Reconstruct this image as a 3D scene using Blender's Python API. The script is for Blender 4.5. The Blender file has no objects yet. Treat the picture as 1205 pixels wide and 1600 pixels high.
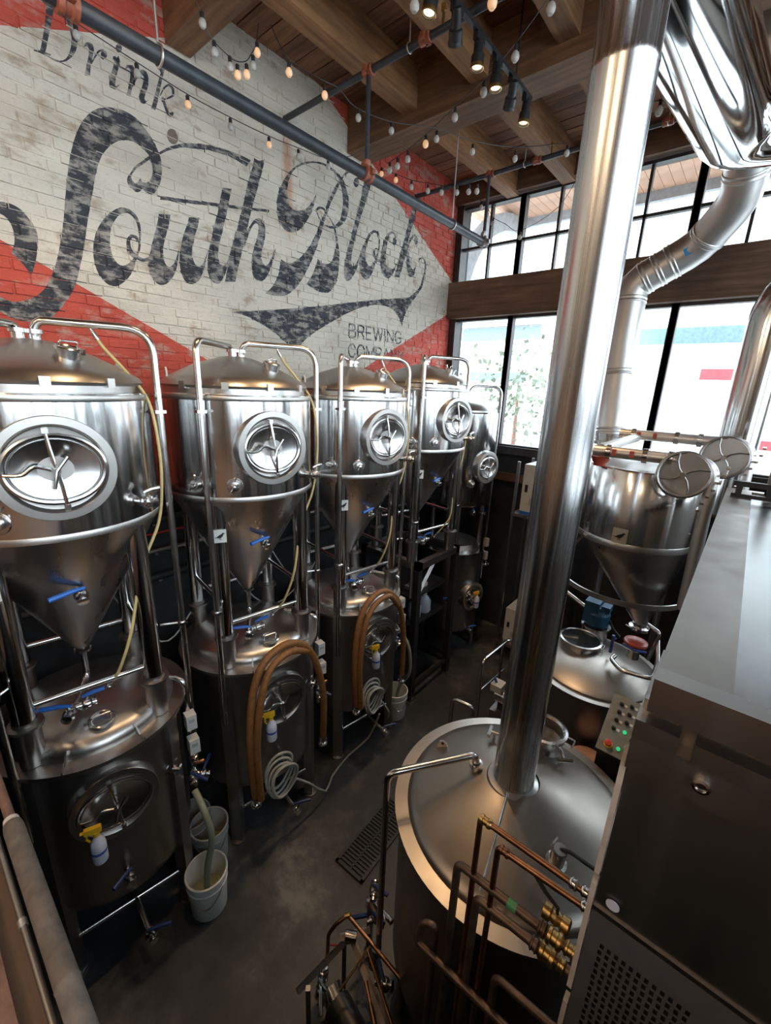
import bpy, bmesh, math, random
from mathutils import Vector, Matrix
from mathutils.geometry import delaunay_2d_cdt
random.seed(7)
SC = bpy.context.scene
COL = SC.collection
PI = math.pi

# ---------------------------------------------------------------- camera
cam_data = bpy.data.cameras.new('camera')
cam_data.sensor_fit = 'VERTICAL'
cam_data.sensor_height = 36.0
cam_data.lens = 36.0 * 668.7 / 1600.0
cam_data.clip_start = 0.02
camera = bpy.data.objects.new('camera', cam_data)
COL.objects.link(camera)
YAW, PITCH, ROLL = -0.69226, -0.284945, 0.040092
_f = Vector((math.sin(YAW) * math.cos(PITCH), math.cos(YAW) * math.cos(PITCH), math.sin(PITCH)))
_r = Vector((math.cos(YAW), -math.sin(YAW), 0))
_u = _r.cross(_f)
_r2 = _r * math.cos(ROLL) + _u * math.sin(ROLL)
_u2 = -_r * math.sin(ROLL) + _u * math.cos(ROLL)
EYE = Vector((0, 0, 4.0))
camera.matrix_world = Matrix(((_r2.x, _u2.x, -_f.x, 0), (_r2.y, _u2.y, -_f.y, 0), (_r2.z, _u2.z, -_f.z, 4.0), (0, 0, 0, 1)))
SC.camera = camera

# ---------------------------------------------------------------- sky, exposure
world = bpy.data.worlds.new('sky')
SC.world = world
world.use_nodes = True
bg = world.node_tree.nodes['Background']
bg.inputs['Color'].default_value = (0.80, 0.91, 1.0, 1)
bg.inputs['Strength'].default_value = 7.0
SC.view_settings.view_transform = 'Standard'
SC.view_settings.look = 'None'
SC.view_settings.gamma = 1.0
SC.view_settings.use_curve_mapping = False
SC.view_settings.exposure = 0.32
SC.cycles.use_denoising = True
SC.cycles.max_bounces = 8
SC.cycles.diffuse_bounces = 5
SC.cycles.glossy_bounces = 5
SC.cycles.transparent_max_bounces = 12
SC.cycles.sample_clamp_indirect = 8.0
SC.cycles.caustics_reflective = False
SC.cycles.caustics_refractive = False

def portal(name, loc, rot, sx, sy):
    l = bpy.data.lights.new(name, 'AREA'); l.shape = 'RECTANGLE'; l.size = sx; l.size_y = sy
    l.cycles.is_portal = True
    o = bpy.data.objects.new(name, l); o.location = loc; o.rotation_euler = rot
    COL.objects.link(o)
portal('portal_front', (-1.15, 6.62, 4.9), (-PI / 2, 0, 0), 5.9, 3.5)
portal('portal_right', (1.92, 0.9, 5.1), (0, PI / 2, 0), 3.4, 9.6)

# ---------------------------------------------------------------- materials
def new_mat(name):
    m = bpy.data.materials.new(name); m.use_nodes = True
    nt = m.node_tree
    return m, nt, nt.nodes, nt.links, nt.nodes['Principled BSDF']

def ramp(nt, pos_cols):
    r = nt.nodes.new('ShaderNodeValToRGB')
    e = r.color_ramp.elements
    while len(e) < len(pos_cols): e.new(0.5)
    for el, (p, c) in zip(e, pos_cols):
        el.position = p; el.color = (*c, 1) if len(c) == 3 else c
    return r

def coords(nt, scale=(1, 1, 1), kind='Object', rnd=False):
    tc = nt.nodes.new('ShaderNodeTexCoord'); mp = nt.nodes.new('ShaderNodeMapping')
    mp.inputs['Scale'].default_value = scale
    nt.links.new(tc.outputs[kind], mp.inputs['Vector'])
    if rnd:
        oi = nt.nodes.new('ShaderNodeObjectInfo'); ml = nt.nodes.new('ShaderNodeMath'); ml.operation = 'MULTIPLY'
        ml.inputs[1].default_value = 37.0
        nt.links.new(oi.outputs['Random'], ml.inputs[0])
        nt.links.new(ml.outputs[0], mp.inputs['Location'])
    return mp

def noise(nt, vec, scale, detail=4.0, rough=0.55):
    n = nt.nodes.new('ShaderNodeTexNoise')
    n.inputs['Scale'].default_value = scale; n.inputs['Detail'].default_value = detail
    n.inputs['Roughness'].default_value = rough
    nt.links.new(vec.outputs[0], n.inputs['Vector'])
    return n

def bump(nt, height, bsdf, strength, dist=0.01):
    b = nt.nodes.new('ShaderNodeBump'); b.inputs['Strength'].default_value = strength
    b.inputs['Distance'].default_value = dist
    nt.links.new(height, b.inputs['Height']); nt.links.new(b.outputs[0], bsdf.inputs['Normal'])

def plain(name, col, rough=0.5, metal=0.0, var=0.15, nscale=12.0, bmp=0.0, emit=None, es=0.0):
    m, nt, N, L, B = new_mat(name)
    v = coords(nt); n = noise(nt, v, nscale)
    r = ramp(nt, [(0.3, tuple(c * (1 - var) for c in col)), (0.7, tuple(min(1, c * (1 + var)) for c in col))])
    L.new(n.outputs['Fac'], r.inputs[0]); L.new(r.outputs[0], B.inputs['Base Color'])
    B.inputs['Roughness'].default_value = rough; B.inputs['Metallic'].default_value = metal
    if bmp: bump(nt, n.outputs['Fac'], B, bmp)
    if emit: B.inputs['Emission Color'].default_value = (*emit, 1); B.inputs['Emission Strength'].default_value = es
    return m

def steel(name, col, rough, rvar, stretch=(40, 40, 0.7), bmp=0.02):
    m, nt, N, L, B = new_mat(name)
    v = coords(nt, stretch); n = noise(nt, v, 1.0, 3.0)
    v2 = coords(nt); n2 = noise(nt, v2, 2.5, 4.0)
    mr = N.new('ShaderNodeMapRange'); mr.inputs['From Min'].default_value = 0.3; mr.inputs['From Max'].default_value = 0.7
    mr.inputs['To Min'].default_value = rough - rvar; mr.inputs['To Max'].default_value = rough + rvar
    mx = N.new('ShaderNodeMath'); mx.operation = 'ADD'
    L.new(n.outputs['Fac'], mx.inputs[0]); mx.inputs[1].default_value = 0.0
    hf = N.new('ShaderNodeMath'); hf.operation = 'MULTIPLY'; hf.inputs[1].default_value = 1.0
    L.new(mx.outputs[0], hf.inputs[0]); L.new(hf.outputs[0], mr.inputs['Value'])
    L.new(mr.outputs[0], B.inputs['Roughness'])
    r = ramp(nt, [(0.3, tuple(c * 0.94 for c in col)), (0.7, tuple(min(1, c * 1.05) for c in col))])
    L.new(n2.outputs['Fac'], r.inputs[0]); L.new(r.outputs[0], B.inputs['Base Color'])
    B.inputs['Metallic'].default_value = 1.0
    if bmp: bump(nt, n.outputs['Fac'], B, bmp, 0.02)
    return m

def wood(name, dark, light, axis='x', rough=0.7, bmp=0.25):
    m, nt, N, L, B = new_mat(name)
    sc = {'x': (0.9, 14, 14), 'y': (14, 0.9, 14), 'z': (14, 14, 0.9)}[axis]
    v = coords(nt, sc, rnd=True); n = noise(nt, v, 1.6, 7.0, 0.65)
    v2 = coords(nt, (1, 1, 1), rnd=True); n2 = noise(nt, v2, 1.7, 3.0)
    r = ramp(nt, [(0.25, dark), (0.75, light)])
    L.new(n.outputs['Fac'], r.inputs[0])
    r2 = ramp(nt, [(0.3, (0.45, 0.42, 0.40)), (0.7, (1.1, 1.05, 1.0))]); L.new(n2.outputs['Fac'], r2.inputs[0])
    mx = N.new('ShaderNodeMixRGB'); mx.blend_type = 'MULTIPLY'; mx.inputs[0].default_value = 0.7
    L.new(r.outputs[0], mx.inputs[1]); L.new(r2.outputs[0], mx.inputs[2])
    oi = N.new('ShaderNodeObjectInfo'); hs = N.new('ShaderNodeHueSaturation')
    mr = N.new('ShaderNodeMapRange'); mr.inputs['To Min'].default_value = 0.7; mr.inputs['To Max'].default_value = 1.25
    L.new(oi.outputs['Random'], mr.inputs['Value']); L.new(mr.outputs[0], hs.inputs['Value'])
    L.new(mx.outputs[0], hs.inputs['Color']); L.new(hs.outputs[0], B.inputs['Base Color'])
    B.inputs['Roughness'].default_value = rough
    bump(nt, n.outputs['Fac'], B, bmp, 0.01)
    return m

def paint(name, base, worn, amount, scale=5.0, stain=False):
    """paint on brick: base colour, worn through to another colour in patches"""
    m, nt, N, L, B = new_mat(name)
    v = coords(nt, (1, 1, 1), 'Generated')
    geo = N.new('ShaderNodeNewGeometry'); mp = N.new('ShaderNodeMapping'); L.new(geo.outputs['Position'], mp.inputs['Vector'])
    mp.inputs['Scale'].default_value = (1, 1, 2.2)
    n = noise(nt, mp, scale, 8.0, 0.65)
    n2 = noise(nt, mp, 1.3, 5.0, 0.6)
    n3 = noise(nt, mp, 45.0, 4.0, 0.7)
    r = ramp(nt, [(amount - 0.05, (0, 0, 0)), (amount + 0.07, (1, 1, 1))]); L.new(n.outputs['Fac'], r.inputs[0])
    tone = ramp(nt, [(0.3, tuple(c * 0.80 for c in base)), (0.5, base), (0.72, tuple(min(1, c * 1.10) for c in base))])
    L.new(n2.outputs['Fac'], tone.inputs[0])
    mx = N.new('ShaderNodeMixRGB'); L.new(r.outputs[0], mx.inputs[0])
    L.new(tone.outputs[0], mx.inputs[2]); mx.inputs[1].default_value = (*worn, 1)
    gr = ramp(nt, [(0.28, (0.55, 0.52, 0.5)), (0.42, (1, 1, 1))]); L.new(n3.outputs['Fac'], gr.inputs[0])
    mg = N.new('ShaderNodeMixRGB'); mg.blend_type = 'MULTIPLY'; mg.inputs[0].default_value = 0.5
    L.new(mx.outputs[0], mg.inputs[1]); L.new(gr.outputs[0], mg.inputs[2])
    out = mg
    if stain:   # rust runs under the pipe that enters the wall
        sep = N.new('ShaderNodeSeparateXYZ'); L.new(geo.outputs['Position'], sep.inputs[0])
        def band(sock, c, wd):
            a = N.new('ShaderNodeMath'); a.operation = 'SUBTRACT'; a.inputs[1].default_value = c; L.new(sock, a.inputs[0])
            b = N.new('ShaderNodeMath'); b.operation = 'ABSOLUTE'; L.new(a.outputs[0], b.inputs[0])
            c2 = N.new('ShaderNodeMapRange'); c2.inputs['From Min'].default_value = wd; c2.inputs['From Max'].default_value = wd * 0.3
            L.new(b.outputs[0], c2.inputs['Value']); return c2
        b1 = band(sep.outputs['Y'], 3.22, 0.075); b2 = band(sep.outputs['Z'], 5.95, 0.62)
        k = N.new('ShaderNodeMath'); k.operation = 'MULTIPLY'; L.new(b1.outputs[0], k.inputs[0]); L.new(b2.outputs[0], k.inputs[1])
        k2 = N.new('ShaderNodeMath'); k2.operation = 'MULTIPLY'; L.new(k.outputs[0], k2.inputs[0]); k2.inputs[1].default_value = 0.62
        ms = N.new('ShaderNodeMixRGB'); L.new(k2.outputs[0], ms.inputs[0]); L.new(mg.outputs[0], ms.inputs[1])
        ms.inputs[2].default_value = (0.50, 0.17, 0.05, 1); out = ms
    L.new(out.outputs[0], B.inputs['Base Color'])
    B.inputs['Roughness'].default_value = 0.75
    n4 = noise(nt, mp, 14.0, 3.0, 0.5); sm = N.new('ShaderNodeMath'); sm.operation = 'MULTIPLY_ADD'; sm.inputs[1].default_value = 1.6
    L.new(n4.outputs['Fac'], sm.inputs[0]); L.new(n3.outputs['Fac'], sm.inputs[2])
    bump(nt, sm.outputs[0], B, 0.75, 0.012)
    return m

M = {}
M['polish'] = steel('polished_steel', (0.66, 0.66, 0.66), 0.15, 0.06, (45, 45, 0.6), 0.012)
M['flue'] = steel('satin_flue_steel', (0.62, 0.62, 0.63), 0.26, 0.08, (70, 70, 0.3), 0.01)
M['brush'] = steel('brushed_steel', (0.47, 0.45, 0.43), 0.34, 0.05, (2, 2, 2), 0.0)
M['cone'] = steel('cone_steel', (0.42, 0.40, 0.39), 0.30, 0.05, (9, 9, 0.6), 0.0)
M['tube'] = steel('tube_steel', (0.60, 0.59, 0.58), 0.22, 0.06, (8, 8, 8), 0.0)
M['door'] = steel('door_steel', (0.66, 0.66, 0.66), 0.20, 0.04, (25, 25, 0.5), 0.0)
M['mirror'] = steel('mirror_steel', (0.74, 0.74, 0.74), 0.07, 0.02, (25, 0.5, 25), 0.0)
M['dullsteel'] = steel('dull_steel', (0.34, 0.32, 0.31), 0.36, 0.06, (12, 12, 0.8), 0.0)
M['galv'] = steel('galvanised_sheet', (0.66, 0.64, 0.62), 0.44, 0.05, (6, 6, 6), 0.0)
M['cabinet'] = steel('cabinet_steel', (0.30, 0.275, 0.255), 0.42, 0.07, (6, 6, 0.7), 0.0)
M['vent'] = plain('grey_vent_panel', (0.135, 0.13, 0.135), 0.45, 0.35, 0.1)
M['darkglass'] = plain('dark_lid_glass', (0.02, 0.025, 0.028), 0.08)
M['sheet'] = steel('tray_sheet_steel', (0.34, 0.345, 0.35), 0.26, 0.01, (1, 3, 1), 0.0)
M['lid'] = steel('kettle_lid_steel', (0.32, 0.285, 0.255), 0.38, 0.05, (4, 4, 4), 0.0)
M['copper'] = plain('copper_pipe', (0.34, 0.17, 0.10), 0.38, 1.0, 0.35, 14)
M['brass'] = plain('brass_fitting', (0.55, 0.38, 0.16), 0.35, 1.0, 0.25, 20)
M['browncopper'] = plain('tarnished_copper', (0.16, 0.11, 0.085), 0.5, 0.8, 0.4, 12)
M['black'] = plain('black_metal', (0.02, 0.02, 0.022), 0.4, 0.0, 0.3)
M['blackpipe'] = plain('black_iron_pipe', (0.035, 0.04, 0.048), 0.38, 0.0, 0.3)
M['rubber'] = plain('black_rubber', (0.018, 0.018, 0.018), 0.6)
M['orange_fit'] = plain('red_oxide_fitting', (0.30, 0.085, 0.045), 0.5, 0.0, 0.3, 30)
M['blue'] = plain('blue_handle', (0.02, 0.13, 0.50), 0.4)
M['motorblue'] = plain('blue_motor_paint', (0.02, 0.09, 0.17), 0.45)
M['white'] = plain('white_plastic', (0.74, 0.74, 0.70), 0.4, 0.0, 0.05)
M['offwhite'] = plain('off_white_enamel', (0.60, 0.60, 0.57), 0.4, 0.0, 0.08)
M['grey'] = plain('grey_plastic', (0.38, 0.38, 0.37), 0.5)
M['tan'] = plain('tan_hose', (0.55, 0.42, 0.19), 0.45)
M['brownhose'] = plain('brown_rubber_hose', (0.19, 0.08, 0.022), 0.55, 0.0, 0.25, 30)
M['greyhose'] = plain('clear_grey_hose', (0.40, 0.41, 0.36), 0.35)
M['greenhose'] = plain('green_grey_hose', (0.26, 0.28, 0.20), 0.4)
M['yellow'] = plain('yellow_trigger', (0.80, 0.45, 0.02), 0.4)
M['bottle'] = plain('milky_bottle', (0.62, 0.64, 0.72), 0.35, 0.0, 0.1)
M['bluemark'] = plain('blue_print', (0.05, 0.10, 0.40), 0.5)
M['red'] = plain('red_silicone', (0.45, 0.08, 0.05), 0.35)
M['redcar'] = plain('red_bus_paint', (0.50, 0.06, 0.07), 0.4)
M['pink'] = plain('salmon_lid', (0.58, 0.33, 0.24), 0.55)
M['green'] = plain('green_tape', (0.10, 0.34, 0.16), 0.5)
M['bluetape'] = plain('blue_tape', (0.05, 0.30, 0.62), 0.6)
M['greenled'] = plain('green_button', (0.02, 0.5, 0.2), 0.4, emit=(0.05, 1.0, 0.35), es=0.35)
M['redbtn'] = plain('red_button', (0.6, 0.04, 0.03), 0.4)
M['panel'] = plain('grey_panel', (0.20, 0.21, 0.195), 0.45, 0.0)
M['blue_dim'] = plain('dimmed_blue_grip', (0.012, 0.035, 0.13), 0.45)  # handle blue with the dim light low in the room put into its colour
M['insul'] = plain('dusty_pipe_wrap', (0.165, 0.128, 0.105), 0.85, 0.0, 0.25, 25, 0.4)
M['rustpipe'] = plain('rust_brown_pipe', (0.20, 0.10, 0.07), 0.6, 0.0, 0.3, 20, 0.2)
M['beige'] = plain('beige_edge', (0.56, 0.48, 0.42), 0.5)
M['lilac'] = plain('lilac_sticker', (0.66, 0.66, 0.80), 0.4, 0.0, 0.04)
M['liquid'] = plain('pale_green_liquid', (0.50, 0.52, 0.30), 0.08)
M['darkwall'] = plain('dark_painted_wall', (0.022, 0.022, 0.024), 0.7, 0.0, 0.4, 5)
M['wallplain'] = plain('plaster_wall', (0.33, 0.30, 0.27), 0.8, 0.0, 0.1)
M['frame'] = plain('black_window_frame', (0.030, 0.026, 0.024), 0.45, 0.0, 0.4, 8)
M['beam'] = wood('dark_timber_beam', (0.085, 0.046, 0.028), (0.34, 0.195, 0.115), 'x')
M['joist'] = wood('brown_timber_joist', (0.13, 0.058, 0.024), (0.46, 0.235, 0.105), 'y')
M['crossbeam'] = wood('brown_timber_cross_beam', (0.11, 0.054, 0.026), (0.40, 0.22, 0.115), 'x')
M['plank'] = wood('red_brown_deck_plank', (0.10, 0.042, 0.020), (0.50, 0.235, 0.12), 'x')
M['soffit'] = plain('pale_soffit_board', (0.46, 0.27, 0.18), 0.6, 0.0, 0.15, 3)
M['palebuild'] = plain('pale_facade', (0.62, 0.62, 0.60), 0.7)
M['greyglass'] = plain('dull_window_glass', (0.13, 0.19, 0.24), 0.15)
M['asphalt'] = plain('pale_street', (0.40, 0.40, 0.40), 0.8)
M['foliage'] = plain('street_foliage', (0.17, 0.20, 0.14), 0.8, 0.0, 0.5, 6)
M['stonegrey'] = plain('grey_stone', (0.34, 0.35, 0.36), 0.7)
M['pw'] = paint('white_brick_paint', (0.68, 0.615, 0.525), (0.46, 0.36, 0.27), 0.37, 4.0, True)
M['pr'] = paint('red_brick_paint', (0.56, 0.085, 0.055), (0.50, 0.27, 0.21), 0.40, 4.5)
M['pk'] = paint('black_brick_paint', (0.040, 0.042, 0.052), (0.33, 0.30, 0.27), 0.45, 8.5)
M['pb'] = paint('brown_bare_patch', (0.20, 0.15, 0.12), (0.30, 0.25, 0.2), 0.3)

# concrete floor
m, nt, N, L, B = new_mat('dark_sealed_concrete')
v = coords(nt); n = noise(nt, v, 1.1, 8.0, 0.62); n2 = noise(nt, v, 7.0, 6.0, 0.7)
r = ramp(nt, [(0.36, (0.028, 0.030, 0.034)), (0.50, (0.052, 0.054, 0.059)), (0.58, (0.088, 0.088, 0.088)), (0.68, (0.20, 0.195, 0.185))])
ad = N.new('ShaderNodeMath'); ad.operation = 'MULTIPLY_ADD'; ad.inputs[1].default_value = 0.25; 
L.new(n2.outputs['Fac'], ad.inputs[0]); L.new(n.outputs['Fac'], ad.inputs[2])
sb = N.new('ShaderNodeMath'); sb.operation = 'SUBTRACT'; sb.inputs[1].default_value = 0.125; L.new(ad.outputs[0], sb.inputs[0])
L.new(sb.outputs[0], r.inputs[0]); L.new(r.outputs[0], B.inputs['Base Color'])
mr = N.new('ShaderNodeMapRange'); mr.inputs['To Min'].default_value = 0.28; mr.inputs['To Max'].default_value = 0.6
L.new(n2.outputs['Fac'], mr.inputs['Value']); L.new(mr.outputs[0], B.inputs['Roughness'])
bump(nt, n2.outputs['Fac'], B, 0.12, 0.01)
M['floor'] = m

# thin window glass: mostly lets light through, mirrors a little
m, nt, N, L, B = new_mat('window_glass')
N.remove(B)
tr = N.new('ShaderNodeBsdfTransparent'); gl = N.new('ShaderNodeBsdfGlossy'); gl.inputs['Roughness'].default_value = 0.03
tr.inputs['Color'].default_value = (0.93, 0.96, 0.96, 1)
mx = N.new('ShaderNodeMixShader'); fr = N.new('ShaderNodeFresnel'); fr.inputs['IOR'].default_value = 1.35
L.new(fr.outputs[0], mx.inputs[0]); L.new(tr.outputs[0], mx.inputs[1]); L.new(gl.outputs[0], mx.inputs[2])
L.new(mx.outputs[0], N['Material Output'].inputs['Surface'])
M['glass'] = m
m, nt, N, L, B = new_mat('bulb_glass')
B.inputs['Base Color'].default_value = (0.62, 0.60, 0.56, 1); B.inputs['Roughness'].default_value = 0.08
B.inputs['Alpha'].default_value = 0.75
v = coords(nt); n = noise(nt, v, 3); mr = N.new('ShaderNodeMapRange'); mr.inputs['To Min'].default_value = 0.05; mr.inputs['To Max'].default_value = 0.12
L.new(n.outputs['Fac'], mr.inputs['Value']); L.new(mr.outputs[0], B.inputs['Roughness'])
M['bulb'] = m
M['bulblit'] = plain('lit_amber_bulb', (0.75, 0.60, 0.45), 0.2, emit=(1.0, 0.45, 0.15), es=0.35)
M['spotlens'] = plain('lit_spot_lens', (0.9, 0.8, 0.6), 0.2, emit=(1.0, 0.72, 0.38), es=5.0)

# ---------------------------------------------------------------- mesh building
class MB:
    def __init__(self): self.v = []; self.f = []; self.mi = []
    def add(self, vs, fs, m=0):
        o = len(self.v); self.v += [tuple(p) for p in vs]; self.f += [tuple(i + o for i in f) for f in fs]; self.mi += [m] * len(fs)
        return self
    def box(self, x0, x1, y0, y1, z0, z1, X=None, m=0):
        vs = [Vector(p) for p in ((x0, y0, z0), (x1, y0, z0), (x1, y1, z0), (x0, y1, z0), (x0, y0, z1), (x1, y0, z1), (x1, y1, z1), (x0, y1, z1))]
        if X is not None: vs = [X @ p for p in vs]
        return self.add(vs, [(3, 2, 1, 0), (4, 5, 6, 7), (0, 1, 5, 4), (1, 2, 6, 5), (2, 3, 7, 6), (3, 0, 4, 7)], m)
    def tube(self, pts, r, seg=10, caps=True, closed=False, m=0):
        P = [Vector(p) for p in pts]; n = len(P)
        R = r if isinstance(r, (list, tuple)) else [r] * n
        T = []
        for i in range(n):
            if closed: t = P[(i + 1) % n] - P[i - 1]
            elif i == 0: t = P[1] - P[0]
            elif i == n - 1: t = P[-1] - P[-2]
            else: t = (P[i + 1] - P[i]).normalized() + (P[i] - P[i - 1]).normalized()
            if t.length < 1e-9: t = Vector((0, 0, 1))
            T.append(t.normalized())
        a = Vector((0, 0, 1)) if abs(T[0].z) < 0.9 else Vector((1, 0, 0))
        u = T[0].cross(a).normalized(); vs = []
        for i in range(n):
            u = (u - T[i] * u.dot(T[i]))
            if u.length < 1e-6: u = T[i].orthogonal()
            u.normalize(); w = T[i].cross(u)
            k = 1.0
            if 0 < i < n - 1 and not closed:
                c = T[i].dot((P[i + 1] - P[i]).normalized()); k = 1.0 / max(c, 0.5)
                k = 1.0 if k < 1.02 else k
            for j in range(seg):
                an = 2 * PI * j / seg
                vs.append(P[i] + (u * math.cos(an) + w * math.sin(an)) * R[i])
        fs = []
        for i in range(n if closed else n - 1):
            b = ((i + 1) % n) * seg
            for j in range(seg):
                j2 = (j + 1) % seg
                fs.append((i * seg + j, i * seg + j2, b + j2, b + j))
        if caps and not closed:
            fs.append(tuple(range(seg - 1, -1, -1))); fs.append(tuple((n - 1) * seg + j for j in range(seg)))
        return self.add(vs, fs, m)
    def cyl(self, p, q, r, r2=None, seg=16, m=0):
        return self.tube([p, q], [r, r if r2 is None else r2], seg, True, False, m)
    def lathe(self, prof, seg=48, X=None, m=0, sy=1.0):
        """profile (radius, height) turned round z"""
        vs = []; idx = []
        for (r, z) in prof:
            if r < 1e-6:
                idx.append([len(vs)] * seg); vs.append(Vector((0, 0, z)))
            else:
                idx.append([len(vs) + j for j in range(seg)])
                for j in range(seg):
                    a = 2 * PI * j / seg; vs.append(Vector((r * math.cos(a), r * math.sin(a) * sy, z)))
        fs = []
        for i in range(len(prof) - 1):
            for j in range(seg):
                k = (j + 1) % seg
                q = [idx[i][j], idx[i][k], idx[i + 1][k], idx[i + 1][j]]
                q2 = []
                for t in q:
                    if t not in q2: q2.append(t)
                if len(q2) > 2: fs.append(tuple(q2))
        if X is not None: vs = [X @ p for p in vs]
        return self.add(vs, fs, m)
    def prism(self, poly, z0, z1, X=None, m=0):
        n = len(poly)
        vs = [Vector((p[0], p[1], z0)) for p in poly] + [Vector((p[0], p[1], z1)) for p in poly]
        if X is not None: vs = [X @ p for p in vs]
        return self.add(vs, [tuple(range(n - 1, -1, -1)), tuple(range(n, 2 * n))] + [(i, (i + 1) % n, n + (i + 1) % n, n + i) for i in range(n)], m)
    def ball(self, c, r, seg=12, s=(1, 1, 1), m=0):
        k = max(4, seg // 2)
        pr = [(r * math.sin(PI * i / k), -r * math.cos(PI * i / k)) for i in range(k + 1)]
        X = Matrix.Translation(c) @ Matrix.Diagonal((*s, 1))
        return self.lathe(pr, seg, X, m)
    def build(self, name, mats, parent=None, smooth=True, ang=38, loc=None, fix=True):
        me = bpy.data.meshes.new(name); me.from_pydata(self.v, [], self.f)
        if fix:
            bm = bmesh.new(); bm.from_mesh(me); bmesh.ops.recalc_face_normals(bm, faces=bm.faces); bm.to_mesh(me); bm.free()
        for mt in (mats if isinstance(mats, (list, tuple)) else [mats]): me.materials.append(mt)
        if len(me.materials) > 1: me.polygons.foreach_set('material_index', self.mi)
        if smooth:
            me.shade_smooth(); me.set_sharp_from_angle(angle=math.radians(ang))
        me.update()
        o = bpy.data.objects.new(name, me); COL.objects.link(o)
        if parent is not None: o.parent = parent
        if loc is not None: o.location = loc
        return o

def fillet(pts, r, n=6):
    P = [Vector(p) for p in pts]; out = [P[0]]
    for i in range(1, len(P) - 1):
        a, b, c = P[i - 1], P[i], P[i + 1]
        d1 = (a - b); d2 = (c - b); k = min(r, d1.length * 0.49, d2.length * 0.49)
        p1 = b + d1.normalized() * k; p2 = b + d2.normalized() * k
        for j in range(n + 1):
            t = j / n; out.append(p1 * (1 - t) ** 2 + b * 2 * t * (1 - t) + p2 * t * t)
    out.append(P[-1]); return out

def smoothpath(pts, n=5):
    P = [Vector(p) for p in pts]; out = []
    for i in range(len(P) - 1):
        p0 = P[max(0, i - 1)]; p1 = P[i]; p2 = P[i + 1]; p3 = P[min(len(P) - 1, i + 2)]
        for k in range(n):
            t = k / n
            out.append(0.5 * ((2 * p1) + (p2 - p0) * t + (2 * p0 - 5 * p1 + 4 * p2 - p3) * t * t + (3 * p1 - p0 - 3 * p2 + p3) * t ** 3))
    out.append(P[-1]); return out

def frame_to(p, d, up=(0, 0, 1)):
    """matrix with z along d at p"""
    d = Vector(d).normalized(); up = Vector(up)
    if abs(d.dot(up)) > 0.99: up = Vector((1, 0, 0))
    x = up.cross(d).normalized(); y = d.cross(x)
    return Matrix(((x.x, y.x, d.x, p[0]), (x.y, y.y, d.y, p[1]), (x.z, y.z, d.z, p[2]), (0, 0, 0, 1)))

def props(o, label=None, cat=None, group=None, kind=None):
    if label: o['label'] = label
    if cat: o['category'] = cat
    if group: o['group'] = group
    if kind: o['kind'] = kind
    return o
def thing(name, label, cat, loc=(0, 0, 0), rz=0.0, group=None):
    o = bpy.data.objects.new(name, None); COL.objects.link(o); o.empty_display_size = 0.1
    o.location = loc; o.rotation_euler = (0, 0, rz)
    return props(o, label, cat, group)
def structure(o): o['kind'] = 'structure'; return o
def copy_tree(src, parent=None):
    c = src.copy(); COL.objects.link(c)
    if parent is not None: c.parent = parent
    for ch in list(src.children): copy_tree(ch, c)
    return c
def torus(mb, c, axis, R, r, seg=24, rs=8, m=0, sy=1.0):
    X = frame_to(c, axis)
    return mb.tube([X @ Vector((R * math.cos(2 * PI * i / seg), R * sy * math.sin(2 * PI * i / seg), 0)) for i in range(seg)], r, rs, False, True, m)

# ================================================================ THE ROOM
WX, WY, ZC = -4.14, 6.5, 6.95         # mural wall, street wall, underside of the deck planks
structure(MB().box(-4.6, 3.4, -4.2, 6.9, -0.2, 0.0).build('floor', M['floor'], smooth=False))

# ceiling: deck planks, joists and beams are parts of it
ceil = structure(MB().box(-4.6, 3.4, -4.2, 6.9, 7.02, 7.2).build('ceiling', M['darkwall'], smooth=False))
pl = MB().box(-3.6, 2.45, -0.094, 0.094, 0, 0.06).build('plank', M['plank'], ceil, smooth=False)
pl.location = (-0.6, 6.4, ZC)
k = 1
y = 6.4 - 0.2
while y > -4.0:
    p = pl.copy(); COL.objects.link(p); p.parent = ceil; p.location = (-0.6 + random.uniform(-0.02, 0.02), y, ZC + random.uniform(-0.006, 0.006)); y -= 0.2
def bay_joists(y0, y1, xs):
    mb = MB().box(-0.085, 0.085, y0, y1, 6.62, 6.95)
    j0 = None
    for x in xs:
        if j0 is None: j0 = mb.build('joist', M['joist'], ceil, smooth=False); j0.location = (x, 0, 0)
        else: j = j0.copy(); COL.objects.link(j); j.parent = ceil; j.location = (x, 0, 0)
XS = [-3.25 + 0.77 * i for i in range(7)]
bay_joists(4.38, 6.45, XS); bay_joists(2.25, 4.05, XS); bay_joists(-1.8, 2.05, XS)
MB().box(-4.12, 1.8, 4.05, 4.38, 6.5, 6.95).build('beam', M['crossbeam'], ceil, smooth=False)
MB().box(-4.12, 1.8, 2.05, 2.25, 6.5, 6.95).build('beam', M['crossbeam'], ceil, smooth=False)
MB().box(-4.12, 1.8, -2.0, -1.8, 6.5, 6.95).build('beam', M['crossbeam'], ceil, smooth=False)

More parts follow.
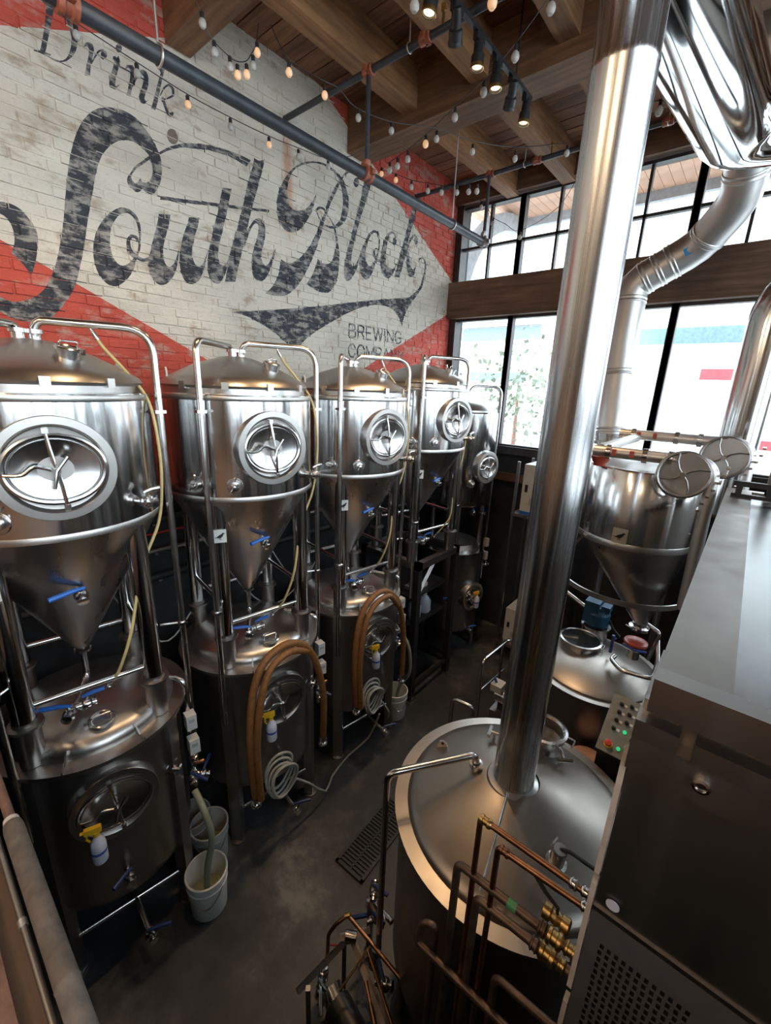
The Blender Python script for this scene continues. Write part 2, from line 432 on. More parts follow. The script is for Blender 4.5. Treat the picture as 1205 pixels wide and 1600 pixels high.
# ---- mural wall: bricks are parts, the paint follows the lettering outlines
MURAL = [
('r',[(-0.562,5.407),(2.173,6.589),(2.173,8),(-0.562,8)],[]),
('r',[(-1.809,6.089),(4.876,2.919),(4.876,1.5),(-1.809,1.5)],[]),
('r',[(2.556,7.469),(6.976,5.369),(9,5.369),(9,9),(2.556,9)],[]),
('r',[(7.695,5.793),(1.275,2.724),(1.275,1.5),(9,1.5),(9,5.793)],[]),
('k',[(0.7,4.598),(0.708,4.566),(0.719,4.529),(0.729,4.508),(0.743,4.492),(0.77,4.477),(0.803,4.469),(0.836,4.473),(0.871,4.484),(0.907,4.501),(0.944,4.525),(0.981,4.559),(1.016,4.601),(1.045,4.648),(1.07,4.698),(1.092,4.749),(1.112,4.804),(1.133,4.865),(1.153,4.928),(1.168,4.983),(1.182,5.039),(1.196,5.102),(1.21,5.168),(1.226,5.239),(1.241,5.306),(1.254,5.361),(1.267,5.414),(1.284,5.476),(1.302,5.533),(1.316,5.572),(1.33,5.606),(1.346,5.643),(1.363,5.68),(1.382,5.716),(1.405,5.753),(1.435,5.794),(1.471,5.833),(1.511,5.865),(1.554,5.891),(1.6,5.91),(1.647,5.923),(1.694,5.927),(1.739,5.924),(1.776,5.916),(1.81,5.901),(1.842,5.876),(1.87,5.847),(1.892,5.82),(1.909,5.793),(1.924,5.759),(1.934,5.732),(1.904,5.706),(1.874,5.681),(1.858,5.696),(1.833,5.716),(1.803,5.733),(1.771,5.747),(1.74,5.751),(1.707,5.747),(1.669,5.734),(1.631,5.714),(1.596,5.687),(1.563,5.656),(1.532,5.619),(1.504,5.579),(1.482,5.536),(1.463,5.49),(1.447,5.445),(1.431,5.395),(1.414,5.334),(1.395,5.27),(1.378,5.213),(1.361,5.155),(1.342,5.088),(1.323,5.019),(1.305,4.951),(1.285,4.881),(1.262,4.806),(1.236,4.731),(1.209,4.662),(1.179,4.599),(1.146,4.546),(1.109,4.497),(1.067,4.444),(1.021,4.398),(0.976,4.368),(0.926,4.35),(0.861,4.347),(0.801,4.354),(0.76,4.372),(0.728,4.396),(0.695,4.416),(0.675,4.449),(0.684,4.527)],[]),
('k',[(1.921,5.764),(1.929,5.751),(1.938,5.734),(1.942,5.716),(1.944,5.695),(1.944,5.667),(1.942,5.636),(1.937,5.601),(1.928,5.565),(1.915,5.529),(1.899,5.496),(1.88,5.466),(1.86,5.442),(1.845,5.432),(1.831,5.429),(1.812,5.43),(1.794,5.435),(1.782,5.442),(1.775,5.449),(1.763,5.436),(1.747,5.42),(1.731,5.41),(1.715,5.406),(1.699,5.411),(1.686,5.421),(1.675,5.433),(1.667,5.448),(1.663,5.462),(1.664,5.478),(1.672,5.498),(1.684,5.517),(1.697,5.534),(1.707,5.546),(1.705,5.534),(1.702,5.519),(1.698,5.504),(1.698,5.49),(1.708,5.477),(1.717,5.468),(1.73,5.475),(1.744,5.486),(1.757,5.505),(1.765,5.521),(1.772,5.508),(1.779,5.495),(1.793,5.497),(1.811,5.504),(1.828,5.518),(1.842,5.537),(1.855,5.56),(1.864,5.585),(1.868,5.61),(1.867,5.635),(1.862,5.662),(1.855,5.688),(1.844,5.71),(1.836,5.725),(1.878,5.744)],[]),
('k',[(1.706,5.529),(1.716,5.542),(1.731,5.561),(1.746,5.579),(1.764,5.595),(1.784,5.612),(1.805,5.63),(1.823,5.647),(1.84,5.663),(1.855,5.676),(1.87,5.687),(1.886,5.697),(1.902,5.708),(1.914,5.717),(1.924,5.725),(1.936,5.735),(1.953,5.749),(1.974,5.765),(1.996,5.781),(2.018,5.795),(2.041,5.81),(2.067,5.824),(2.095,5.838),(2.126,5.853),(2.158,5.865),(2.19,5.875),(2.224,5.885),(2.261,5.895),(2.307,5.907),(2.356,5.92),(2.391,5.93),(2.4,5.973),(2.365,5.962),(2.316,5.948),(2.269,5.933),(2.232,5.922),(2.195,5.911),(2.16,5.898),(2.125,5.882),(2.092,5.864),(2.062,5.846),(2.035,5.829),(2.01,5.812),(1.988,5.796),(1.965,5.778),(1.945,5.761),(1.928,5.747),(1.915,5.737),(1.906,5.73),(1.896,5.724),(1.881,5.715),(1.864,5.705),(1.844,5.692),(1.826,5.676),(1.81,5.659),(1.793,5.642),(1.774,5.626),(1.753,5.608),(1.733,5.588),(1.717,5.567),(1.704,5.546),(1.695,5.532)],[]),
('k',[(2.264,5.904),(2.282,5.908),(2.309,5.913),(2.337,5.919),(2.366,5.923),(2.398,5.927),(2.433,5.931),(2.473,5.937),(2.516,5.942),(2.556,5.946),(2.592,5.947),(2.625,5.946),(2.657,5.943),(2.69,5.939),(2.723,5.934),(2.746,5.93),(2.791,5.996),(2.765,5.997),(2.728,5.998),(2.69,5.999),(2.654,5.998),(2.617,5.995),(2.578,5.992),(2.536,5.988),(2.492,5.983),(2.451,5.978),(2.415,5.972),(2.381,5.965),(2.35,5.958),(2.319,5.951),(2.292,5.943),(2.273,5.938)],[]),
('k',[(1.619,5.275),(1.586,5.264),(1.552,5.243),(1.516,5.214),(1.482,5.179),(1.453,5.142),(1.427,5.105),(1.406,5.071),(1.388,5.035),(1.373,4.993),(1.362,4.949),(1.356,4.907),(1.353,4.867),(1.354,4.826),(1.361,4.787),(1.374,4.751),(1.392,4.72),(1.415,4.699),(1.44,4.687),(1.466,4.684),(1.493,4.691),(1.523,4.71),(1.553,4.735),(1.58,4.763),(1.604,4.793),(1.623,4.824),(1.639,4.855),(1.651,4.883),(1.663,4.914),(1.682,4.954),(1.701,4.997),(1.712,5.043),(1.719,5.087),(1.725,5.126),(1.726,5.163),(1.721,5.2),(1.711,5.232),(1.694,5.254),(1.671,5.267),(1.647,5.276)],[[(1.619,5.237),(1.594,5.224),(1.567,5.203),(1.544,5.173),(1.523,5.14),(1.507,5.107),(1.494,5.072),(1.485,5.03),(1.48,4.987),(1.482,4.945),(1.489,4.907),(1.499,4.879),(1.514,4.86),(1.534,4.85),(1.556,4.85),(1.583,4.864),(1.61,4.886),(1.63,4.908),(1.648,4.932),(1.666,4.955),(1.68,4.982),(1.69,5.02),(1.697,5.061),(1.703,5.099),(1.706,5.137),(1.701,5.174),(1.692,5.206),(1.676,5.226),(1.657,5.238),(1.639,5.242)]]),
('k',[(1.699,5.058),(1.697,5.068),(1.694,5.081),(1.686,5.093),(1.671,5.097),(1.657,5.096),(1.64,5.093),(1.627,5.079),(1.616,5.066),(1.606,5.046),(1.601,5.025),(1.599,5.001),(1.6,4.98),(1.604,4.962),(1.612,4.947),(1.623,4.935),(1.637,4.926),(1.653,4.922),(1.668,4.919),(1.682,4.915),(1.699,4.911),(1.721,4.913),(1.748,4.923),(1.775,4.938),(1.794,4.948),(1.785,4.974),(1.767,4.963),(1.742,4.948),(1.722,4.939),(1.71,4.939),(1.698,4.942),(1.685,4.947),(1.674,4.953),(1.664,4.96),(1.656,4.968),(1.649,4.977),(1.642,4.987),(1.638,4.998),(1.635,5.014),(1.635,5.033),(1.636,5.048),(1.641,5.058),(1.648,5.067),(1.647,5.069),(1.65,5.069),(1.661,5.071),(1.668,5.071),(1.673,5.066),(1.679,5.057),(1.683,5.049)],[]),
('k',[(1.884,5.305),(1.93,5.314),(1.977,5.323),(1.967,5.282),(1.953,5.23),(1.936,5.187),(1.92,5.143),(1.903,5.095),(1.89,5.049),(1.886,5.011),(1.888,4.978),(1.895,4.949),(1.907,4.928),(1.923,4.922),(1.936,4.921),(1.95,4.932),(1.969,4.95),(1.985,4.978),(2,5.011),(2.018,5.053),(2.033,5.087),(2.022,5.032),(2.008,4.968),(1.995,4.926),(1.978,4.888),(1.95,4.844),(1.919,4.804),(1.89,4.779),(1.861,4.766),(1.833,4.763),(1.808,4.77),(1.787,4.787),(1.77,4.812),(1.759,4.839),(1.753,4.87),(1.752,4.896),(1.758,4.932),(1.777,4.993),(1.802,5.063),(1.826,5.13),(1.849,5.194),(1.87,5.258)],[]),
('k',[(2.145,5.354),(2.192,5.364),(2.24,5.374),(2.229,5.337),(2.213,5.289),(2.196,5.25),(2.179,5.208),(2.164,5.157),(2.151,5.11),(2.145,5.079),(2.144,5.053),(2.152,5.02),(2.165,4.992),(2.185,4.98),(2.202,4.976),(2.218,4.988),(2.238,5.007),(2.254,5.036),(2.271,5.071),(2.291,5.122),(2.307,5.165),(2.289,5.105),(2.268,5.033),(2.254,4.984),(2.238,4.94),(2.209,4.892),(2.175,4.851),(2.14,4.826),(2.106,4.815),(2.078,4.818),(2.055,4.834),(2.037,4.866),(2.026,4.907),(2.022,4.957),(2.025,5.008),(2.032,5.05),(2.044,5.094),(2.06,5.148),(2.079,5.201),(2.099,5.244),(2.118,5.282),(2.134,5.323)],[]),
('k',[(2.483,5.681),(2.528,5.689),(2.574,5.697),(2.56,5.649),(2.54,5.583),(2.518,5.512),(2.494,5.439),(2.472,5.369),(2.449,5.304),(2.427,5.249),(2.409,5.198),(2.397,5.145),(2.393,5.098),(2.4,5.066),(2.412,5.044),(2.428,5.036),(2.441,5.036),(2.455,5.044),(2.473,5.062),(2.491,5.094),(2.509,5.134),(2.527,5.187),(2.542,5.23),(2.519,5.151),(2.491,5.061),(2.476,5.013),(2.461,4.975),(2.435,4.928),(2.407,4.89),(2.382,4.872),(2.358,4.868),(2.331,4.871),(2.307,4.886),(2.292,4.913),(2.283,4.95),(2.281,4.989),(2.285,5.036),(2.295,5.096),(2.312,5.166),(2.34,5.245),(2.371,5.331),(2.401,5.422),(2.431,5.514),(2.461,5.609)],[]),
('k',[(1.915,5.441),(2.232,5.501),(2.421,5.539),(2.686,5.588),(2.984,5.649),(2.979,5.625),(2.659,5.556),(2.419,5.515),(2.218,5.47),(1.9,5.41)],[]),
('k',[(2.827,6.03),(2.847,6.025),(2.876,6.024),(2.913,6.04),(2.945,6.057),(2.935,6.016),(2.918,5.958),(2.894,5.893),(2.865,5.815),(2.828,5.72),(2.789,5.618),(2.756,5.517),(2.727,5.424),(2.702,5.349),(2.68,5.283),(2.659,5.229),(2.634,5.162),(2.595,5.034),(2.562,4.922),(2.507,4.911),(2.453,4.901),(2.476,4.996),(2.507,5.114),(2.54,5.213),(2.575,5.307),(2.609,5.394),(2.642,5.479),(2.672,5.563),(2.702,5.65),(2.734,5.753),(2.764,5.85),(2.793,5.918),(2.815,5.97),(2.825,6.007)],[]),
('k',[(2.696,5.347),(2.71,5.378),(2.725,5.404),(2.749,5.44),(2.775,5.476),(2.798,5.505),(2.823,5.527),(2.854,5.541),(2.884,5.544),(2.907,5.531),(2.923,5.506),(2.93,5.469),(2.928,5.425),(2.917,5.376),(2.9,5.326),(2.882,5.278),(2.868,5.235),(2.869,5.196),(2.879,5.164),(2.896,5.145),(2.912,5.134),(2.931,5.145),(2.955,5.164),(2.974,5.194),(2.994,5.232),(3.021,5.285),(3.044,5.33),(3.032,5.279),(3.015,5.215),(2.993,5.16),(2.967,5.108),(2.934,5.053),(2.899,5.008),(2.87,4.986),(2.842,4.978),(2.81,4.98),(2.781,4.996),(2.763,5.031),(2.752,5.075),(2.749,5.119),(2.755,5.168),(2.77,5.223),(2.79,5.279),(2.814,5.332),(2.835,5.382),(2.848,5.424),(2.853,5.457),(2.848,5.478),(2.841,5.489),(2.827,5.488),(2.808,5.48),(2.788,5.458),(2.765,5.424),(2.74,5.375),(2.714,5.321),(2.689,5.269),(2.67,5.231),(2.682,5.285)],[]),
('k',[(3.61,5.993),(3.599,5.954),(3.581,5.9),(3.559,5.843),(3.53,5.783),(3.494,5.724),(3.452,5.667),(3.405,5.612),(3.355,5.567),(3.308,5.538),(3.261,5.522),(3.214,5.515),(3.171,5.519),(3.134,5.537),(3.104,5.564),(3.084,5.598),(3.073,5.636),(3.07,5.673),(3.073,5.715),(3.081,5.763),(3.095,5.816),(3.118,5.872),(3.148,5.928),(3.184,5.984),(3.226,6.039),(3.275,6.091),(3.33,6.139),(3.387,6.179),(3.449,6.212),(3.516,6.242),(3.585,6.265),(3.65,6.282),(3.712,6.293),(3.772,6.296),(3.829,6.292),(3.885,6.28),(3.936,6.262),(3.978,6.242),(4.015,6.216),(4.047,6.179),(4.072,6.136),(4.088,6.086),(4.095,6.033),(4.094,5.981),(4.084,5.929),(4.065,5.88),(4.037,5.835),(4,5.796),(3.957,5.763),(3.911,5.734),(3.863,5.713),(3.814,5.702),(3.77,5.699),(3.735,5.701),(3.71,5.706),(3.712,5.71),(3.725,5.715),(3.767,5.719),(3.816,5.726),(3.857,5.742),(3.894,5.766),(3.928,5.797),(3.956,5.833),(3.976,5.877),(3.99,5.923),(3.999,5.964),(4.002,6.006),(4,6.053),(3.992,6.101),(3.976,6.146),(3.952,6.186),(3.924,6.217),(3.89,6.242),(3.847,6.261),(3.799,6.272),(3.75,6.277),(3.697,6.274),(3.642,6.265),(3.585,6.249),(3.522,6.226),(3.462,6.199),(3.412,6.173),(3.368,6.144),(3.326,6.113),(3.29,6.078),(3.26,6.036),(3.237,5.991),(3.22,5.943),(3.211,5.896),(3.21,5.85),(3.216,5.809),(3.229,5.779),(3.249,5.757),(3.278,5.744),(3.313,5.739),(3.348,5.745),(3.386,5.758),(3.427,5.777),(3.468,5.802),(3.504,5.836),(3.539,5.879),(3.579,5.94)],[]),
('k',[(3.924,6.196),(3.946,6.198),(3.968,6.2),(3.933,6.146),(3.891,6.08),(3.859,6.031),(3.83,5.984),(3.803,5.932),(3.778,5.882),(3.759,5.843),(3.74,5.803),(3.718,5.751),(3.695,5.694),(3.674,5.636),(3.651,5.575),(3.623,5.51),(3.591,5.442),(3.556,5.37),(3.517,5.297),(3.475,5.227),(3.429,5.16),(3.38,5.093),(3.329,5.031),(3.274,4.977),(3.217,4.933),(3.158,4.902),(3.097,4.883),(3.038,4.875),(2.983,4.874),(2.933,4.876),(2.897,4.878),(2.931,4.903),(2.973,4.939),(3.008,4.98),(3.039,5.026),(3.063,5.076),(3.081,5.129),(3.097,5.189),(3.108,5.237),(3.129,5.228),(3.161,5.221),(3.198,5.221),(3.24,5.23),(3.287,5.254),(3.335,5.287),(3.378,5.323),(3.419,5.363),(3.463,5.41),(3.505,5.461),(3.544,5.514),(3.578,5.566),(3.602,5.611),(3.622,5.655),(3.643,5.705),(3.666,5.754),(3.698,5.799),(3.726,5.838),(3.734,5.863),(3.74,5.89),(3.76,5.937),(3.785,5.99),(3.813,6.037),(3.845,6.085),(3.888,6.146)],[]),
('k',[(3.961,6.199),(3.973,6.218),(3.991,6.243),(4.009,6.266),(4.028,6.284),(4.047,6.3),(4.068,6.314),(4.089,6.327),(4.111,6.338),(4.131,6.345),(4.154,6.35),(4.177,6.351),(4.197,6.348),(4.213,6.339),(4.228,6.325),(4.237,6.315),(4.259,6.327),(4.25,6.338),(4.236,6.353),(4.217,6.365),(4.192,6.369),(4.163,6.369),(4.134,6.364),(4.106,6.354),(4.078,6.341),(4.053,6.326),(4.03,6.309),(4.008,6.29),(3.987,6.27),(3.967,6.244),(3.949,6.218),(3.936,6.199)],[]),
('k',[(4.261,6.293),(4.257,6.271),(4.244,6.25),(4.226,6.235),(4.205,6.228),(4.186,6.232),(4.173,6.244),(4.168,6.263),(4.172,6.285),(4.184,6.305),(4.202,6.32),(4.223,6.327),(4.242,6.324),(4.256,6.312)],[]),
('k',[(3.736,5.802),(3.738,5.816),(3.739,5.835),(3.737,5.853),(3.727,5.864),(3.713,5.872),(3.696,5.875),(3.677,5.876),(3.655,5.872),(3.631,5.864),(3.611,5.85),(3.595,5.833),(3.586,5.815),(3.588,5.799),(3.597,5.786),(3.608,5.774),(3.62,5.76),(3.635,5.746),(3.645,5.736),(3.658,5.744),(3.648,5.754),(3.634,5.768),(3.624,5.783),(3.618,5.796),(3.615,5.809),(3.617,5.819),(3.624,5.828),(3.634,5.838),(3.644,5.844),(3.654,5.848),(3.667,5.851),(3.681,5.852),(3.694,5.852),(3.706,5.848),(3.714,5.842),(3.717,5.829),(3.716,5.81),(3.715,5.797)],[]),
('k',[(3.751,5.813),(3.765,5.808),(3.784,5.799),(3.802,5.788),(3.817,5.775),(3.832,5.758),(3.845,5.741),(3.856,5.722),(3.865,5.702),(3.873,5.679),(3.878,5.648),(3.883,5.615),(3.886,5.591),(3.923,5.603),(3.918,5.626),(3.91,5.659),(3.9,5.689),(3.89,5.712),(3.878,5.733),(3.865,5.751),(3.849,5.768),(3.832,5.784),(3.815,5.797),(3.794,5.808),(3.774,5.816),(3.76,5.821)],[]),
('k',[(3.883,5.673),(3.894,5.65),(3.907,5.618),(3.922,5.583),(3.935,5.543),(3.944,5.495),(3.948,5.442),(3.948,5.379),(3.943,5.314),(3.932,5.251),(3.914,5.191),(3.886,5.139),(3.85,5.094),(3.813,5.058),(3.771,5.032),(3.726,5.02),(3.678,5.016),(3.627,5.016),(3.572,5.024),(3.503,5.047),(3.449,5.068),(3.485,5.112),(3.53,5.169),(3.563,5.227),(3.589,5.282),(3.606,5.327),(3.615,5.358),(3.635,5.343),(3.664,5.328),(3.7,5.322),(3.74,5.324),(3.78,5.337),(3.818,5.361),(3.844,5.404),(3.864,5.454),(3.88,5.505),(3.891,5.553),(3.893,5.586),(3.892,5.614),(3.888,5.648)],[]),
('k',[(4.337,6.324),(4.4,6.333),(4.464,6.343),(4.438,6.266),(4.399,6.163),(4.351,6.061),(4.303,5.959),(4.267,5.864),(4.235,5.773),(4.202,5.678),(4.176,5.589),(4.159,5.51),(4.151,5.447),(4.16,5.411),(4.171,5.393),(4.195,5.402),(4.226,5.422),(4.255,5.465),(4.28,5.509),(4.292,5.534),(4.298,5.548),(4.284,5.493),(4.264,5.424),(4.239,5.369),(4.21,5.319),(4.178,5.276),(4.147,5.243),(4.116,5.225),(4.092,5.217),(4.066,5.223),(4.038,5.239),(4.028,5.278),(4.028,5.329),(4.031,5.383),(4.043,5.446),(4.07,5.521),(4.103,5.606),(4.136,5.7),(4.17,5.801),(4.209,5.906),(4.247,6.009),(4.279,6.098),(4.305,6.179),(4.325,6.262)],[]),
('k',[(4.547,5.882),(4.503,5.855),(4.452,5.817),(4.417,5.772),(4.387,5.72),(4.354,5.66),(4.324,5.601),(4.301,5.55),(4.286,5.499),(4.285,5.439),(4.293,5.383),(4.31,5.346),(4.334,5.32),(4.371,5.302),(4.403,5.291),(4.433,5.299),(4.472,5.317),(4.507,5.352),(4.539,5.397),(4.564,5.45),(4.586,5.504),(4.61,5.551),(4.632,5.599),(4.648,5.657),(4.658,5.714),(4.659,5.764),(4.653,5.808),(4.64,5.848),(4.618,5.877),(4.581,5.884)],[[(4.545,5.846),(4.511,5.822),(4.472,5.787),(4.446,5.749),(4.427,5.706),(4.413,5.658),(4.405,5.608),(4.403,5.558),(4.409,5.514),(4.424,5.483),(4.446,5.463),(4.473,5.458),(4.496,5.461),(4.522,5.486),(4.554,5.522),(4.576,5.56),(4.595,5.603),(4.614,5.654),(4.627,5.707),(4.631,5.758),(4.626,5.802),(4.613,5.832),(4.593,5.85),(4.567,5.851)]]),
('k',[(4.64,5.677),(4.626,5.681),(4.608,5.686),(4.586,5.69),(4.566,5.675),(4.548,5.659),(4.535,5.64),(4.533,5.62),(4.536,5.599),(4.544,5.581),(4.556,5.566),(4.573,5.552),(4.598,5.541),(4.632,5.539),(4.667,5.541),(4.691,5.543),(4.704,5.574),(4.681,5.574),(4.652,5.574),(4.63,5.576),(4.615,5.581),(4.599,5.589),(4.586,5.599),(4.577,5.613),(4.571,5.629),(4.57,5.643),(4.576,5.656),(4.587,5.67),(4.589,5.676),(4.595,5.673),(4.615,5.67),(4.63,5.667)],[]),
('k',[(4.878,5.947),(4.831,5.924),(4.785,5.889),(4.752,5.844),(4.727,5.791),(4.706,5.732),(4.691,5.673),(4.682,5.623),(4.68,5.573),(4.687,5.512),(4.703,5.454),(4.728,5.416),(4.76,5.391),(4.808,5.384),(4.848,5.385),(4.881,5.403),(4.923,5.435),(4.961,5.484),(4.995,5.539),(5.021,5.599),(5.038,5.645),(5.03,5.631),(5.013,5.607),(4.984,5.568),(4.95,5.53),(4.919,5.51),(4.896,5.5),(4.865,5.505),(4.829,5.518),(4.807,5.546),(4.792,5.585),(4.785,5.637),(4.786,5.695),(4.795,5.755),(4.811,5.811),(4.828,5.857),(4.849,5.893),(4.877,5.916),(4.901,5.929),(4.919,5.93),(4.941,5.926),(4.958,5.904),(4.971,5.881),(4.983,5.894),(4.993,5.911),(4.986,5.93),(4.971,5.946),(4.953,5.955),(4.932,5.957),(4.908,5.956)],[]),
('k',[(4.99,5.857),(4.988,5.836),(4.976,5.817),(4.959,5.803),(4.94,5.799),(4.922,5.804),(4.908,5.817),(4.903,5.836),(4.906,5.857),(4.917,5.876),(4.934,5.889),(4.953,5.894),(4.971,5.889),(4.985,5.876)],[]),
('k',[(5.347,6.521),(5.423,6.542),(5.502,6.563),(5.466,6.486),(5.421,6.382),(5.382,6.278),(5.344,6.171),(5.303,6.069),(5.265,5.973),(5.235,5.887),(5.208,5.805),(5.179,5.722),(5.151,5.637),(5.119,5.532),(5.095,5.449),(5.039,5.438),(4.985,5.428),(5.007,5.51),(5.036,5.612),(5.062,5.695),(5.092,5.778),(5.131,5.866),(5.171,5.962),(5.21,6.072),(5.247,6.183),(5.283,6.277),(5.314,6.363),(5.334,6.454)],[]),
('k',[(5.155,5.634),(5.174,5.673),(5.202,5.728),(5.228,5.78),(5.247,5.822),(5.263,5.86),(5.28,5.895),(5.301,5.928),(5.323,5.959),(5.344,5.984),(5.369,6.005),(5.396,6.023),(5.415,6.036),(5.386,6.049),(5.365,6.036),(5.335,6.016),(5.305,5.99),(5.281,5.961),(5.26,5.928),(5.24,5.894),(5.224,5.857),(5.209,5.819),(5.192,5.778),(5.168,5.727),(5.142,5.672),(5.123,5.634)],[]),
('k',[(5.468,5.99),(5.466,5.967),(5.456,5.946),(5.439,5.932),(5.419,5.927),(5.401,5.933),(5.387,5.948),(5.38,5.969),(5.383,5.992),(5.393,6.012),(5.41,6.027),(5.429,6.031),(5.448,6.026),(5.462,6.011)],[]),
('k',[(5.207,5.817),(5.237,5.811),(5.269,5.793),(5.281,5.746),(5.29,5.693),(5.31,5.653),(5.334,5.622),(5.362,5.606),(5.386,5.599),(5.407,5.618),(5.432,5.643),(5.445,5.671),(5.452,5.694),(5.452,5.662),(5.447,5.619),(5.429,5.571),(5.405,5.529),(5.372,5.509),(5.345,5.501),(5.316,5.503),(5.281,5.518),(5.256,5.562),(5.236,5.615),(5.221,5.665),(5.211,5.715),(5.207,5.772)],[]),
('k',[(5.519,5.721),(5.525,5.736),(5.533,5.757),(5.536,5.767),(5.551,5.77),(5.582,5.782),(5.593,5.787),(5.596,5.783),(5.617,5.777),(5.633,5.764),(5.643,5.74),(5.649,5.709),(5.65,5.675),(5.646,5.639),(5.637,5.6),(5.625,5.56),(5.613,5.52),(5.599,5.48),(5.581,5.443),(5.557,5.41),(5.528,5.378),(5.499,5.35),(5.465,5.328),(5.431,5.309),(5.406,5.295),(5.477,5.266),(5.496,5.283),(5.524,5.308),(5.554,5.337),(5.582,5.369),(5.611,5.404),(5.636,5.442),(5.652,5.482),(5.663,5.524),(5.672,5.564),(5.681,5.604),(5.689,5.644),(5.692,5.682),(5.69,5.718),(5.683,5.751),(5.672,5.778),(5.652,5.796),(5.628,5.806),(5.6,5.812),(5.566,5.8),(5.537,5.787),(5.507,5.773),(5.502,5.753),(5.5,5.733),(5.499,5.719)],[]),
('k',[(2.494,4.642),(2.762,4.692),(3.118,4.76),(3.4,4.818),(3.681,4.878),(4.003,4.952),(4.344,5.031),(4.718,5.111),(5.053,5.18),(5.224,5.213),(5.317,5.236),(5.406,5.278),(5.474,5.326),(5.536,5.381),(5.584,5.436),(5.615,5.493),(5.632,5.536),(5.652,5.54),(5.671,5.543),(5.652,5.483),(5.612,5.402),(5.541,5.325),(5.458,5.246),(5.378,5.168),(5.307,5.093),(5.26,5.021),(5.227,4.952),(5.204,4.883),(5.191,4.831),(5.161,4.879),(5.115,4.938),(5.052,4.984),(4.978,5.019),(4.899,5.038),(4.808,5.044),(4.694,5.038),(4.57,5.02),(4.441,4.988),(4.311,4.946),(4.187,4.897),(4.067,4.843),(3.951,4.784),(3.837,4.724),(3.725,4.667),(3.619,4.611),(3.524,4.554),(3.439,4.496),(3.356,4.426),(3.295,4.371),(3.238,4.387),(3.159,4.416),(3.071,4.467),(2.982,4.518),(2.911,4.551),(2.838,4.578),(2.748,4.607),(2.656,4.629),(2.563,4.639)],[]),
('k',[(1.274,6.345),(1.297,6.346),(1.321,6.347),(1.312,6.314),(1.299,6.266),(1.281,6.211),(1.262,6.154),(1.245,6.1),(1.232,6.061),(1.216,6.055),(1.201,6.05),(1.216,6.097),(1.234,6.156),(1.248,6.201),(1.26,6.246),(1.269,6.301)],[]),
('k',[(1.166,6.038),(1.177,6.04),(1.192,6.042),(1.207,6.044),(1.225,6.047),(1.244,6.05),(1.258,6.052),(1.262,6.061),(1.249,6.061),(1.231,6.059),(1.213,6.057),(1.196,6.053),(1.18,6.049),(1.169,6.045)],[]),
('k',[(1.231,6.33),(1.242,6.329),(1.257,6.328),(1.273,6.328),(1.291,6.329),(1.309,6.332),(1.322,6.334),(1.33,6.351),(1.317,6.348),(1.299,6.345),(1.281,6.343),(1.264,6.341),(1.248,6.34),(1.236,6.339)],[]),
('k',[(1.321,6.347),(1.346,6.346),(1.376,6.341),(1.396,6.324),(1.412,6.301),(1.426,6.276),(1.435,6.248),(1.436,6.219),(1.43,6.188),(1.418,6.156),(1.401,6.125),(1.378,6.096),(1.354,6.07),(1.33,6.053),(1.307,6.042),(1.285,6.037),(1.265,6.037),(1.25,6.043),(1.241,6.051),(1.249,6.048),(1.262,6.045),(1.284,6.046),(1.309,6.051),(1.328,6.061),(1.346,6.077),(1.363,6.101),(1.378,6.131),(1.39,6.164),(1.398,6.197),(1.4,6.222),(1.398,6.245),(1.393,6.272),(1.386,6.295),(1.377,6.31),(1.364,6.319),(1.339,6.327),(1.317,6.333),(1.316,6.341)],[]),
('k',[(1.501,6.244),(1.516,6.247),(1.529,6.245),(1.534,6.234),(1.534,6.214),(1.523,6.178),(1.509,6.135),(1.497,6.087),(1.489,6.049),(1.472,6.043),(1.455,6.038),(1.466,6.075),(1.48,6.121),(1.495,6.165),(1.504,6.2),(1.498,6.212),(1.488,6.215),(1.477,6.206),(1.466,6.196),(1.473,6.211),(1.483,6.228),(1.491,6.238)],[]),
('k',[(1.509,6.124),(1.518,6.14),(1.531,6.162),(1.543,6.182),(1.554,6.198),(1.563,6.213),(1.571,6.222),(1.579,6.228),(1.589,6.232),(1.597,6.234),(1.6,6.251),(1.591,6.247),(1.579,6.24),(1.565,6.229),(1.553,6.215),(1.544,6.199),(1.534,6.183),(1.522,6.162),(1.51,6.14),(1.501,6.124)],[]),
('k',[(1.619,6.229),(1.615,6.217),(1.608,6.205),(1.599,6.196),(1.589,6.191),(1.58,6.192),(1.575,6.198),(1.575,6.208),(1.578,6.22),(1.586,6.232),(1.595,6.241),(1.605,6.246),(1.613,6.245),(1.618,6.239)],[]),
('k',[(1.66,6.24),(1.678,6.246),(1.696,6.252),(1.701,6.243),(1.703,6.225),(1.693,6.196),(1.68,6.162),(1.667,6.128),(1.657,6.098),(1.653,6.076),(1.652,6.061),(1.668,6.071),(1.683,6.081),(1.666,6.059),(1.649,6.037),(1.635,6.035),(1.62,6.038),(1.614,6.05),(1.614,6.07),(1.624,6.105),(1.638,6.143),(1.653,6.178),(1.664,6.207),(1.659,6.216),(1.653,6.219),(1.656,6.23)],[]),
('k',[(1.729,6.321),(1.725,6.307),(1.718,6.293),(1.708,6.283),(1.697,6.278),(1.689,6.279),(1.684,6.287),(1.683,6.298),(1.687,6.312),(1.695,6.325),(1.704,6.336),(1.715,6.341),(1.723,6.339),(1.729,6.332)],[]),
('k',[(1.748,6.229),(1.77,6.239),(1.792,6.249),(1.799,6.243),(1.805,6.228),(1.798,6.198),(1.786,6.156),(1.767,6.091),(1.751,6.035),(1.737,6.036),(1.723,6.037),(1.74,6.087),(1.759,6.144),(1.768,6.179),(1.771,6.203),(1.765,6.213),(1.757,6.215),(1.744,6.205),(1.732,6.196),(1.74,6.212)],[]),
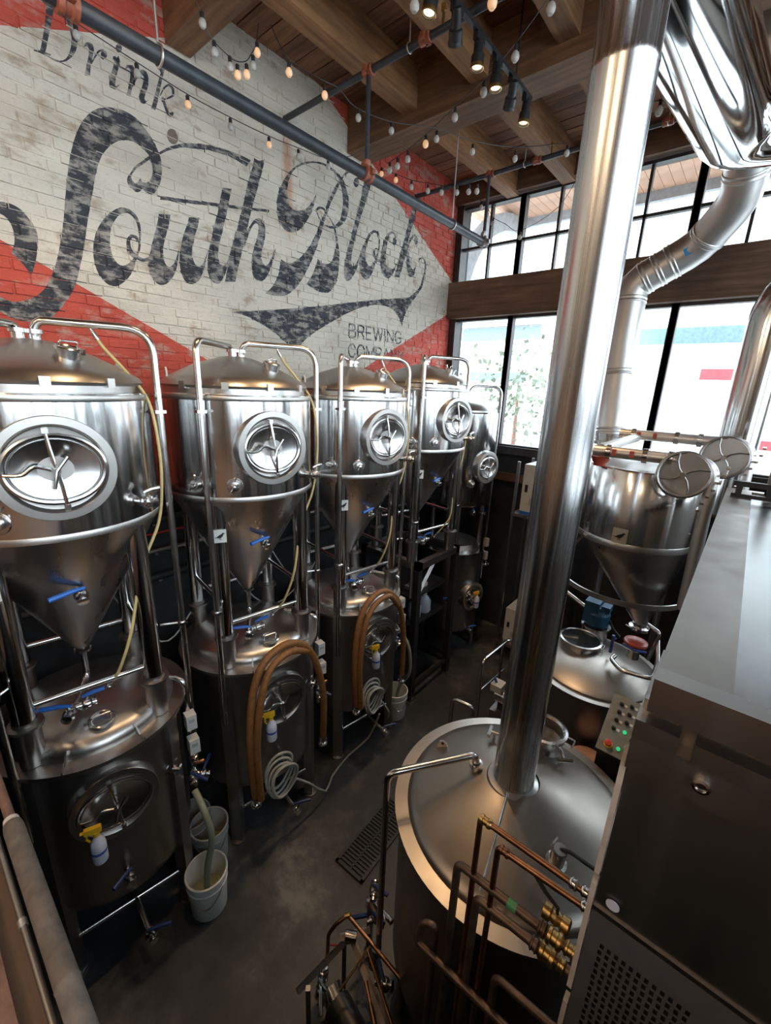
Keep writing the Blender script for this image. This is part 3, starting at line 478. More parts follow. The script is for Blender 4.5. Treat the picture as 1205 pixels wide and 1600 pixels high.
('k',[(1.778,6.134),(1.793,6.168),(1.813,6.204),(1.833,6.231),(1.855,6.251),(1.876,6.26),(1.893,6.259),(1.903,6.244),(1.905,6.218),(1.898,6.183),(1.886,6.145),(1.869,6.106),(1.857,6.076),(1.862,6.065),(1.872,6.063),(1.883,6.075),(1.894,6.087),(1.876,6.064),(1.858,6.041),(1.845,6.037),(1.83,6.037),(1.821,6.048),(1.818,6.069),(1.831,6.106),(1.848,6.147),(1.861,6.183),(1.866,6.21),(1.857,6.219),(1.846,6.219),(1.829,6.196),(1.808,6.166),(1.791,6.133),(1.778,6.107),(1.776,6.116)],[]),
('k',[(1.972,6.328),(2.005,6.334),(2.039,6.34),(2.029,6.312),(2.01,6.256),(1.972,6.139),(1.937,6.033),(1.921,6.034),(1.905,6.034),(1.932,6.11),(1.964,6.198),(1.988,6.258),(2.003,6.3),(1.997,6.313),(1.984,6.315),(1.977,6.322)],[]),
('k',[(1.985,6.143),(1.996,6.163),(2.013,6.19),(2.028,6.212),(2.041,6.226),(2.055,6.237),(2.058,6.241),(2.063,6.238),(2.075,6.233),(2.082,6.227),(2.082,6.215),(2.08,6.198),(2.08,6.19),(2.069,6.182),(2.05,6.165),(2.032,6.151),(2.017,6.144),(2.003,6.139),(1.992,6.135),(1.99,6.127),(2,6.129),(2.015,6.133),(2.034,6.141),(2.055,6.155),(2.077,6.172),(2.096,6.188),(2.101,6.206),(2.104,6.225),(2.103,6.242),(2.092,6.252),(2.078,6.256),(2.064,6.259),(2.048,6.247),(2.033,6.233),(2.017,6.215),(2.002,6.19),(1.987,6.163),(1.977,6.143)],[]),
('k',[(1.988,6.134),(1.992,6.121),(1.997,6.103),(2.003,6.086),(2.009,6.071),(2.016,6.055),(2.024,6.043),(2.036,6.037),(2.048,6.037),(2.066,6.043),(2.077,6.058),(2.081,6.068),(2.083,6.075),(2.067,6.076),(2.061,6.07),(2.054,6.06),(2.057,6.063),(2.06,6.066),(2.053,6.064),(2.047,6.065),(2.041,6.074),(2.035,6.089),(2.029,6.104),(2.023,6.121),(2.016,6.138),(2.012,6.15)],[]),
('k',[(0.763,5.021),(0.784,5.048),(0.808,5.066),(0.824,5.076),(0.84,5.082),(0.862,5.086),(0.886,5.087),(0.913,5.082),(0.939,5.072),(0.961,5.054),(0.98,5.031),(0.997,5.005),(1.009,4.975),(1.016,4.942),(1.017,4.904),(1.009,4.861),(0.997,4.816),(0.985,4.775),(0.972,4.736),(0.955,4.692),(0.941,4.659),(0.933,4.675),(0.92,4.697),(0.905,4.721),(0.887,4.745),(0.867,4.766),(0.851,4.781),(0.862,4.808),(0.875,4.842),(0.881,4.871),(0.883,4.898),(0.883,4.925),(0.88,4.95),(0.874,4.972),(0.863,4.989),(0.847,5.003),(0.828,5.01),(0.813,5.008),(0.796,4.997),(0.771,4.968),(0.75,4.942),(0.754,4.979)],[]),
('b',[(2.101,5.933),(2.104,5.911),(2.098,5.886),(2.084,5.866),(2.064,5.853),(2.043,5.85),(2.025,5.858),(2.013,5.875),(2.009,5.897),(2.015,5.921),(2.029,5.941),(2.049,5.954),(2.07,5.958),(2.088,5.95)],[]),
('k',[(4.117,4.573),(4.114,4.747),(4.136,4.747),(4.139,4.573)],[]),
('k',[(4.115,4.748),(4.208,4.75),(4.208,4.728),(4.115,4.726)],[]),
('k',[(4.194,4.753),(4.242,4.729),(4.233,4.709),(4.184,4.733)],[]),
('k',[(4.239,4.734),(4.241,4.671),(4.219,4.67),(4.217,4.733)],[]),
('k',[(4.243,4.675),(4.195,4.652),(4.186,4.672),(4.234,4.695)],[]),
('k',[(4.21,4.655),(4.117,4.653),(4.116,4.675),(4.209,4.677)],[]),
('k',[(4.194,4.68),(4.256,4.657),(4.248,4.636),(4.187,4.659)],[]),
('k',[(4.254,4.66),(4.255,4.591),(4.233,4.59),(4.232,4.66)],[]),
('k',[(4.257,4.594),(4.196,4.571),(4.188,4.591),(4.249,4.614)],[]),
('k',[(4.212,4.574),(4.118,4.572),(4.118,4.594),(4.211,4.596)],[]),
('k',[(4.279,4.576),(4.275,4.75),(4.296,4.75),(4.301,4.576)],[]),
('k',[(4.276,4.751),(4.374,4.753),(4.375,4.731),(4.276,4.729)],[]),
('k',[(4.362,4.756),(4.41,4.728),(4.399,4.709),(4.351,4.737)],[]),
('k',[(4.406,4.734),(4.409,4.671),(4.387,4.67),(4.384,4.733)],[]),
('k',[(4.411,4.676),(4.364,4.65),(4.353,4.67),(4.401,4.695)],[]),
('k',[(4.377,4.654),(4.278,4.652),(4.278,4.674),(4.377,4.676)],[]),
('k',[(4.352,4.679),(4.421,4.587),(4.404,4.574),(4.334,4.666)],[]),
('k',[(4.442,4.579),(4.435,4.753),(4.457,4.754),(4.464,4.58)],[]),
('k',[(4.436,4.754),(4.548,4.756),(4.548,4.734),(4.437,4.732)],[]),
('k',[(4.439,4.68),(4.541,4.682),(4.541,4.66),(4.44,4.658)],[]),
('k',[(4.442,4.6),(4.555,4.602),(4.555,4.58),(4.443,4.578)],[]),
('k',[(4.595,4.759),(4.653,4.587),(4.632,4.58),(4.574,4.752)],[]),
('k',[(4.626,4.586),(4.668,4.753),(4.689,4.747),(4.647,4.58)],[]),
('k',[(4.683,4.753),(4.742,4.589),(4.721,4.581),(4.663,4.746)],[]),
('k',[(4.715,4.587),(4.756,4.762),(4.777,4.757),(4.737,4.582)],[]),
('k',[(4.817,4.586),(4.807,4.76),(4.829,4.761),(4.839,4.587)],[]),
('k',[(4.871,4.587),(4.86,4.761),(4.882,4.763),(4.893,4.588)],[]),
('k',[(4.874,4.767),(5.02,4.599),(5.004,4.585),(4.857,4.752)],[]),
('k',[(4.995,4.589),(4.983,4.764),(5.005,4.765),(5.017,4.59)],[]),
('k',[(5.17,4.712),(5.119,4.755),(5.134,4.772),(5.184,4.729)],[]),
('k',[(5.144,4.746),(5.071,4.745),(5.071,4.767),(5.144,4.768)],[]),
('k',[(5.095,4.757),(5.049,4.697),(5.032,4.711),(5.078,4.771)],[]),
('k',[(5.057,4.723),(5.063,4.635),(5.041,4.633),(5.035,4.721)],[]),
('k',[(5.052,4.659),(5.107,4.602),(5.091,4.586),(5.036,4.643)],[]),
('k',[(5.082,4.612),(5.155,4.613),(5.156,4.591),(5.082,4.59)],[]),
('k',[(5.131,4.605),(5.179,4.641),(5.192,4.623),(5.144,4.587)],[]),
('k',[(5.167,4.615),(5.162,4.682),(5.184,4.683),(5.189,4.617)],[]),
('k',[(5.184,4.662),(5.111,4.66),(5.11,4.682),(5.184,4.684)],[]),
('k',[(4.24,4.452),(4.195,4.506),(4.212,4.52),(4.256,4.466)],[]),
('k',[(4.22,4.494),(4.15,4.495),(4.15,4.517),(4.22,4.516)],[]),
('k',[(4.175,4.507),(4.129,4.448),(4.112,4.462),(4.158,4.52)],[]),
('k',[(4.137,4.473),(4.139,4.385),(4.117,4.385),(4.115,4.473)],[]),
('k',[(4.13,4.41),(4.178,4.351),(4.161,4.337),(4.113,4.396)],[]),
('k',[(4.154,4.363),(4.223,4.362),(4.223,4.34),(4.154,4.341)],[]),
('k',[(4.199,4.35),(4.241,4.404),(4.258,4.391),(4.216,4.337)],[]),
('k',[(4.315,4.516),(4.389,4.516),(4.389,4.494),(4.315,4.494)],[]),
('k',[(4.38,4.519),(4.433,4.461),(4.417,4.447),(4.364,4.505)],[]),
('k',[(4.429,4.472),(4.432,4.384),(4.41,4.383),(4.407,4.471)],[]),
('k',[(4.436,4.394),(4.386,4.336),(4.369,4.35),(4.419,4.408)],[]),
('k',[(4.394,4.339),(4.32,4.34),(4.32,4.362),(4.394,4.361)],[]),
('k',[(4.328,4.336),(4.276,4.394),(4.292,4.409),(4.345,4.351)],[]),
('k',[(4.28,4.384),(4.277,4.472),(4.299,4.472),(4.302,4.385)],[]),
('k',[(4.274,4.462),(4.323,4.52),(4.34,4.505),(4.29,4.447)],[]),
('k',[(4.452,4.34),(4.446,4.514),(4.468,4.515),(4.474,4.34)],[]),
('k',[(4.461,4.518),(4.552,4.37),(4.534,4.358),(4.442,4.507)],[]),
('k',[(4.523,4.369),(4.602,4.517),(4.622,4.507),(4.543,4.359)],[]),
('k',[(4.618,4.514),(4.626,4.34),(4.604,4.339),(4.596,4.513)],[]),
('k',[(4.642,4.338),(4.633,4.513),(4.655,4.514),(4.664,4.339)],[]),
('k',[(4.635,4.514),(4.728,4.514),(4.728,4.492),(4.635,4.492)],[]),
('k',[(4.715,4.517),(4.763,4.489),(4.752,4.47),(4.704,4.498)],[]),
('k',[(4.76,4.495),(4.763,4.428),(4.741,4.427),(4.738,4.493)],[]),
('k',[(4.766,4.434),(4.72,4.405),(4.708,4.423),(4.754,4.452)],[]),
('k',[(4.732,4.408),(4.639,4.409),(4.639,4.431),(4.732,4.43)],[]),
('k',[(4.79,4.342),(4.854,4.515),(4.874,4.508),(4.811,4.335)],[]),
('k',[(4.866,4.516),(4.951,4.343),(4.931,4.333),(4.846,4.506)],[]),
('k',[(4.815,4.41),(4.919,4.409),(4.919,4.387),(4.815,4.388)],[]),
('k',[(4.964,4.336),(4.952,4.511),(4.974,4.512),(4.986,4.338)],[]),
('k',[(4.966,4.516),(5.108,4.345),(5.091,4.331),(4.949,4.502)],[]),
('k',[(5.083,4.335),(5.07,4.51),(5.092,4.512),(5.105,4.337)],[]),
('k',[(5.127,4.515),(5.208,4.423),(5.192,4.408),(5.11,4.501)],[]),
('k',[(5.179,4.421),(5.246,4.514),(5.264,4.502),(5.196,4.408)],[]),
('k',[(5.203,4.434),(5.211,4.336),(5.189,4.335),(5.182,4.432)],[])]

ELS = []
for cls, outer, holes in MURAL:
    rings = [outer] + holes
    xs = [p[0] for p in outer]; ys = [p[1] for p in outer]
    ELS.append((cls, rings, (min(xs), min(ys), max(xs), max(ys))))
def inside(ring, x, y):
    c = False; j = len(ring) - 1
    for i in range(len(ring)):
        xi, yi = ring[i]; xj, yj = ring[j]
        if (yi > y) != (yj > y) and x < (xj - xi) * (y - yi) / (yj - yi) + xi: c = not c
        j = i
    return c
PRIO = {'k': 3, 'b': 2, 'r': 1}; MI = {'w': 0, 'r': 1, 'k': 2, 'b': 3}
def paint_at(x, y, cand):
    best = 'w'; bp = 0
    for cls, rings, bb in cand:
        if PRIO[cls] > bp and bb[0] <= x <= bb[2] and bb[1] <= y <= bb[3] and inside(rings[0], x, y) and not any(inside(h, x, y) for h in rings[1:]):
            best = cls; bp = PRIO[cls]
    return MI[best]
def clip(a, b, R):
    x0, y0, x1, y1 = R; t0, t1 = 0.0, 1.0; dx, dy = b[0] - a[0], b[1] - a[1]
    for p, q in ((-dx, a[0] - x0), (dx, x1 - a[0]), (-dy, a[1] - y0), (dy, y1 - a[1])):
        if abs(p) < 1e-12:
            if q < 0: return None
        else:
            t = q / p
            if p < 0:
                if t > t1: return None
                t0 = max(t0, t)
            else:
                if t < t0: return None
                t1 = min(t1, t)
    if t1 - t0 < 1e-9: return None
    return (a[0] + t0 * dx, a[1] + t0 * dy), (a[0] + t1 * dx, a[1] + t1 * dy)
def painted_rect(R):
    """triangulate the rectangle along the paint edges -> verts2d, faces, paint index"""
    cand = [e for e in ELS if not (e[2][0] > R[2] or e[2][2] < R[0] or e[2][1] > R[3] or e[2][3] < R[1])]
    segs = []
    for cls, rings, bb in cand:
        for ring in rings:
            for i in range(len(ring)):
                s = clip(ring[i - 1], ring[i], R)
                if s: segs.append(s)
    corners = [(R[0], R[1]), (R[2], R[1]), (R[2], R[3]), (R[0], R[3])]
    if not segs:
        return corners, [(0, 1, 2, 3)], [paint_at((R[0] + R[2]) / 2, (R[1] + R[3]) / 2, cand)]
    vs = [Vector(c) for c in corners]; es = [(0, 1), (1, 2), (2, 3), (3, 0)]
    for a, b in segs:
        es.append((len(vs), len(vs) + 1)); vs += [Vector(a), Vector(b)]
    ov, oe, of, *_ = delaunay_2d_cdt(vs, es, [], 0, 1e-5)
    pts = [(p[0], p[1]) for p in ov]; fs = []; ms = []
    for f in of:
        cx = sum(pts[i][0] for i in f) / len(f); cy = sum(pts[i][1] for i in f) / len(f)
        fs.append(tuple(f)); ms.append(paint_at(cx, cy, cand))
    return pts, fs, ms
PM = [M['pw'], M['pr'], M['pk'], M['pb']]
Z0, Z1, Y0, Y1 = 3.0, 6.99, 0.15, 6.5
wall = MB()
pts, fs, ms = painted_rect((Y0, Z0, Y1, Z1))
o = len(wall.v); wall.v += [(WX - 0.004, p[0], p[1]) for p in pts]; wall.f += [tuple(i + o for i in f) for f in fs]; wall.mi += ms
wall.box(WX - 0.35, WX - 0.03, -4.2, 6.9, -0.2, 7.2, m=4)
wall.box(WX - 0.03, WX - 0.004, -4.2, Y0, Z0, Z1, m=0)
wall.box(WX - 0.03, WX - 0.004, -4.2, 6.5, 0, Z0, m=4)
wall_left = structure(wall.build('wall_left', PM + [M['darkwall']], smooth=False, fix=False))

bricks = []
RH, RL = 0.076, 0.218
row = 0; z = Z0
while z < Z1 - 0.02:
    off = (row % 2) * RL / 2 + random.uniform(-0.02, 0.02)
    y = Y0 - off
    while y < Y1:
        L_ = RL * random.uniform(0.92, 1.08)
        a, b = max(y, Y0), min(y + L_ - 0.012, Y1)
        if b - a > 0.03:
            bricks.append((a + random.uniform(-0.003, 0.004), z + 0.005 + random.uniform(-0.004, 0.004), b + random.uniform(-0.004, 0.003), z + RH - 0.006 + random.uniform(-0.004, 0.004)))
        y += L_
    z += RH; row += 1
def brick_geo(R, mb):
    pts, fs, ms = painted_rect((R[0] + 0.003, R[1] + 0.003, R[2] - 0.003, R[3] - 0.003))
    d = random.uniform(-0.001, 0.009); tx = random.uniform(-0.035, 0.035); ty = random.uniform(-0.08, 0.08)
    cx, cy = (R[0] + R[2]) / 2, (R[1] + R[3]) / 2
    dep = lambda x, y: WX + d + (x - cx) * tx + (y - cy) * ty
    o = len(mb.v)
    mb.v += [(dep(*p), p[0], p[1]) for p in pts]; mb.f += [tuple(i + o for i in f) for f in fs]; mb.mi += ms
    q = [(R[0] + 0.003, R[1] + 0.003), (R[2] - 0.003, R[1] + 0.003), (R[2] - 0.003, R[3] - 0.003), (R[0] + 0.003, R[3] - 0.003)]
    e = [(R[0], R[1]), (R[2], R[1]), (R[2], R[3]), (R[0], R[3])]
    cand = [t for t in ELS if not (t[2][0] > R[2] or t[2][2] < R[0] or t[2][1] > R[3] or t[2][3] < R[1])]
    for i in range(4):
        k = (i + 1) % 4
        o = len(mb.v)
        mb.v += [(dep(*q[i]), *q[i]), (dep(*q[k]), *q[k]), (dep(*q[k]) - 0.004, *e[k]), (dep(*q[i]) - 0.004, *e[i]), (WX - 0.005, *e[k]), (WX - 0.005, *e[i])]
        mm = paint_at((q[i][0] + q[k][0]) / 2, (q[i][1] + q[k][1]) / 2, cand)
        mb.f += [(o, o + 3, o + 2, o + 1), (o + 3, o + 5, o + 4, o + 2)]; mb.mi += [mm, mm]
def shown(R):
    """how large a brick shows in the photograph"""
    p = Vector((WX, (R[0] + R[2]) / 2, (R[1] + R[3]) / 2)) - EYE
    zc = p.dot(_f)
    if zc < 0.3: return 0
    px, py = 602.5 + 668.7 * p.dot(_r2) / zc, 800 - 668.7 * p.dot(_u2) / zc
    if px < 5 or py < 5 or py > 590: return 0
    if py > 520 and px < 660: return 0.0
    return (R[2] - R[0]) * (R[3] - R[1]) * abs(p.x) / p.length ** 3
order = sorted(bricks, key=shown, reverse=True)
for R in order[:300]:
    mb = MB(); brick_geo(R, mb); mb.build('brick', PM, wall_left, smooth=False, fix=False)
mb = MB()
for R in order[300:]: brick_geo(R, mb)
props(mb.build('brick_courses', PM, wall_left, smooth=False, fix=False), kind='stuff')

# ---- street wall: timbers, dark panel, windows
wf = MB().box(-4.2, 3.4, 6.52, 6.75, 0, 3.05)
wf.box(-4.2, 3.4, 6.45, 6.75, 6.68, 7.6)
wall_front = structure(wf.build('wall_front', M['darkwall'], smooth=False))
MB().box(-4.13, 1.8, 6.32, 6.72, 5.08, 5.60).build('beam', M['beam'], wall_front, smooth=False)
MB().box(-4.13, 1.8, 6.36, 6.72, 6.66, 6.95).build('header_beam', M['beam'], wall_front, smooth=False)
MB().box(-3.6, 1.8, 6.40, 6.56, 3.05, 3.17).build('sill', M['frame'], wall_front, smooth=False)
MB().box(-3.6, 1.8, 6.44, 6.56, 2.62, 2.74).build('ledge', M['crossbeam'], wall_front, smooth=False)
MB().box(-4.13, -4.02, 6.42, 6.60, 3.05, 6.95).build('corner_post', M['frame'], wall_front, smooth=False)
XM = [-4.07, -3.09, -2.05, -1.0, 0.05, 1.1, 1.78]
wn = 1
for a, b in zip(XM, XM[1:]):
    for (z0, z1, upper) in ((5.60, 6.64, True), (3.16, 5.08, False)):
        fr = MB()
        t = 0.06
        fr.box(a - t / 2, a + t * 0.7, 6.46, 6.56, z0, z1); fr.box(b - t * 0.7, b + t / 2, 6.46, 6.56, z0, z1)
        fr.box(a, b, 6.46, 6.56, z0, z0 + 0.035); fr.box(a, b, 6.46, 6.56, z1 - 0.035, z1)
        w = structure(fr.build('window_%d' % wn, M['frame'], smooth=False)); wn += 1
        mid = (a + b) / 2
        if upper:
            MB().box(mid - 0.016, mid + 0.016, 6.48, 6.55, z0, z1).build('mullion', M['frame'], w, smooth=False)
            MB().box(a, b, 6.48, 6.55, 6.065, 6.10).build('muntin', M['frame'], w, smooth=False)
            for (p0, p1) in ((a + 0.03, mid - 0.016), (mid + 0.016, b - 0.03)):
                for (q0, q1) in ((z0 + 0.03, 6.066), (6.10, z1 - 0.03)):
                    MB().add([(p0, 6.51, q0), (p1, 6.51, q0), (p1, 6.51, q1), (p0, 6.51, q1)], [(0, 1, 2, 3)]).build('pane', M['glass'], w, smooth=False, fix=False)
        else:
            MB().add([(a + 0.03, 6.51, z0 + 0.03), (b - 0.03, 6.51, z0 + 0.03), (b - 0.03, 6.51, z1 - 0.03), (a + 0.03, 6.51, z1 - 0.03)], [(0, 1, 2, 3)]).build('pane', M['glass'], w, smooth=False, fix=False)

# ---- right wall with tall unseen windows added for even light, and the back of the taproom
wr = MB().box(1.85, 2.1, -4.2, 6.6, 0, 3.4); wr.box(1.85, 2.1, -4.2, 6.6, 6.8, 7.05)
YW = [-4.0, -2.4, -0.8, 0.8, 2.4, 4.0, 5.6]
for i, yy in enumerate(YW): wr.box(1.85, 2.1, yy - 0.14, yy + 0.14, 3.4, 6.8)
wr.box(1.85, 2.1, 5.6, 6.6, 3.4, 6.8)
structure(wr.build('wall_right', M['wallplain'], smooth=False))
for a, b in zip(YW, YW[1:]):
    fr = MB(); a2, b2 = a + 0.14, b - 0.14; mid = (a2 + b2) / 2
    for zz in (3.4, 4.5, 5.6, 6.75): fr.box(1.92, 1.98, a2, b2, zz, zz + 0.05)
    for yy in (a2, mid - 0.02, b2 - 0.05): fr.box(1.92, 1.98, yy, yy + 0.05, 3.4, 6.8)
    w = structure(fr.build('window_%d' % wn, M['frame'], smooth=False)); wn += 1
    MB().add([(1.95, a2, 3.45), (1.95, b2, 3.45), (1.95, b2, 6.75), (1.95, a2, 6.75)], [(0, 1, 2, 3)]).build('pane', M['glass'], w, smooth=False, fix=False)
structure(MB().box(-4.6, 3.4, -4.4, -4.2, 0, 7.1).build('wall_back', M['wallplain'], smooth=False))

mz = structure(MB().box(-4.13, 1.85, -4.2, -0.24, 2.35, 2.6).build('added_mezzanine_floor', M['crossbeam'], smooth=False))  # unseen slab added behind the camera, keeps light off the floor below

# ---- the street outside
structure(MB().box(-60, 60, 6.9, 90, 0.8, 1.0).build('street', M['asphalt'], smooth=False))
can = thing('canopy', 'timber boarded canopy over the pavement outside the upper windows', 'canopy', (0, 0, 0))
sb = MB().box(-0.07, 0.07, 6.76, 8.9, 0, 0.03).build('soffit_board', M['soffit'], can, smooth=False)
sb.location = (-4.9, 0, 7.2)
for i in range(1, 56):
    c = sb.copy(); COL.objects.link(c); c.parent = can; c.location = (-4.9 + 0.148 * i, 0, 7.2)
MB().box(-5.0, 3.4, 8.9, 9.0, 7.05, 7.4).build('fascia', M['stonegrey'], can, smooth=False)
pl_ = [(6.76 + 2.0 * (1 - math.cos(t)), 5.3 + 1.9 * math.sin(t)) for t in [PI / 2 * i / 10 for i in range(11)]]
pl_ += [(6.76 + 1.72 * (1 - math.cos(t)) + 0.3, 5.3 + 1.62 * math.sin(t)) for t in [PI / 2 * i / 10 for i in range(10, -1, -1)]]
MB().prism(pl_, -0.07, 0.07, Matrix(((0, 0, 1, -4.3), (1, 0, 0, 0), (0, 1, 0, 0), (0, 0, 0, 1)))).build('bracket', M['stonegrey'], can, smooth=False)
bld = thing('street_building', 'pale two storey building across the street with a dark window band', 'building', (0, 26, 1.0))
MB().box(-26, 8, 0, 6, 0, 14).build('facade', M['palebuild'], bld, smooth=False)
MB().box(-15.6, -10.5, -0.05, 0.1, 6.0, 6.7).build('window', M['greyglass'], bld, smooth=False)
MB().box(-16.0, -10, -0.3, 0, 6.75, 6.85).build('cornice', M['stonegrey'], bld, smooth=False)
MB().box(-15.0, -11.0, -0.05, 0.1, 3.6, 4.1).build('shop_window', M['greyglass'], bld, smooth=False)
bus = thing('bus', 'white and red city bus passing outside the right hand windows', 'bus', (-1.6, 16, 1.0))
MB().box(-4.2, 4.5, 0, 2.4, 0.5, 5.6).build('body', M['palebuild'], bus, smooth=False)
MB().box(-4.0, 4.3, -0.02, 0.05, 4.55, 5.0).build('upper_window_band', M['greyglass'], bus, smooth=False)
MB().box(0.1, 4.5, -0.03, 0.02, 3.55, 3.85).build('red_stripe', M['redcar'], bus, smooth=False)
MB().box(0.0, 1.3, -0.02, 0.05, 2.3, 2.8).build('lower_window_band', M['stonegrey'], bus, smooth=False)
MB().box(0.6, 4.5, -0.03, 0.02, 1.7, 1.95).build('lower_red_stripe', M['redcar'], bus, smooth=False)
for xx in (-2.8, 2.6):
    MB().cyl((xx, -0.05, 0.5), (xx, 0.25, 0.5), 0.5, seg=20).build('wheel', M['rubber'], bus)
tr = thing('street_tree', 'thin leafy street tree in front of the pale building', 'tree', (-5.5, 12.5, 1.0))
MB().tube([(0, 0, 0), (0.05, 0, 1.6), (0, 0.05, 2.8)], [0.09, 0.07, 0.04], 8).build('trunk', M['rustpipe'], tr)
cr = MB()
for i in range(420):
    d = Vector((random.gauss(0, 0.75), random.gauss(0, 0.7), random.gauss(0, 0.75))); c = Vector((0, 0, 2.9)) + d
    s = random.uniform(0.06, 0.13); a = Vector((random.gauss(0, 1), random.gauss(0, 1), random.gauss(0, 1))).normalized(); b = a.orthogonal().normalized()
    cr.add([c - a * s, c + b * s * 0.6, c + a * s, c - b * s * 0.6], [(0, 1, 2, 3)])
props(cr.build('foliage', M['foliage'], tr, smooth=False, fix=False), kind='stuff')

# ================================================================ THE TANK ROW
TX = -3.1
TY = [0.63, 1.88, 3.12, 4.32]
TYAW = math.radians(-9)
XM_ = Matrix(((0, 0, 1, 0), (1, 0, 0, 0), (0, 1, 0, 0), (0, 0, 0, 1)))      # lathe axis z -> local +x, x->y, y->z
def side(r, az, z, tilt=0.0):
    """matrix at (r, az, z) whose z axis points out of the tank"""
    a = math.radians(az)
    return frame_to((r * math.cos(a), r * math.sin(a), z), (math.cos(a) * math.cos(tilt), math.sin(a) * math.cos(tilt), math.sin(tilt)))
def polar(r, az, z=0.0): a = math.radians(az); return Vector((r * math.cos(a), r * math.sin(a), z))

def manway(t, R, z, open_r=0.235, door=(0.185, 0.135), stick=0.0):
    """round recessed manway with an oval door, cross bar and handle; faces local +x"""
    g = MB()
    X = Matrix.Translation((0, 0, z)) @ XM_
    xo = R + 0.034 + stick; xi = R + 0.012 + stick
    g.lathe([(open_r + 0.02, R * 0.84), (open_r + 0.02, xo - 0.003), (open_r + 0.018, xo), (open_r - 0.018, xo), (open_r - 0.022, xo - 0.004), (open_r - 0.034, xi), (open_r - 0.05, xi - 0.002), (0.0, xi - 0.002)], 56, X)
    ring = g.build('manway_ring', M['brush'], t)
    f = MB()
    n = 40
    f.tube([(xi + 0.012, door[0] * 1.10 * math.cos(2 * PI * i / n), z + door[1] * 1.10 * math.sin(2 * PI * i / n)) for i in range(n)], 0.013, 8, False, True)
    f.build('door_frame', M['tube'], ring)
    d = MB()
    d.lathe([(1.0, xi + 0.012), (0.97, xi + 0.020), (0.85, xi + 0.014), (0.4, xi - 0.002), (0.0, xi - 0.006)], 40, Matrix.Translation((0, 0, z)) @ XM_ @ Matrix.Diagonal((door[0], door[1], 1, 1)))
    dr = d.build('door', M['door'], t)
    c = MB()
    h = open_r * 0.86
    c.tube([(xo - 0.004, -0.02, z + h * 0.93), (xo + 0.012, -0.012, z + h * 0.5), (xo + 0.014, 0.012, z - h * 0.4), (xo - 0.004, 0.02, z - h * 0.95)], 0.009, 8)
    c.box(xo - 0.03, xo + 0.012, -0.032, -0.006, z + h * 0.86, z + h * 0.98)
    c.box(xo - 0.03, xo + 0.012, 0.006, 0.032, z - h * 1.0, z - h * 0.88)
    c.build('cross_bar', M['tube'], dr)
    hd = MB()
    hd.tube(smoothpath([(xo + 0.0, -h * 0.98, z - 0.01), (xo + 0.016, -h * 0.65, z - 0.012), (xo + 0.022, -h * 0.4, z + 0.022), (xo + 0.026, -0.02, z + 0.004)]), 0.008, 8)
    hd.cyl((xo - 0.02, -h * 0.99, z - 0.055), (xo - 0.02, -h * 0.99, z + 0.055), 0.013, seg=10)
    hd.box(xo - 0.03, xo - 0.01, -h * 1.02, -h * 0.96, z - 0.02, z + 0.02)
    hd.build('handle', M['tube'], dr)
    kn = MB()
    kn.cyl((xi, 0, z), (xo + 0.05, 0, z), 0.016, seg=12)
    kn.tube([(xo + 0.042, 0.05, z + 0.065), (xo + 0.046, 0, z), (xo + 0.042, -0.02, z - 0.085)], 0.008, 8)
    kn.build('wing_knob', M['tube'], dr)

def port(t, R, az, z, name='sample_port'):
    X = side(R - 0.004, az, z)
    p = MB()
    p.lathe([(0.0, 0.009), (0.052, 0.009), (0.056, 0.005), (0.056, -0.02)], 24, X)
    p.lathe([(0.026, 0.0), (0.026, 0.03), (0.034, 0.032), (0.034, 0.044), (0.02, 0.046), (0.014, 0.075), (0.0, 0.078)], 16, X)
    o = p.build(name, M['tube'], t)
    w = MB()
    w.tube([X @ Vector((0.0, 0.036, 0.038)), X @ Vector((0.01, 0.062, 0.04)), X @ Vector((0.02, 0.075, 0.05))], 0.006, 6)
    w.tube([X @ Vector((-0.02, -0.03, 0.06)), X @ Vector((0.0, 0.0, 0.068)), X @ Vector((0.03, 0.02, 0.066))], 0.006, 6)
    w.build('clamp', M['tube'], o)

def valve(t, X, length=0.09, hand='blue', name='valve', ang=0.0, hl=0.13):
    """ball valve lying along the z axis of X, lever on its side"""
    b = MB()
    b.lathe([(0.0, 0), (0.02, 0), (0.02, 0.02), (0.03, 0.022), (0.03, 0.032), (0.018, 0.034), (0.018, 0.04)], 14, X)
    b.ball((0, 0, 0), 0.033, 12) if False else None
    b.lathe([(0.018, 0.035), (0.034, 0.045), (0.038, 0.062), (0.034, 0.08), (0.018, 0.09), (0.018, 0.1), (0.03, 0.102), (0.03, 0.112), (0.02, 0.114), (0.0, 0.114)], 14, X)
    b.cyl(X @ Vector((0, 0.03, 0.062)), X @ Vector((0, 0.058, 0.062)), 0.010, seg=8)
    o = b.build(name, M['tube'], t)
    h = MB()
    ca, sa = math.cos(ang), math.sin(ang)
    p0 = Vector((0, 0.058, 0.062)); d = Vector((ca, 0, sa))
    pts = [p0 - d * 0.02, p0 + d * hl * 0.3 + Vector((0, 0.012, 0)), p0 + d * hl + Vector((0, 0.014, 0))]
    h.tube([X @ p for p in pts], [0.009, 0.0135, 0.0145], 8)
    h.build('lever', M[hand], o)
    return o

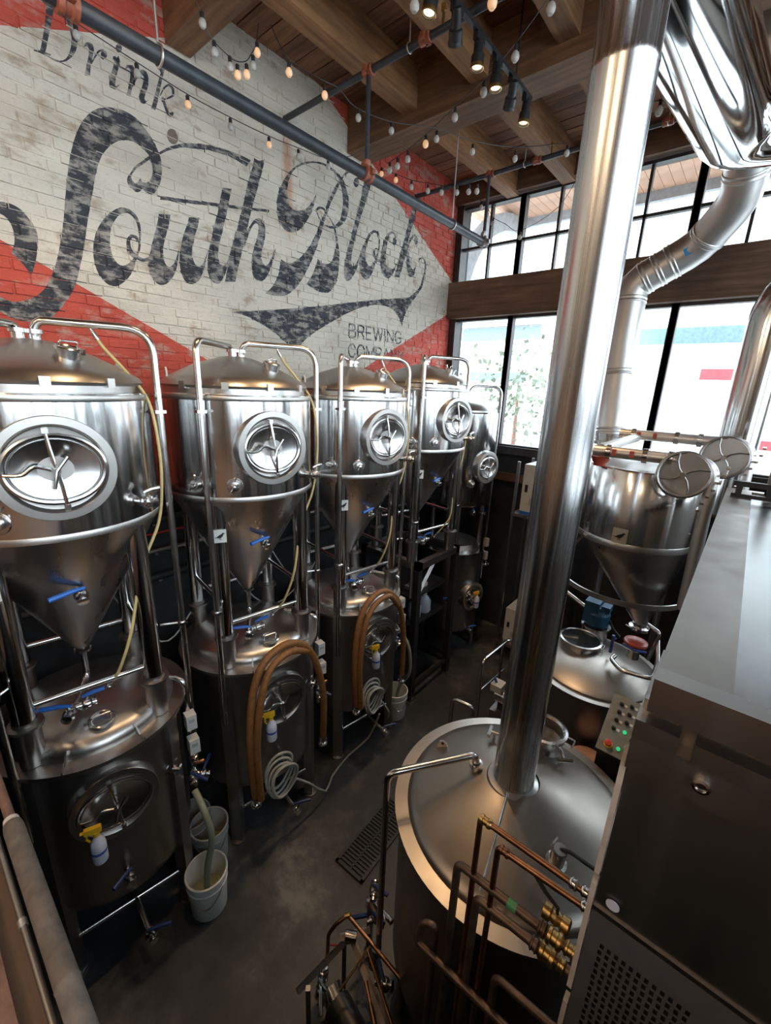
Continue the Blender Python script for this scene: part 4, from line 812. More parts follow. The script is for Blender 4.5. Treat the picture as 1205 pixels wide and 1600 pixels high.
def hatch(t, c, n, r=0.065):
    X = frame_to(c, n)
    b = MB()
    b.lathe([(r * 0.85, -0.02), (r * 0.85, 0.018), (r, 0.02), (r, 0.03), (r * 0.9, 0.036), (r * 0.8, 0.03), (0, 0.034)], 24, X)
    o = b.build('top_hatch', M['tube'], t)
    h = MB()
    h.tube(fillet([X @ Vector((-r * 0.7, 0.0, 0.034)), X @ Vector((-r * 0.7, 0, 0.062)), X @ Vector((r * 0.7, 0, 0.062)), X @ Vector((r * 0.7, 0, 0.034))], 0.012), 0.005, 8)
    h.box(r * 0.9, r * 1.25, -0.012, 0.012, 0.0, 0.03, X)
    h.build('hatch_handle', M['tube'], o)

def crow_plate(t, X, s=0.05):
    """white plate with the black crow mark"""
    p = MB().box(-s, s, -s * 1.1, s * 1.1, 0, 0.004, X).build('name_plate', M['offwhite'], t, smooth=False)
    crow = [(-0.85, -0.18), (-0.45, -0.12), (-0.30, 0.05), (0.0, 0.25), (0.25, 0.34), (0.35, 0.50), (0.55, 0.55), (0.82, 0.40), (0.58, 0.36), (0.50, 0.10), (0.32, -0.15), (0.10, -0.30), (0.16, -0.55), (0.28, -0.58), (0.08, -0.62), (0.02, -0.32), (-0.10, -0.30), (-0.06, -0.58), (-0.18, -0.60), (-0.16, -0.28), (-0.40, -0.28)]
    MB().prism([(x * s, y * s) for x, y in crow], 0.004, 0.0055, X).build('crow_mark', M['black'], p, smooth=False)

UB = 1.80      # the rim of the lower tank, where the upper tank's feet stand
def make_fermenter(label, loc):
    t = thing('fermenter', label, 'tank', loc, TYAW, 'conical fermenters of the upper row')
    R = 0.56
    z = lambda w: w - UB
    MB().lathe([(R - 0.03, z(3.175)), (R - 0.006, z(3.178)), (R, z(3.188)), (R, z(3.215)), (R, z(3.87)), (R, z(3.895)), (R - 0.004, z(3.907)), (R - 0.04, z(3.912))], 72).build('jacket', M['polish'], t)
    MB().lathe([(R + 0.003, z(3.180)), (R + 0.0035, z(3.186)), (R + 0.0035, z(3.212)), (R + 0.001, z(3.216))], 72).build('lower_band', M['brush'], t)
    MB().lathe([(R + 0.001, z(3.868)), (R + 0.0035, z(3.872)), (R + 0.0035, z(3.896)), (R + 0.001, z(3.902))], 72).build('upper_band', M['brush'], t)
    MB().lathe([(R - 0.008, z(3.18)), (R - 0.04, z(3.13)), (0.055, z(2.29)), (0.04, z(2.27)), (0.04, z(2.24))], 64).build('cone', M['cone'], t)
    dome = MB().lathe([(R - 0.045, z(3.905)), (R - 0.045, z(3.945)), (R - 0.03, z(3.95)), (R - 0.026, z(3.962)), (R - 0.045, z(3.99)), (R - 0.10, z(4.025)), (0.30, z(4.105)), (0.12, z(4.165)), (0.05, z(4.175)), (0, z(4.176))], 72).build('dome', M['brush'], t)
    for az in (-62, -30, 2, 34):
        b = MB(); X = side(R - 0.04, az, z(3.955)); b.box(-0.022, 0.022, -0.016, 0.03, -0.02, 0.02, X)
        b.build('rim_bracket', M['brush'], dome, smooth=False)
    manway(t, R, z(3.555), 0.235, (0.184, 0.150))
    port(t, R, -54, z(3.30)); port(t, R, -27, z(3.30))
    v = valve(t, side(R - 0.002, 40, z(3.31)), hand='tube', name='sample_valve', ang=0.5, hl=0.07)
    hatch(t, polar(0.33, 27, z(4.10)), polar(0.25, 27, 1))
    for az in (112, -100, 178):
        l = MB(); X = side(R - 0.07, az, z(4.0)) 
        n = [( -0.05, 0), (0.05, 0), (0.035, 0.06), (0.0, 0.085), (-0.035, 0.06)]
        Y = frame_to(polar(R - 0.08, az, z(3.99)), polar(1, az)); l.prism([(q[0], q[1]) for q in n], -0.006, 0.006, Y)
        lug = l.build('lifting_lug', M['offwhite'], t, smooth=False)
        h = MB(); h.cyl(Y @ Vector((0, 0.05, -0.0075)), Y @ Vector((0, 0.05, 0.0075)), 0.016, seg=12); h.build('lug_hole', M['black'], lug)
    rl = 0.475
    for az in (-45, 45, 135, 225):
        b = MB(); c = polar(rl, az)
        b.cyl((c.x, c.y, z(1.80)), (c.x, c.y, z(3.16)), 0.058, seg=20)
        lg = b.build('leg', M['polish'], t)
        s = MB().lathe([(0.066, z(1.802)), (0.066, z(2.05)), (0.088, z(2.052)), (0.090, z(2.062)), (0.088, z(2.072)), (0.062, z(2.075)), (0.060, z(2.10))], 20, Matrix.Translation((c.x, c.y, 0)))
        s.build('leg_sleeve', M['dullsteel'], lg)
    for a1, a2, zz in ((-45, 45, 2.17), (45, 135, 2.34), (135, 225, 2.2), (225, 315, 2.34)):
        MB().cyl(polar(rl, a1, z(zz)), polar(rl, a2, z(zz)), 0.019, seg=10).build('brace_rod', M['tube'], t)
    Xv = side(0.285, 4, z(2.80), -0.5)
    valve(t, Xv, hand='blue', name='racking_valve', ang=PI * 0.93, hl=0.16)
    pp = MB()
    pp.lathe([(0.05, z(2.25)), (0.05, z(2.235)), (0.022, z(2.23)), (0.022, z(2.2))], 14)
    pp.tube(fillet([(0, 0, z(2.22)), (0, 0, z(2.04)), (0.14, -0.06, z(1.995)), (0.28, -0.13, z(1.995))], 0.05), 0.02, 10)
    pp.build('outlet_pipe', M['tube'], t)
    valve(t, frame_to((0.24, -0.11, z(1.992)), (1, -0.45, 0.0)), hand='blue', name='outlet_valve', ang=PI * 0.97, hl=0.14)
    valve(t, frame_to((0.25, -0.10, z(1.995)), (0.05, 1, 0)), hand='blue', name='drain_valve', ang=PI / 2, hl=0.10)
    # spray pipes: up the side, over the dome to the centre
    for az, topz, side_ in ((-44, 4.235, -1), (68, 4.265, 1)):
        P = polar(R + 0.055, az)
        q = MB()
        q.tube(fillet([(P.x, P.y, z(1.35)), (P.x, P.y, z(topz)), (0.03 * side_ + P.x * 0.08, P.y * 0.08, z(topz + 0.005)), (P.x * 0.07, P.y * 0.07, z(4.16))], 0.15 if side_ > 0 else 0.09, 8), 0.0215, 12)
        sp = q.build('spray_pipe', M['tube'], t)
        for zz in (3.80, 2.35):
            c = MB()
            c.box(P.x - 0.03, P.x + 0.03, P.y - 0.03, P.y + 0.03, z(zz) - 0.009, z(zz) + 0.009)
            c.tube([P + Vector((0, 0, z(zz))), polar(R - 0.02 if zz > 3 else rl, az, z(zz))], 0.008, 6)
            c.build('pipe_clamp', M['tube'], sp)
        u = MB(); u.lathe([(0.03, z(4.165)), (0.03, z(4.2)), (0.042, z(4.202)), (0.042, z(4.222)), (0.03, z(4.224))], 14, Matrix.Translation((P.x * 0.07, P.y * 0.07, 0)))
        u.build('pipe_union', M['tube'], sp)
    pc_ = polar(rl, -45) + polar(0.062, -12); crow_plate(t, frame_to((pc_.x, pc_.y, z(2.92)), polar(1, -18)), 0.045)
    return t
ferm_first = make_fermenter('large conical steel fermenter at far left edge with spray bottle below', (TX, TY[0], UB))

def make_bright(label, loc):
    t = thing('bright_tank', label, 'tank', loc, TYAW, 'lower bright tanks standing on the floor')
    R = 0.53
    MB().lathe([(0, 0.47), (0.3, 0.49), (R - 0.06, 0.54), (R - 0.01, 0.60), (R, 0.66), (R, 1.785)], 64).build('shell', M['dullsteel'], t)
    MB().lathe([(R - 0.03, 1.770), (R + 0.065, 1.772), (R + 0.068, 1.78), (R + 0.065, 1.797), (R - 0.05, 1.799)], 72).build('rim', M['brush'], t)
    MB().lathe([(R - 0.03, 1.795), (R - 0.03, 1.825), (R - 0.05, 1.862), (R - 0.10, 1.892), (0.28, 1.93), (0.1, 1.95), (0, 1.952)], 64).build('dome', M['brush'], t)
    manway(t, R, 1.43, 0.225, (0.185, 0.145), 0.01)
    hatch(t, polar(0.37, 2, 1.905), polar(0.12, 2, 1), 0.075)
    for az in (-22, 20):
        X = Matrix.Rotation(math.radians(az), 4, 'Z') @ Matrix(((1, 0, 0, 0), (0, 0, -1, 0), (0, 1, 0, 0), (0, 0, 0, 1)))
        MB().prism([(0.475, 1.86), (0.498, 1.875), (0.545, 1.815), (0.592, 1.812), (0.595, 1.798), (0.50, 1.798)], -0.005, 0.005, X).build('rim_fin', M['dullsteel'], t, smooth=False)
    rl = 0.53
    for az in (-45, 45, 135, 225):
        c = polar(rl, az)
        X = Matrix.Translation(c) @ Matrix.Rotation(math.radians(az), 4, 'Z')
        lg = MB().box(-0.045, 0.035, -0.05, 0.05, 0.02, 1.768, X).build('leg', M['dullsteel'], t, smooth=False)
        MB().lathe([(0.07, 0), (0.07, 0.014), (0.03, 0.02), (0.03, 0.05)], 14, Matrix.Translation(c)).build('foot', M['dullsteel'], lg)
    for a1, a2, zz in ((-45, 45, 0.33), (45, 135, 0.4), (225, 315, 0.4)):
        MB().cyl(polar(rl, a1, zz), polar(rl, a2, zz), 0.02, seg=10).build('brace_rod', M['tube'], t)
    o = MB(); o.tube(fillet([(0.1, 0, 0.5), (0.1, 0, 0.36), (0.62, 0.05, 0.30)], 0.07), 0.02, 10); o.build('outlet_pipe', M['tube'], t)
    valve(t, frame_to((0.6, 0.05, 0.30), (1, 0.1, -0.1)), hand='blue_dim', name='outlet_valve', ang=PI * 0.15, hl=0.13)
    valve(t, side(R, 0, 0.82), hand='blue_dim', name='racking_valve', ang=PI * 0.8, hl=0.12)
    port(t, R, 42, 1.33)
    # pipe with the two flow controllers, right of the tank
    P = polar(R + 0.07, 62)
    p = MB(); p.tube([(P.x, P.y, 1.72), (P.x, P.y, 0.95)], 0.018, 10)
    p.tube(fillet([(P.x, P.y, 1.70), (P.x, P.y, 1.92), (P.x - 0.25, P.y - 0.2, 1.94)], 0.08), 0.018, 10)
    pp = p.build('coolant_pipe', M['tube'], t)
    for zz, dx in ((1.60, 0.03), (1.40, 0.05)):
        b = MB().box(P.x + dx - 0.02, P.x + dx + 0.055, P.y - 0.035, P.y + 0.035, zz - 0.06, zz + 0.06).build('flow_controller', M['offwhite'], t, smooth=False)
        MB().box(P.x + dx + 0.055, P.x + dx + 0.058, P.y - 0.02, P.y + 0.02, zz + 0.005, zz + 0.035).build('controller_display', M['grey'], b, smooth=False)
    valve(t, frame_to((P.x, P.y, 1.28), (0.1, 0.1, -1)), hand='copper', name='solenoid_valve', ang=0.2, hl=0.05)
    valve(t, frame_to((P.x, P.y, 1.12), (0.9, -0.3, -0.5)), hand='blue_dim', name='coolant_valve', ang=PI * 0.2, hl=0.12)
    valve(t, frame_to((P.x - 0.02, P.y, 1.04), (0.3, 0.9, -0.3)), hand='blue_dim', name='return_valve', ang=PI * 0.1, hl=0.12)
    return t
bright_first = make_bright('lower bright tank at left edge with spray bottle on its manway', (TX, TY[0], 0))
labels_u = ['second conical fermenter from the left with crow plate on its leg', 'third conical fermenter from the left below the small capital lettering', 'fourth conical fermenter standing on the square steel table frame']
labels_l = ['second lower bright tank draped with the longest brown hose', 'third lower bright tank with green hose running to the far bucket']
for i in (1, 2, 3):
    c = copy_tree(ferm_first); c.location = (TX, TY[i], UB if i < 3 else 1.985); c['label'] = labels_u[i - 1]
    if i == 3: c.scale = (1, 1, 0.96)
    if i < 3:
        b = copy_tree(bright_first); b.location = (TX, TY[i], 0); b['label'] = labels_l[i - 1]

# steel frame that carries the fourth fermenter
fr = thing('tank_stand', 'square black steel table frame under the fourth fermenter', 'frame', (TX, 4.32, 0))
fx0, fx1, fy0, fy1, fz = -0.52, 0.42, -0.42, 0.52, 1.98
b = MB(); b.box(fx1 - 0.08, fx1, fy0, fy1, fz - 0.09, fz); b.box(fx0, fx0 + 0.08, fy0, fy1, fz - 0.09, fz); b.box(fx0, fx1, fy0, fy0 + 0.08, fz - 0.09, fz); b.box(fx0, fx1, fy1 - 0.08, fy1, fz - 0.09, fz)
b.build('top_rail', M['dullsteel'], fr, smooth=False)
for px_, py_ in ((fx0, fy0), (fx1 - 0.08, fy0), (fx0, fy1 - 0.08), (fx1 - 0.08, fy1 - 0.08)):
    lg = MB().box(px_, px_ + 0.08, py_, py_ + 0.08, 0.015, fz - 0.09).build('leg', M['black'], fr, smooth=False)
    MB().box(px_ - 0.03, px_ + 0.11, py_ - 0.03, py_ + 0.11, 0, 0.015).build('foot', M['dullsteel'], lg, smooth=False)
for yy in (fy0 + 0.02, fy1 - 0.06):
    MB().box(fx0, fx1, yy, yy + 0.04, 0.16, 0.22).build('lower_rail', M['black'], fr, smooth=False)
MB().box(fx1 - 0.06, fx1 - 0.02, fy0, fy1, 0.16, 0.22).build('lower_rail', M['black'], fr, smooth=False)
g = MB(); g.tube([(fx1 - 0.04, fy0 + 0.06, 1.55), (fx1 - 0.04, fy0 + 0.36, 1.88)], 0.03, 4); g.build('gusset', M['dullsteel'], fr, smooth=False)
for zz in (1.05, 1.45):
    MB().box(fx0 + 0.05, fx1 - 0.1, fy0 + 0.06, fy1 - 0.1, zz, zz + 0.025).build('shelf', M['black'], fr, smooth=False)
for k_, (yy, lab) in enumerate(((-0.13, 'white jug on the frame shelf, nearer one'), (0.10, 'white jug on the frame shelf, farther one'))):
    j = thing('jug', lab, 'jug', (TX + 0.18, 4.32 + yy, 1.075), 0, 'jugs on the frame shelf')
    MB().lathe([(0, 0), (0.085, 0.0), (0.095, 0.02), (0.095, 0.15), (0.06, 0.21), (0.03, 0.235), (0.03, 0.25)], 16).build('body', M['bottle'], j)
    MB().cyl((0, 0, 0.25), (0, 0, 0.285), 0.034, seg=14).build('cap', M['white'], j)
tray = thing('tray', 'white plastic tray of parts on the upper frame shelf', 'tray', (TX + 0.15, 4.25, 1.475))
MB().box(-0.08, 0.08, -0.15, 0.15, 0, 0.05).build('tub', M['offwhite'], tray, smooth=False)
MB().box(-0.05, 0.05, -0.1, 0.0, 0.05, 0.09).build('part', M['grey'], tray, smooth=False)

# fifth, slimmer tank in the corner on its own lower tank
t5 = thing('serving_tank', 'slim straight sided steel tank in the corner by the window', 'tank', (-3.15, 5.5, 1.72), math.radians(-12))
R = 0.45; z = lambda w: w - 1.72
MB().lathe([(0, z(2.36)), (0.3, z(2.38)), (R - 0.02, z(2.41)), (R, z(2.44)), (R, z(3.70)), (R - 0.02, z(3.715))], 64).build('jacket', M['polish'], t5)
MB().lathe([(R - 0.02, z(3.71)), (R - 0.02, z(3.74)), (R - 0.08, z(3.80)), (0.15, z(3.86)), (0, z(3.87))], 64).build('dome', M['brush'], t5)
manway(t5, R, z(2.98), 0.2, (0.155, 0.125), 0.01); port(t5, R, -52, z(2.75)); port(t5, R, -28, z(2.75))
for az in (-45, 45, 135, 225):
    c = polar(0.36, az); MB().cyl((c.x, c.y, 0), (c.x, c.y, z(2.45)), 0.035, seg=14).build('leg', M['dullsteel'], t5)
P = polar(R + 0.06, 62)
MB().tube(fillet([(P.x, P.y, z(1.85)), (P.x, P.y, z(4.05)), (P.x * 0.1, P.y * 0.1, z(4.06)), (0, 0, z(3.85))], 0.13, 8), 0.019, 12).build('spray_pipe', M['tube'], t5)
P = polar(R + 0.06, -48)
MB().tube(fillet([(P.x, P.y, z(1.85)), (P.x, P.y, z(4.02)), (P.x * 0.1, P.y * 0.1, z(4.03)), (0, 0, z(3.85))], 0.1, 8), 0.019, 12).build('spray_pipe', M['tube'], t5)
valve(t5, frame_to((0.25, 0.0, z(2.28)), (1, 0.1, 0)), hand='blue', name='outlet_valve', ang=PI * 0.85, hl=0.12)
valve(t5, frame_to((0.25, 0.2, z(2.25)), (1, 0.3, 0)), hand='blue', name='drain_valve', ang=PI * 0.85, hl=0.1)
l5 = thing('bright_tank', 'dark lower bright tank in the far corner beneath the slim tank', 'tank', (-3.15, 5.5, 0), math.radians(-12), 'lower bright tanks standing on the floor')
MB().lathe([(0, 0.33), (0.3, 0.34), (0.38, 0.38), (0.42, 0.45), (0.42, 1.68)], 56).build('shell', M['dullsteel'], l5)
MB().lathe([(0.38, 1.67), (0.46, 1.672), (0.462, 1.69), (0.46, 1.70), (0.38, 1.702)], 56).build('rim', M['polish'], l5)
MB().lathe([(0.38, 1.70), (0.38, 1.73), (0.33, 1.79), (0.1, 1.83), (0, 1.83)], 56).build('dome', M['brush'], l5)
manway(l5, 0.42, 1.0, 0.2, (0.155, 0.125), 0.02); 
for az in (-45, 45, 135, 225):
    c = polar(0.40, az); MB().cyl((c.x, c.y, 0), (c.x, c.y, 1.67), 0.035, seg=12).build('leg', M['dullsteel'], l5)
P = polar(0.5, 64)
for zz in (1.66, 1.44):
    MB().box(P.x, P.x + 0.07, P.y - 0.03, P.y + 0.03, zz, zz + 0.13).build('flow_controller', M['offwhite'], l5, smooth=False)
MB().tube([(P.x, P.y, 2.5), (P.x, P.y, 1.1)], 0.014, 8).build('coolant_pipe', M['tube'], l5)
valve(l5, frame_to((P.x, P.y, 1.33), (0.3, 1, 0)), hand='tube', name='coolant_valve', ang=0.2, hl=0.1)
valve(l5, side(0.42, -50, 0.95), hand='blue', name='racking_valve', ang=PI * 0.8, hl=0.1)
valve(l5, side(0.40, 0, 0.42), hand='blue', name='outlet_valve', ang=0.4, hl=0.1)

# ---------------------------------------------------------------- hoses, bottles, buckets by the tanks
def hose(name, label, cat, pts, r, mat, group=None, ends=True, n=6, clamp=None):
    t = thing(name, label, cat, (0, 0, 0), 0, group)
    P = smoothpath(pts, n)
    MB().tube(P, r, 10).build('tube', mat, t)
    if ends:
        for e, q in ((P[0], P[1]), (P[-1], P[-2])):
            d = (e - q).normalized(); MB().lathe([(r * 1.15, -0.05), (r * 1.25, -0.045), (r * 1.25, -0.01), (r * 0.9, 0.0), (r * 0.9, 0.03), (r * 1.4, 0.032), (r * 1.4, 0.045), (0, 0.046)], 12, frame_to(e, d)).build('ferrule', M['tube'], t)
    return t
hose('brown_hose', 'thick brown rubber hose draped double over the second lower tank, outer strand', 'hose', [(-2.42, 1.43, 0.76), (-2.42, 1.41, 1.31), (-2.46, 1.48, 1.72), (-2.47, 1.60, 1.94), (-2.47, 1.80, 2.00), (-2.46, 1.99, 1.90), (-2.46, 2.12, 1.63), (-2.46, 2.19, 1.25), (-2.46, 2.18, 0.80)], 0.030, M['brownhose'], 'brown hoses over the lower tanks')
hose('brown_hose', 'thick brown rubber hose draped over the second lower tank, inner strand', 'hose', [(-2.385, 1.455, 0.78), (-2.385, 1.445, 1.30), (-2.40, 1.515, 1.70), (-2.42, 1.63, 1.90), (-2.42, 1.81, 1.955), (-2.45, 2.0, 1.85)], 0.028, M['brownhose'], 'brown hoses over the lower tanks', False)
hose('brown_hose', 'thick brown rubber hose draped double over the third lower tank, outer strand', 'hose', [(-2.44, 2.61, 0.88), (-2.44, 2.57, 1.39), (-2.46, 2.64, 1.82), (-2.47, 2.79, 2.01), (-2.47, 3.02, 2.03), (-2.46, 3.24, 1.82), (-2.46, 3.36, 1.39), (-2.46, 3.37, 0.82)], 0.030, M['brownhose'], 'brown hoses over the lower tanks')
hose('brown_hose', 'thick brown rubber hose draped over the third lower tank, inner strand', 'hose', [(-2.405, 2.635, 0.90), (-2.405, 2.605, 1.40), (-2.415, 2.675, 1.79), (-2.43, 2.82, 1.96), (-2.43, 3.04, 1.985), (-2.45, 3.22, 1.80)], 0.028, M['brownhose'], 'brown hoses over the lower tanks', False)
tanlab = ['tan blow off tube hanging from the leftmost fermenter pipe', 'tan blow off tube hanging from the second fermenter pipe', 'tan blow off tube hanging from the third fermenter pipe', 'tan blow off tube hanging from the fourth fermenter pipe']
for i in range(4):
    dy = TY[i] - TY[0]; dz = 0 if i < 3 else 0.1
    pts = [(-2.93, 0.90 + dy, 4.235), (-2.91, 0.94 + dy, 4.15), (-2.84, 1.02 + dy, 4.02), (-2.76, 1.09 + dy, 3.86), (-2.71, 1.10 + dy, 3.6), (-2.71, 1.09 + dy, 3.35), (-2.72, 1.05 + dy, 3.12), (-2.72, 0.92 + dy, 2.85), (-2.66, 0.80 + dy, 2.5), (-2.70, 0.72 + dy, 2.25 + dz), (-2.78, 0.68 + dy, 2.12 + dz)]
    hose('blow_off_tube', tanlab[i], 'hose', pts, 0.0095, M['tan'], 'tan tubes on the fermenters', True)
hose('green_hose', 'grey green drain hose dropping from the leftmost tank valve into the white bucket', 'hose', [(-2.55, 1.02, 1.12), (-2.42, 1.02, 1.02), (-2.37, 1.03, 0.8), (-2.42, 1.0, 0.5), (-2.46, 0.99, 0.18)], 0.024, M['greenhose'], None, False)
hose('green_hose', 'grey green drain hose running down into the far white bucket', 'hose', [(-2.52, 3.42, 1.35), (-2.44, 3.46, 1.15), (-2.46, 3.52, 0.8), (-2.62, 3.56, 0.5), (-2.68, 3.58, 0.2)], 0.02, M['greenhose'], None, False)
def coil(label, c, rr, n, r, mat, tail):
    t = thing('hose_coil', label, 'hose', c)
    pts = []
    for i in range(n * 14):
        a = 2 * PI * i / 14; k = 1 + 0.18 * math.sin(i * 0.37)
        pts.append((0.015 * math.sin(i * 0.9) + i * 0.0009, rr * k * math.cos(a) * 0.85, rr * k * math.sin(a) - 0.02 * i / 14))
    pts += [tuple(Vector(p) - Vector(c)) for p in tail]
    MB().tube(smoothpath(pts, 2), r, 8).build('tube', mat, t)
coil('coil of clear grey hose hung on the front of the second lower tank', (-2.47, 1.70, 0.82), 0.15, 5, 0.0105, M['greyhose'], [(-2.46, 1.86, 0.6), (-2.44, 2.0, 0.44), (-2.5, 2.25, 0.08), (-2.62, 2.45, 0.02), (-2.68, 2.75, 0.02), (-2.6, 3.0, 0.15), (-2.5, 3.05, 0.5)])
coil('coil of pale hose hung on the front of the third lower tank', (-2.47, 2.86, 0.92), 0.14, 5, 0.010, M['greyhose'], [(-2.46, 3.0, 0.75), (-2.45, 3.15, 0.5), (-2.5, 3.2, 0.35)])

def spray_bottle(label, loc, rz):
    t = thing('spray_bottle', label, 'bottle', loc, rz, 'spray bottles hung on the manway handles')
    MB().lathe([(0, 0), (0.036, 0.0), (0.041, 0.008), (0.042, 0.12), (0.036, 0.155), (0.017, 0.185), (0.015, 0.20)], 18).build('body', M['bottle'], t)
    l = MB(); l.lathe([(0.0425, 0.075), (0.0428, 0.078), (0.0428, 0.092), (0.0425, 0.095)], 18); l.build('printed_band', M['bluemark'], t)
    h = MB(); h.cyl((0, 0, 0.195), (0, 0, 0.225), 0.018, seg=12); h.box(-0.055, 0.03, -0.013, 0.013, 0.225, 0.262); h.tube([(-0.04, 0, 0.225), (-0.05, 0, 0.19), (-0.035, 0, 0.165)], 0.006, 6)
    h.build('trigger_head', M['yellow'], t)
    MB().cyl((-0.055, 0, 0.244), (-0.075, 0, 0.244), 0.009, seg=10).build('nozzle', M['yellow'], t)
    return t
s1 = spray_bottle('spray bottle with yellow trigger on the leftmost lower tank', (-2.455, 0.40, 1.19), 1.2)
for lab, loc in (('spray bottle with yellow trigger on the second lower tank', (-2.445, 1.62, 1.22)), ('spray bottle with yellow trigger on the third lower tank', (-2.445, 2.89, 1.22)), ('spray bottle with yellow trigger on the dark corner tank', (-2.62, 5.38, 0.86))):
    c = copy_tree(s1); c.location = loc; c['label'] = lab

def bucket(label, loc, mat, fill=None, rz=0.0):
    t = thing('bucket', label, 'bucket', loc, rz, 'plastic buckets on the floor')
    MB().lathe([(0, 0.004), (0.128, 0.0), (0.132, 0.01), (0.145, 0.27), (0.152, 0.272), (0.152, 0.285), (0.147, 0.29), (0.148, 0.335), (0.156, 0.337), (0.156, 0.366), (0.150, 0.370), (0.143, 0.368), (0.126, 0.02), (0, 0.016)], 32).build('pail', mat, t)
    h = MB(); h.tube(smoothpath([(0.157 * math.cos(a), 0.157 * math.sin(a), 0.30 - 0.13 * math.sin((a + 0.9) / 1.8 * PI)) for a in [-0.9 + 1.8 * i / 8 for i in range(9)]], 2), 0.003, 6)
    h.build('wire_handle', M['tube'], t)
    if fill: MB().lathe([(0, fill), (0.1365, fill)], 28).build('liquid', M['liquid'], t)
    return t
bucket('white bucket standing nearest, green hose end hanging in it', (-2.50, 1.02, 0), M['white'], 0.12, -0.6)
bucket('grey white bucket standing behind the nearest bucket against the tank legs', (-2.83, 1.22, 0), M['offwhite'], 0.1, -0.4)
bucket('brown shaded bucket standing rearmost between the first two lower tanks', (-3.02, 1.16, 0), M['grey'], None, 0.3)
bucket('white bucket by the third lower tank on the far floor', (-2.72, 3.62, 0), M['white'], 0.1, -0.5)

# floor drain
dr = thing('floor_drain', 'black slotted iron drain grate in the floor beside the kettle', 'drain', (-1.86, 2.30, 0.001), 0.06)
MB().box(-0.14, 0.14, -0.38, 0.38, 0, 0.004).build('pit', M['black'], dr, smooth=False)
g = MB(); g.box(-0.15, -0.125, -0.39, 0.39, 0, 0.02); g.box(0.125, 0.15, -0.39, 0.39, 0, 0.02); g.box(-0.15, 0.15, -0.39, -0.365, 0, 0.02); g.box(-0.15, 0.15, 0.365, 0.39, 0, 0.02); g.box(-0.008, 0.008, -0.37, 0.37, 0, 0.018)
g.build('grate_frame', M['blackpipe'], dr, smooth=False)
s0 = MB().box(-0.125, 0.125, -0.007, 0.007, 0.004, 0.018).build('slat', M['blackpipe'], dr, smooth=False); s0.location = (0, -0.34, 0)
for i in range(1, 22):
    c = s0.copy(); COL.objects.link(c); c.parent = dr; c.location = (0, -0.34 + 0.0325 * i, 0)

# ================================================================ THE KETTLE AND ITS FLUE
KX, KY = -0.585, 1.98
kt = thing('kettle', 'big round steel brew kettle with a cone lid in the foreground', 'kettle', (KX, KY, 0))
MB().lathe([(0, 0.40), (0.5, 0.42), (0.63, 0.48), (0.655, 0.56), (0.655, 1.69)], 80).build('shell', M['dullsteel'], kt)
MB().lathe([(0.64, 1.685), (0.690, 1.687), (0.694, 1.695), (0.692, 1.706), (0.60, 1.712)], 96).build('rim', M['lid'], kt)
MB().lathe([(0.62, 1.705), (0.616, 1.72), (0.595, 1.742), (0.55, 1.762), (0.15, 1.905), (0.11, 1.915)], 96).build('lid', M['lid'], kt)
for az in (45, 135, 225, 315):
    c = polar(0.58, az); MB().cyl((c.x, c.y, 0), (c.x, c.y, 0.5), 0.04, seg=14).build('leg', M['dullsteel'], kt)
def lid_z(r): return 1.762 + (0.55 - r) * (0.143 / 0.40)
lg = MB(); Y = frame_to(Vector((-0.515, 0.02, lid_z(0.515) - 0.012)), (0.47, -0.88, 0)); lg.prism([(-0.04, 0), (0.04, 0), (0.022, 0.05), (0, 0.062), (-0.022, 0.05)], -0.006, 0.006, Y)
lug = lg.build('lifting_lug', M['brush'], kt, smooth=False)
h = MB(); h.cyl(Y @ Vector((0, 0.042, -0.0075)), Y @ Vector((0, 0.042, 0.0075)), 0.01, seg=12); h.build('lug_hole', M['black'], lug)
# round sight port behind the flue
px_, py_ = -0.02, 0.44; z0 = lid_z(0.38)
MB().lathe([(0.115, z0 - 0.03), (0.115, z0 + 0.10), (0.135, z0 + 0.102), (0.135, z0 + 0.125), (0.118, z0 + 0.13), (0.105, z0 + 0.118), (0.105, z0 + 0.05), (0, z0 + 0.04)], 36, Matrix.Translation((px_, py_, 0))).build('manway_ring', M['tube'], kt)
MB().lathe([(0, z0 + 0.119), (0.106, z0 + 0.119)], 32, Matrix.Translation((px_, py_, 0))).build('glass_lid', M['glass'], kt)
h = MB(); h.tube(fillet([(px_ + 0.13, py_ - 0.03, z0 + 0.115), (px_ + 0.175, py_ - 0.04, z0 + 0.115), (px_ + 0.175, py_ + 0.03, z0 + 0.115), (px_ + 0.13, py_ + 0.03, z0 + 0.115)], 0.01), 0.005, 6); h.build('lid_handle', M['tube'], kt)
for (bx, by, dx, dy) in ((-0.30, 0.24, -1, -0.25), (0.145, 0.33, 0.6, -0.8)):
    b = MB(); zz = lid_z(math.hypot(bx, by)); d = Vector((dx, dy, 0)).normalized()
    p0 = Vector((bx, by, zz + 0.06)); b.tube([p0 - d * 0.09, p0], 0.010, 8); b.tube([p0 + Vector((-d.y, d.x, 0)) * 0.045, p0 - Vector((-d.y, d.x, 0)) * 0.045], 0.013, 8); b.tube([p0 - d * 0.03, p0 - d * 0.03 - Vector((0, 0, 0.07))], 0.009, 8)
    b.build('wing_bolt', M['tube'], kt)
b = MB(); b.tube([(-0.01, -0.13, 1.917), (0.03, -0.33, lid_z(0.33) + 0.008), (0.07, -0.56, lid_z(0.565) + 0.006)], 0.0065, 8); b.build('lid_rod', M['tube'], kt)
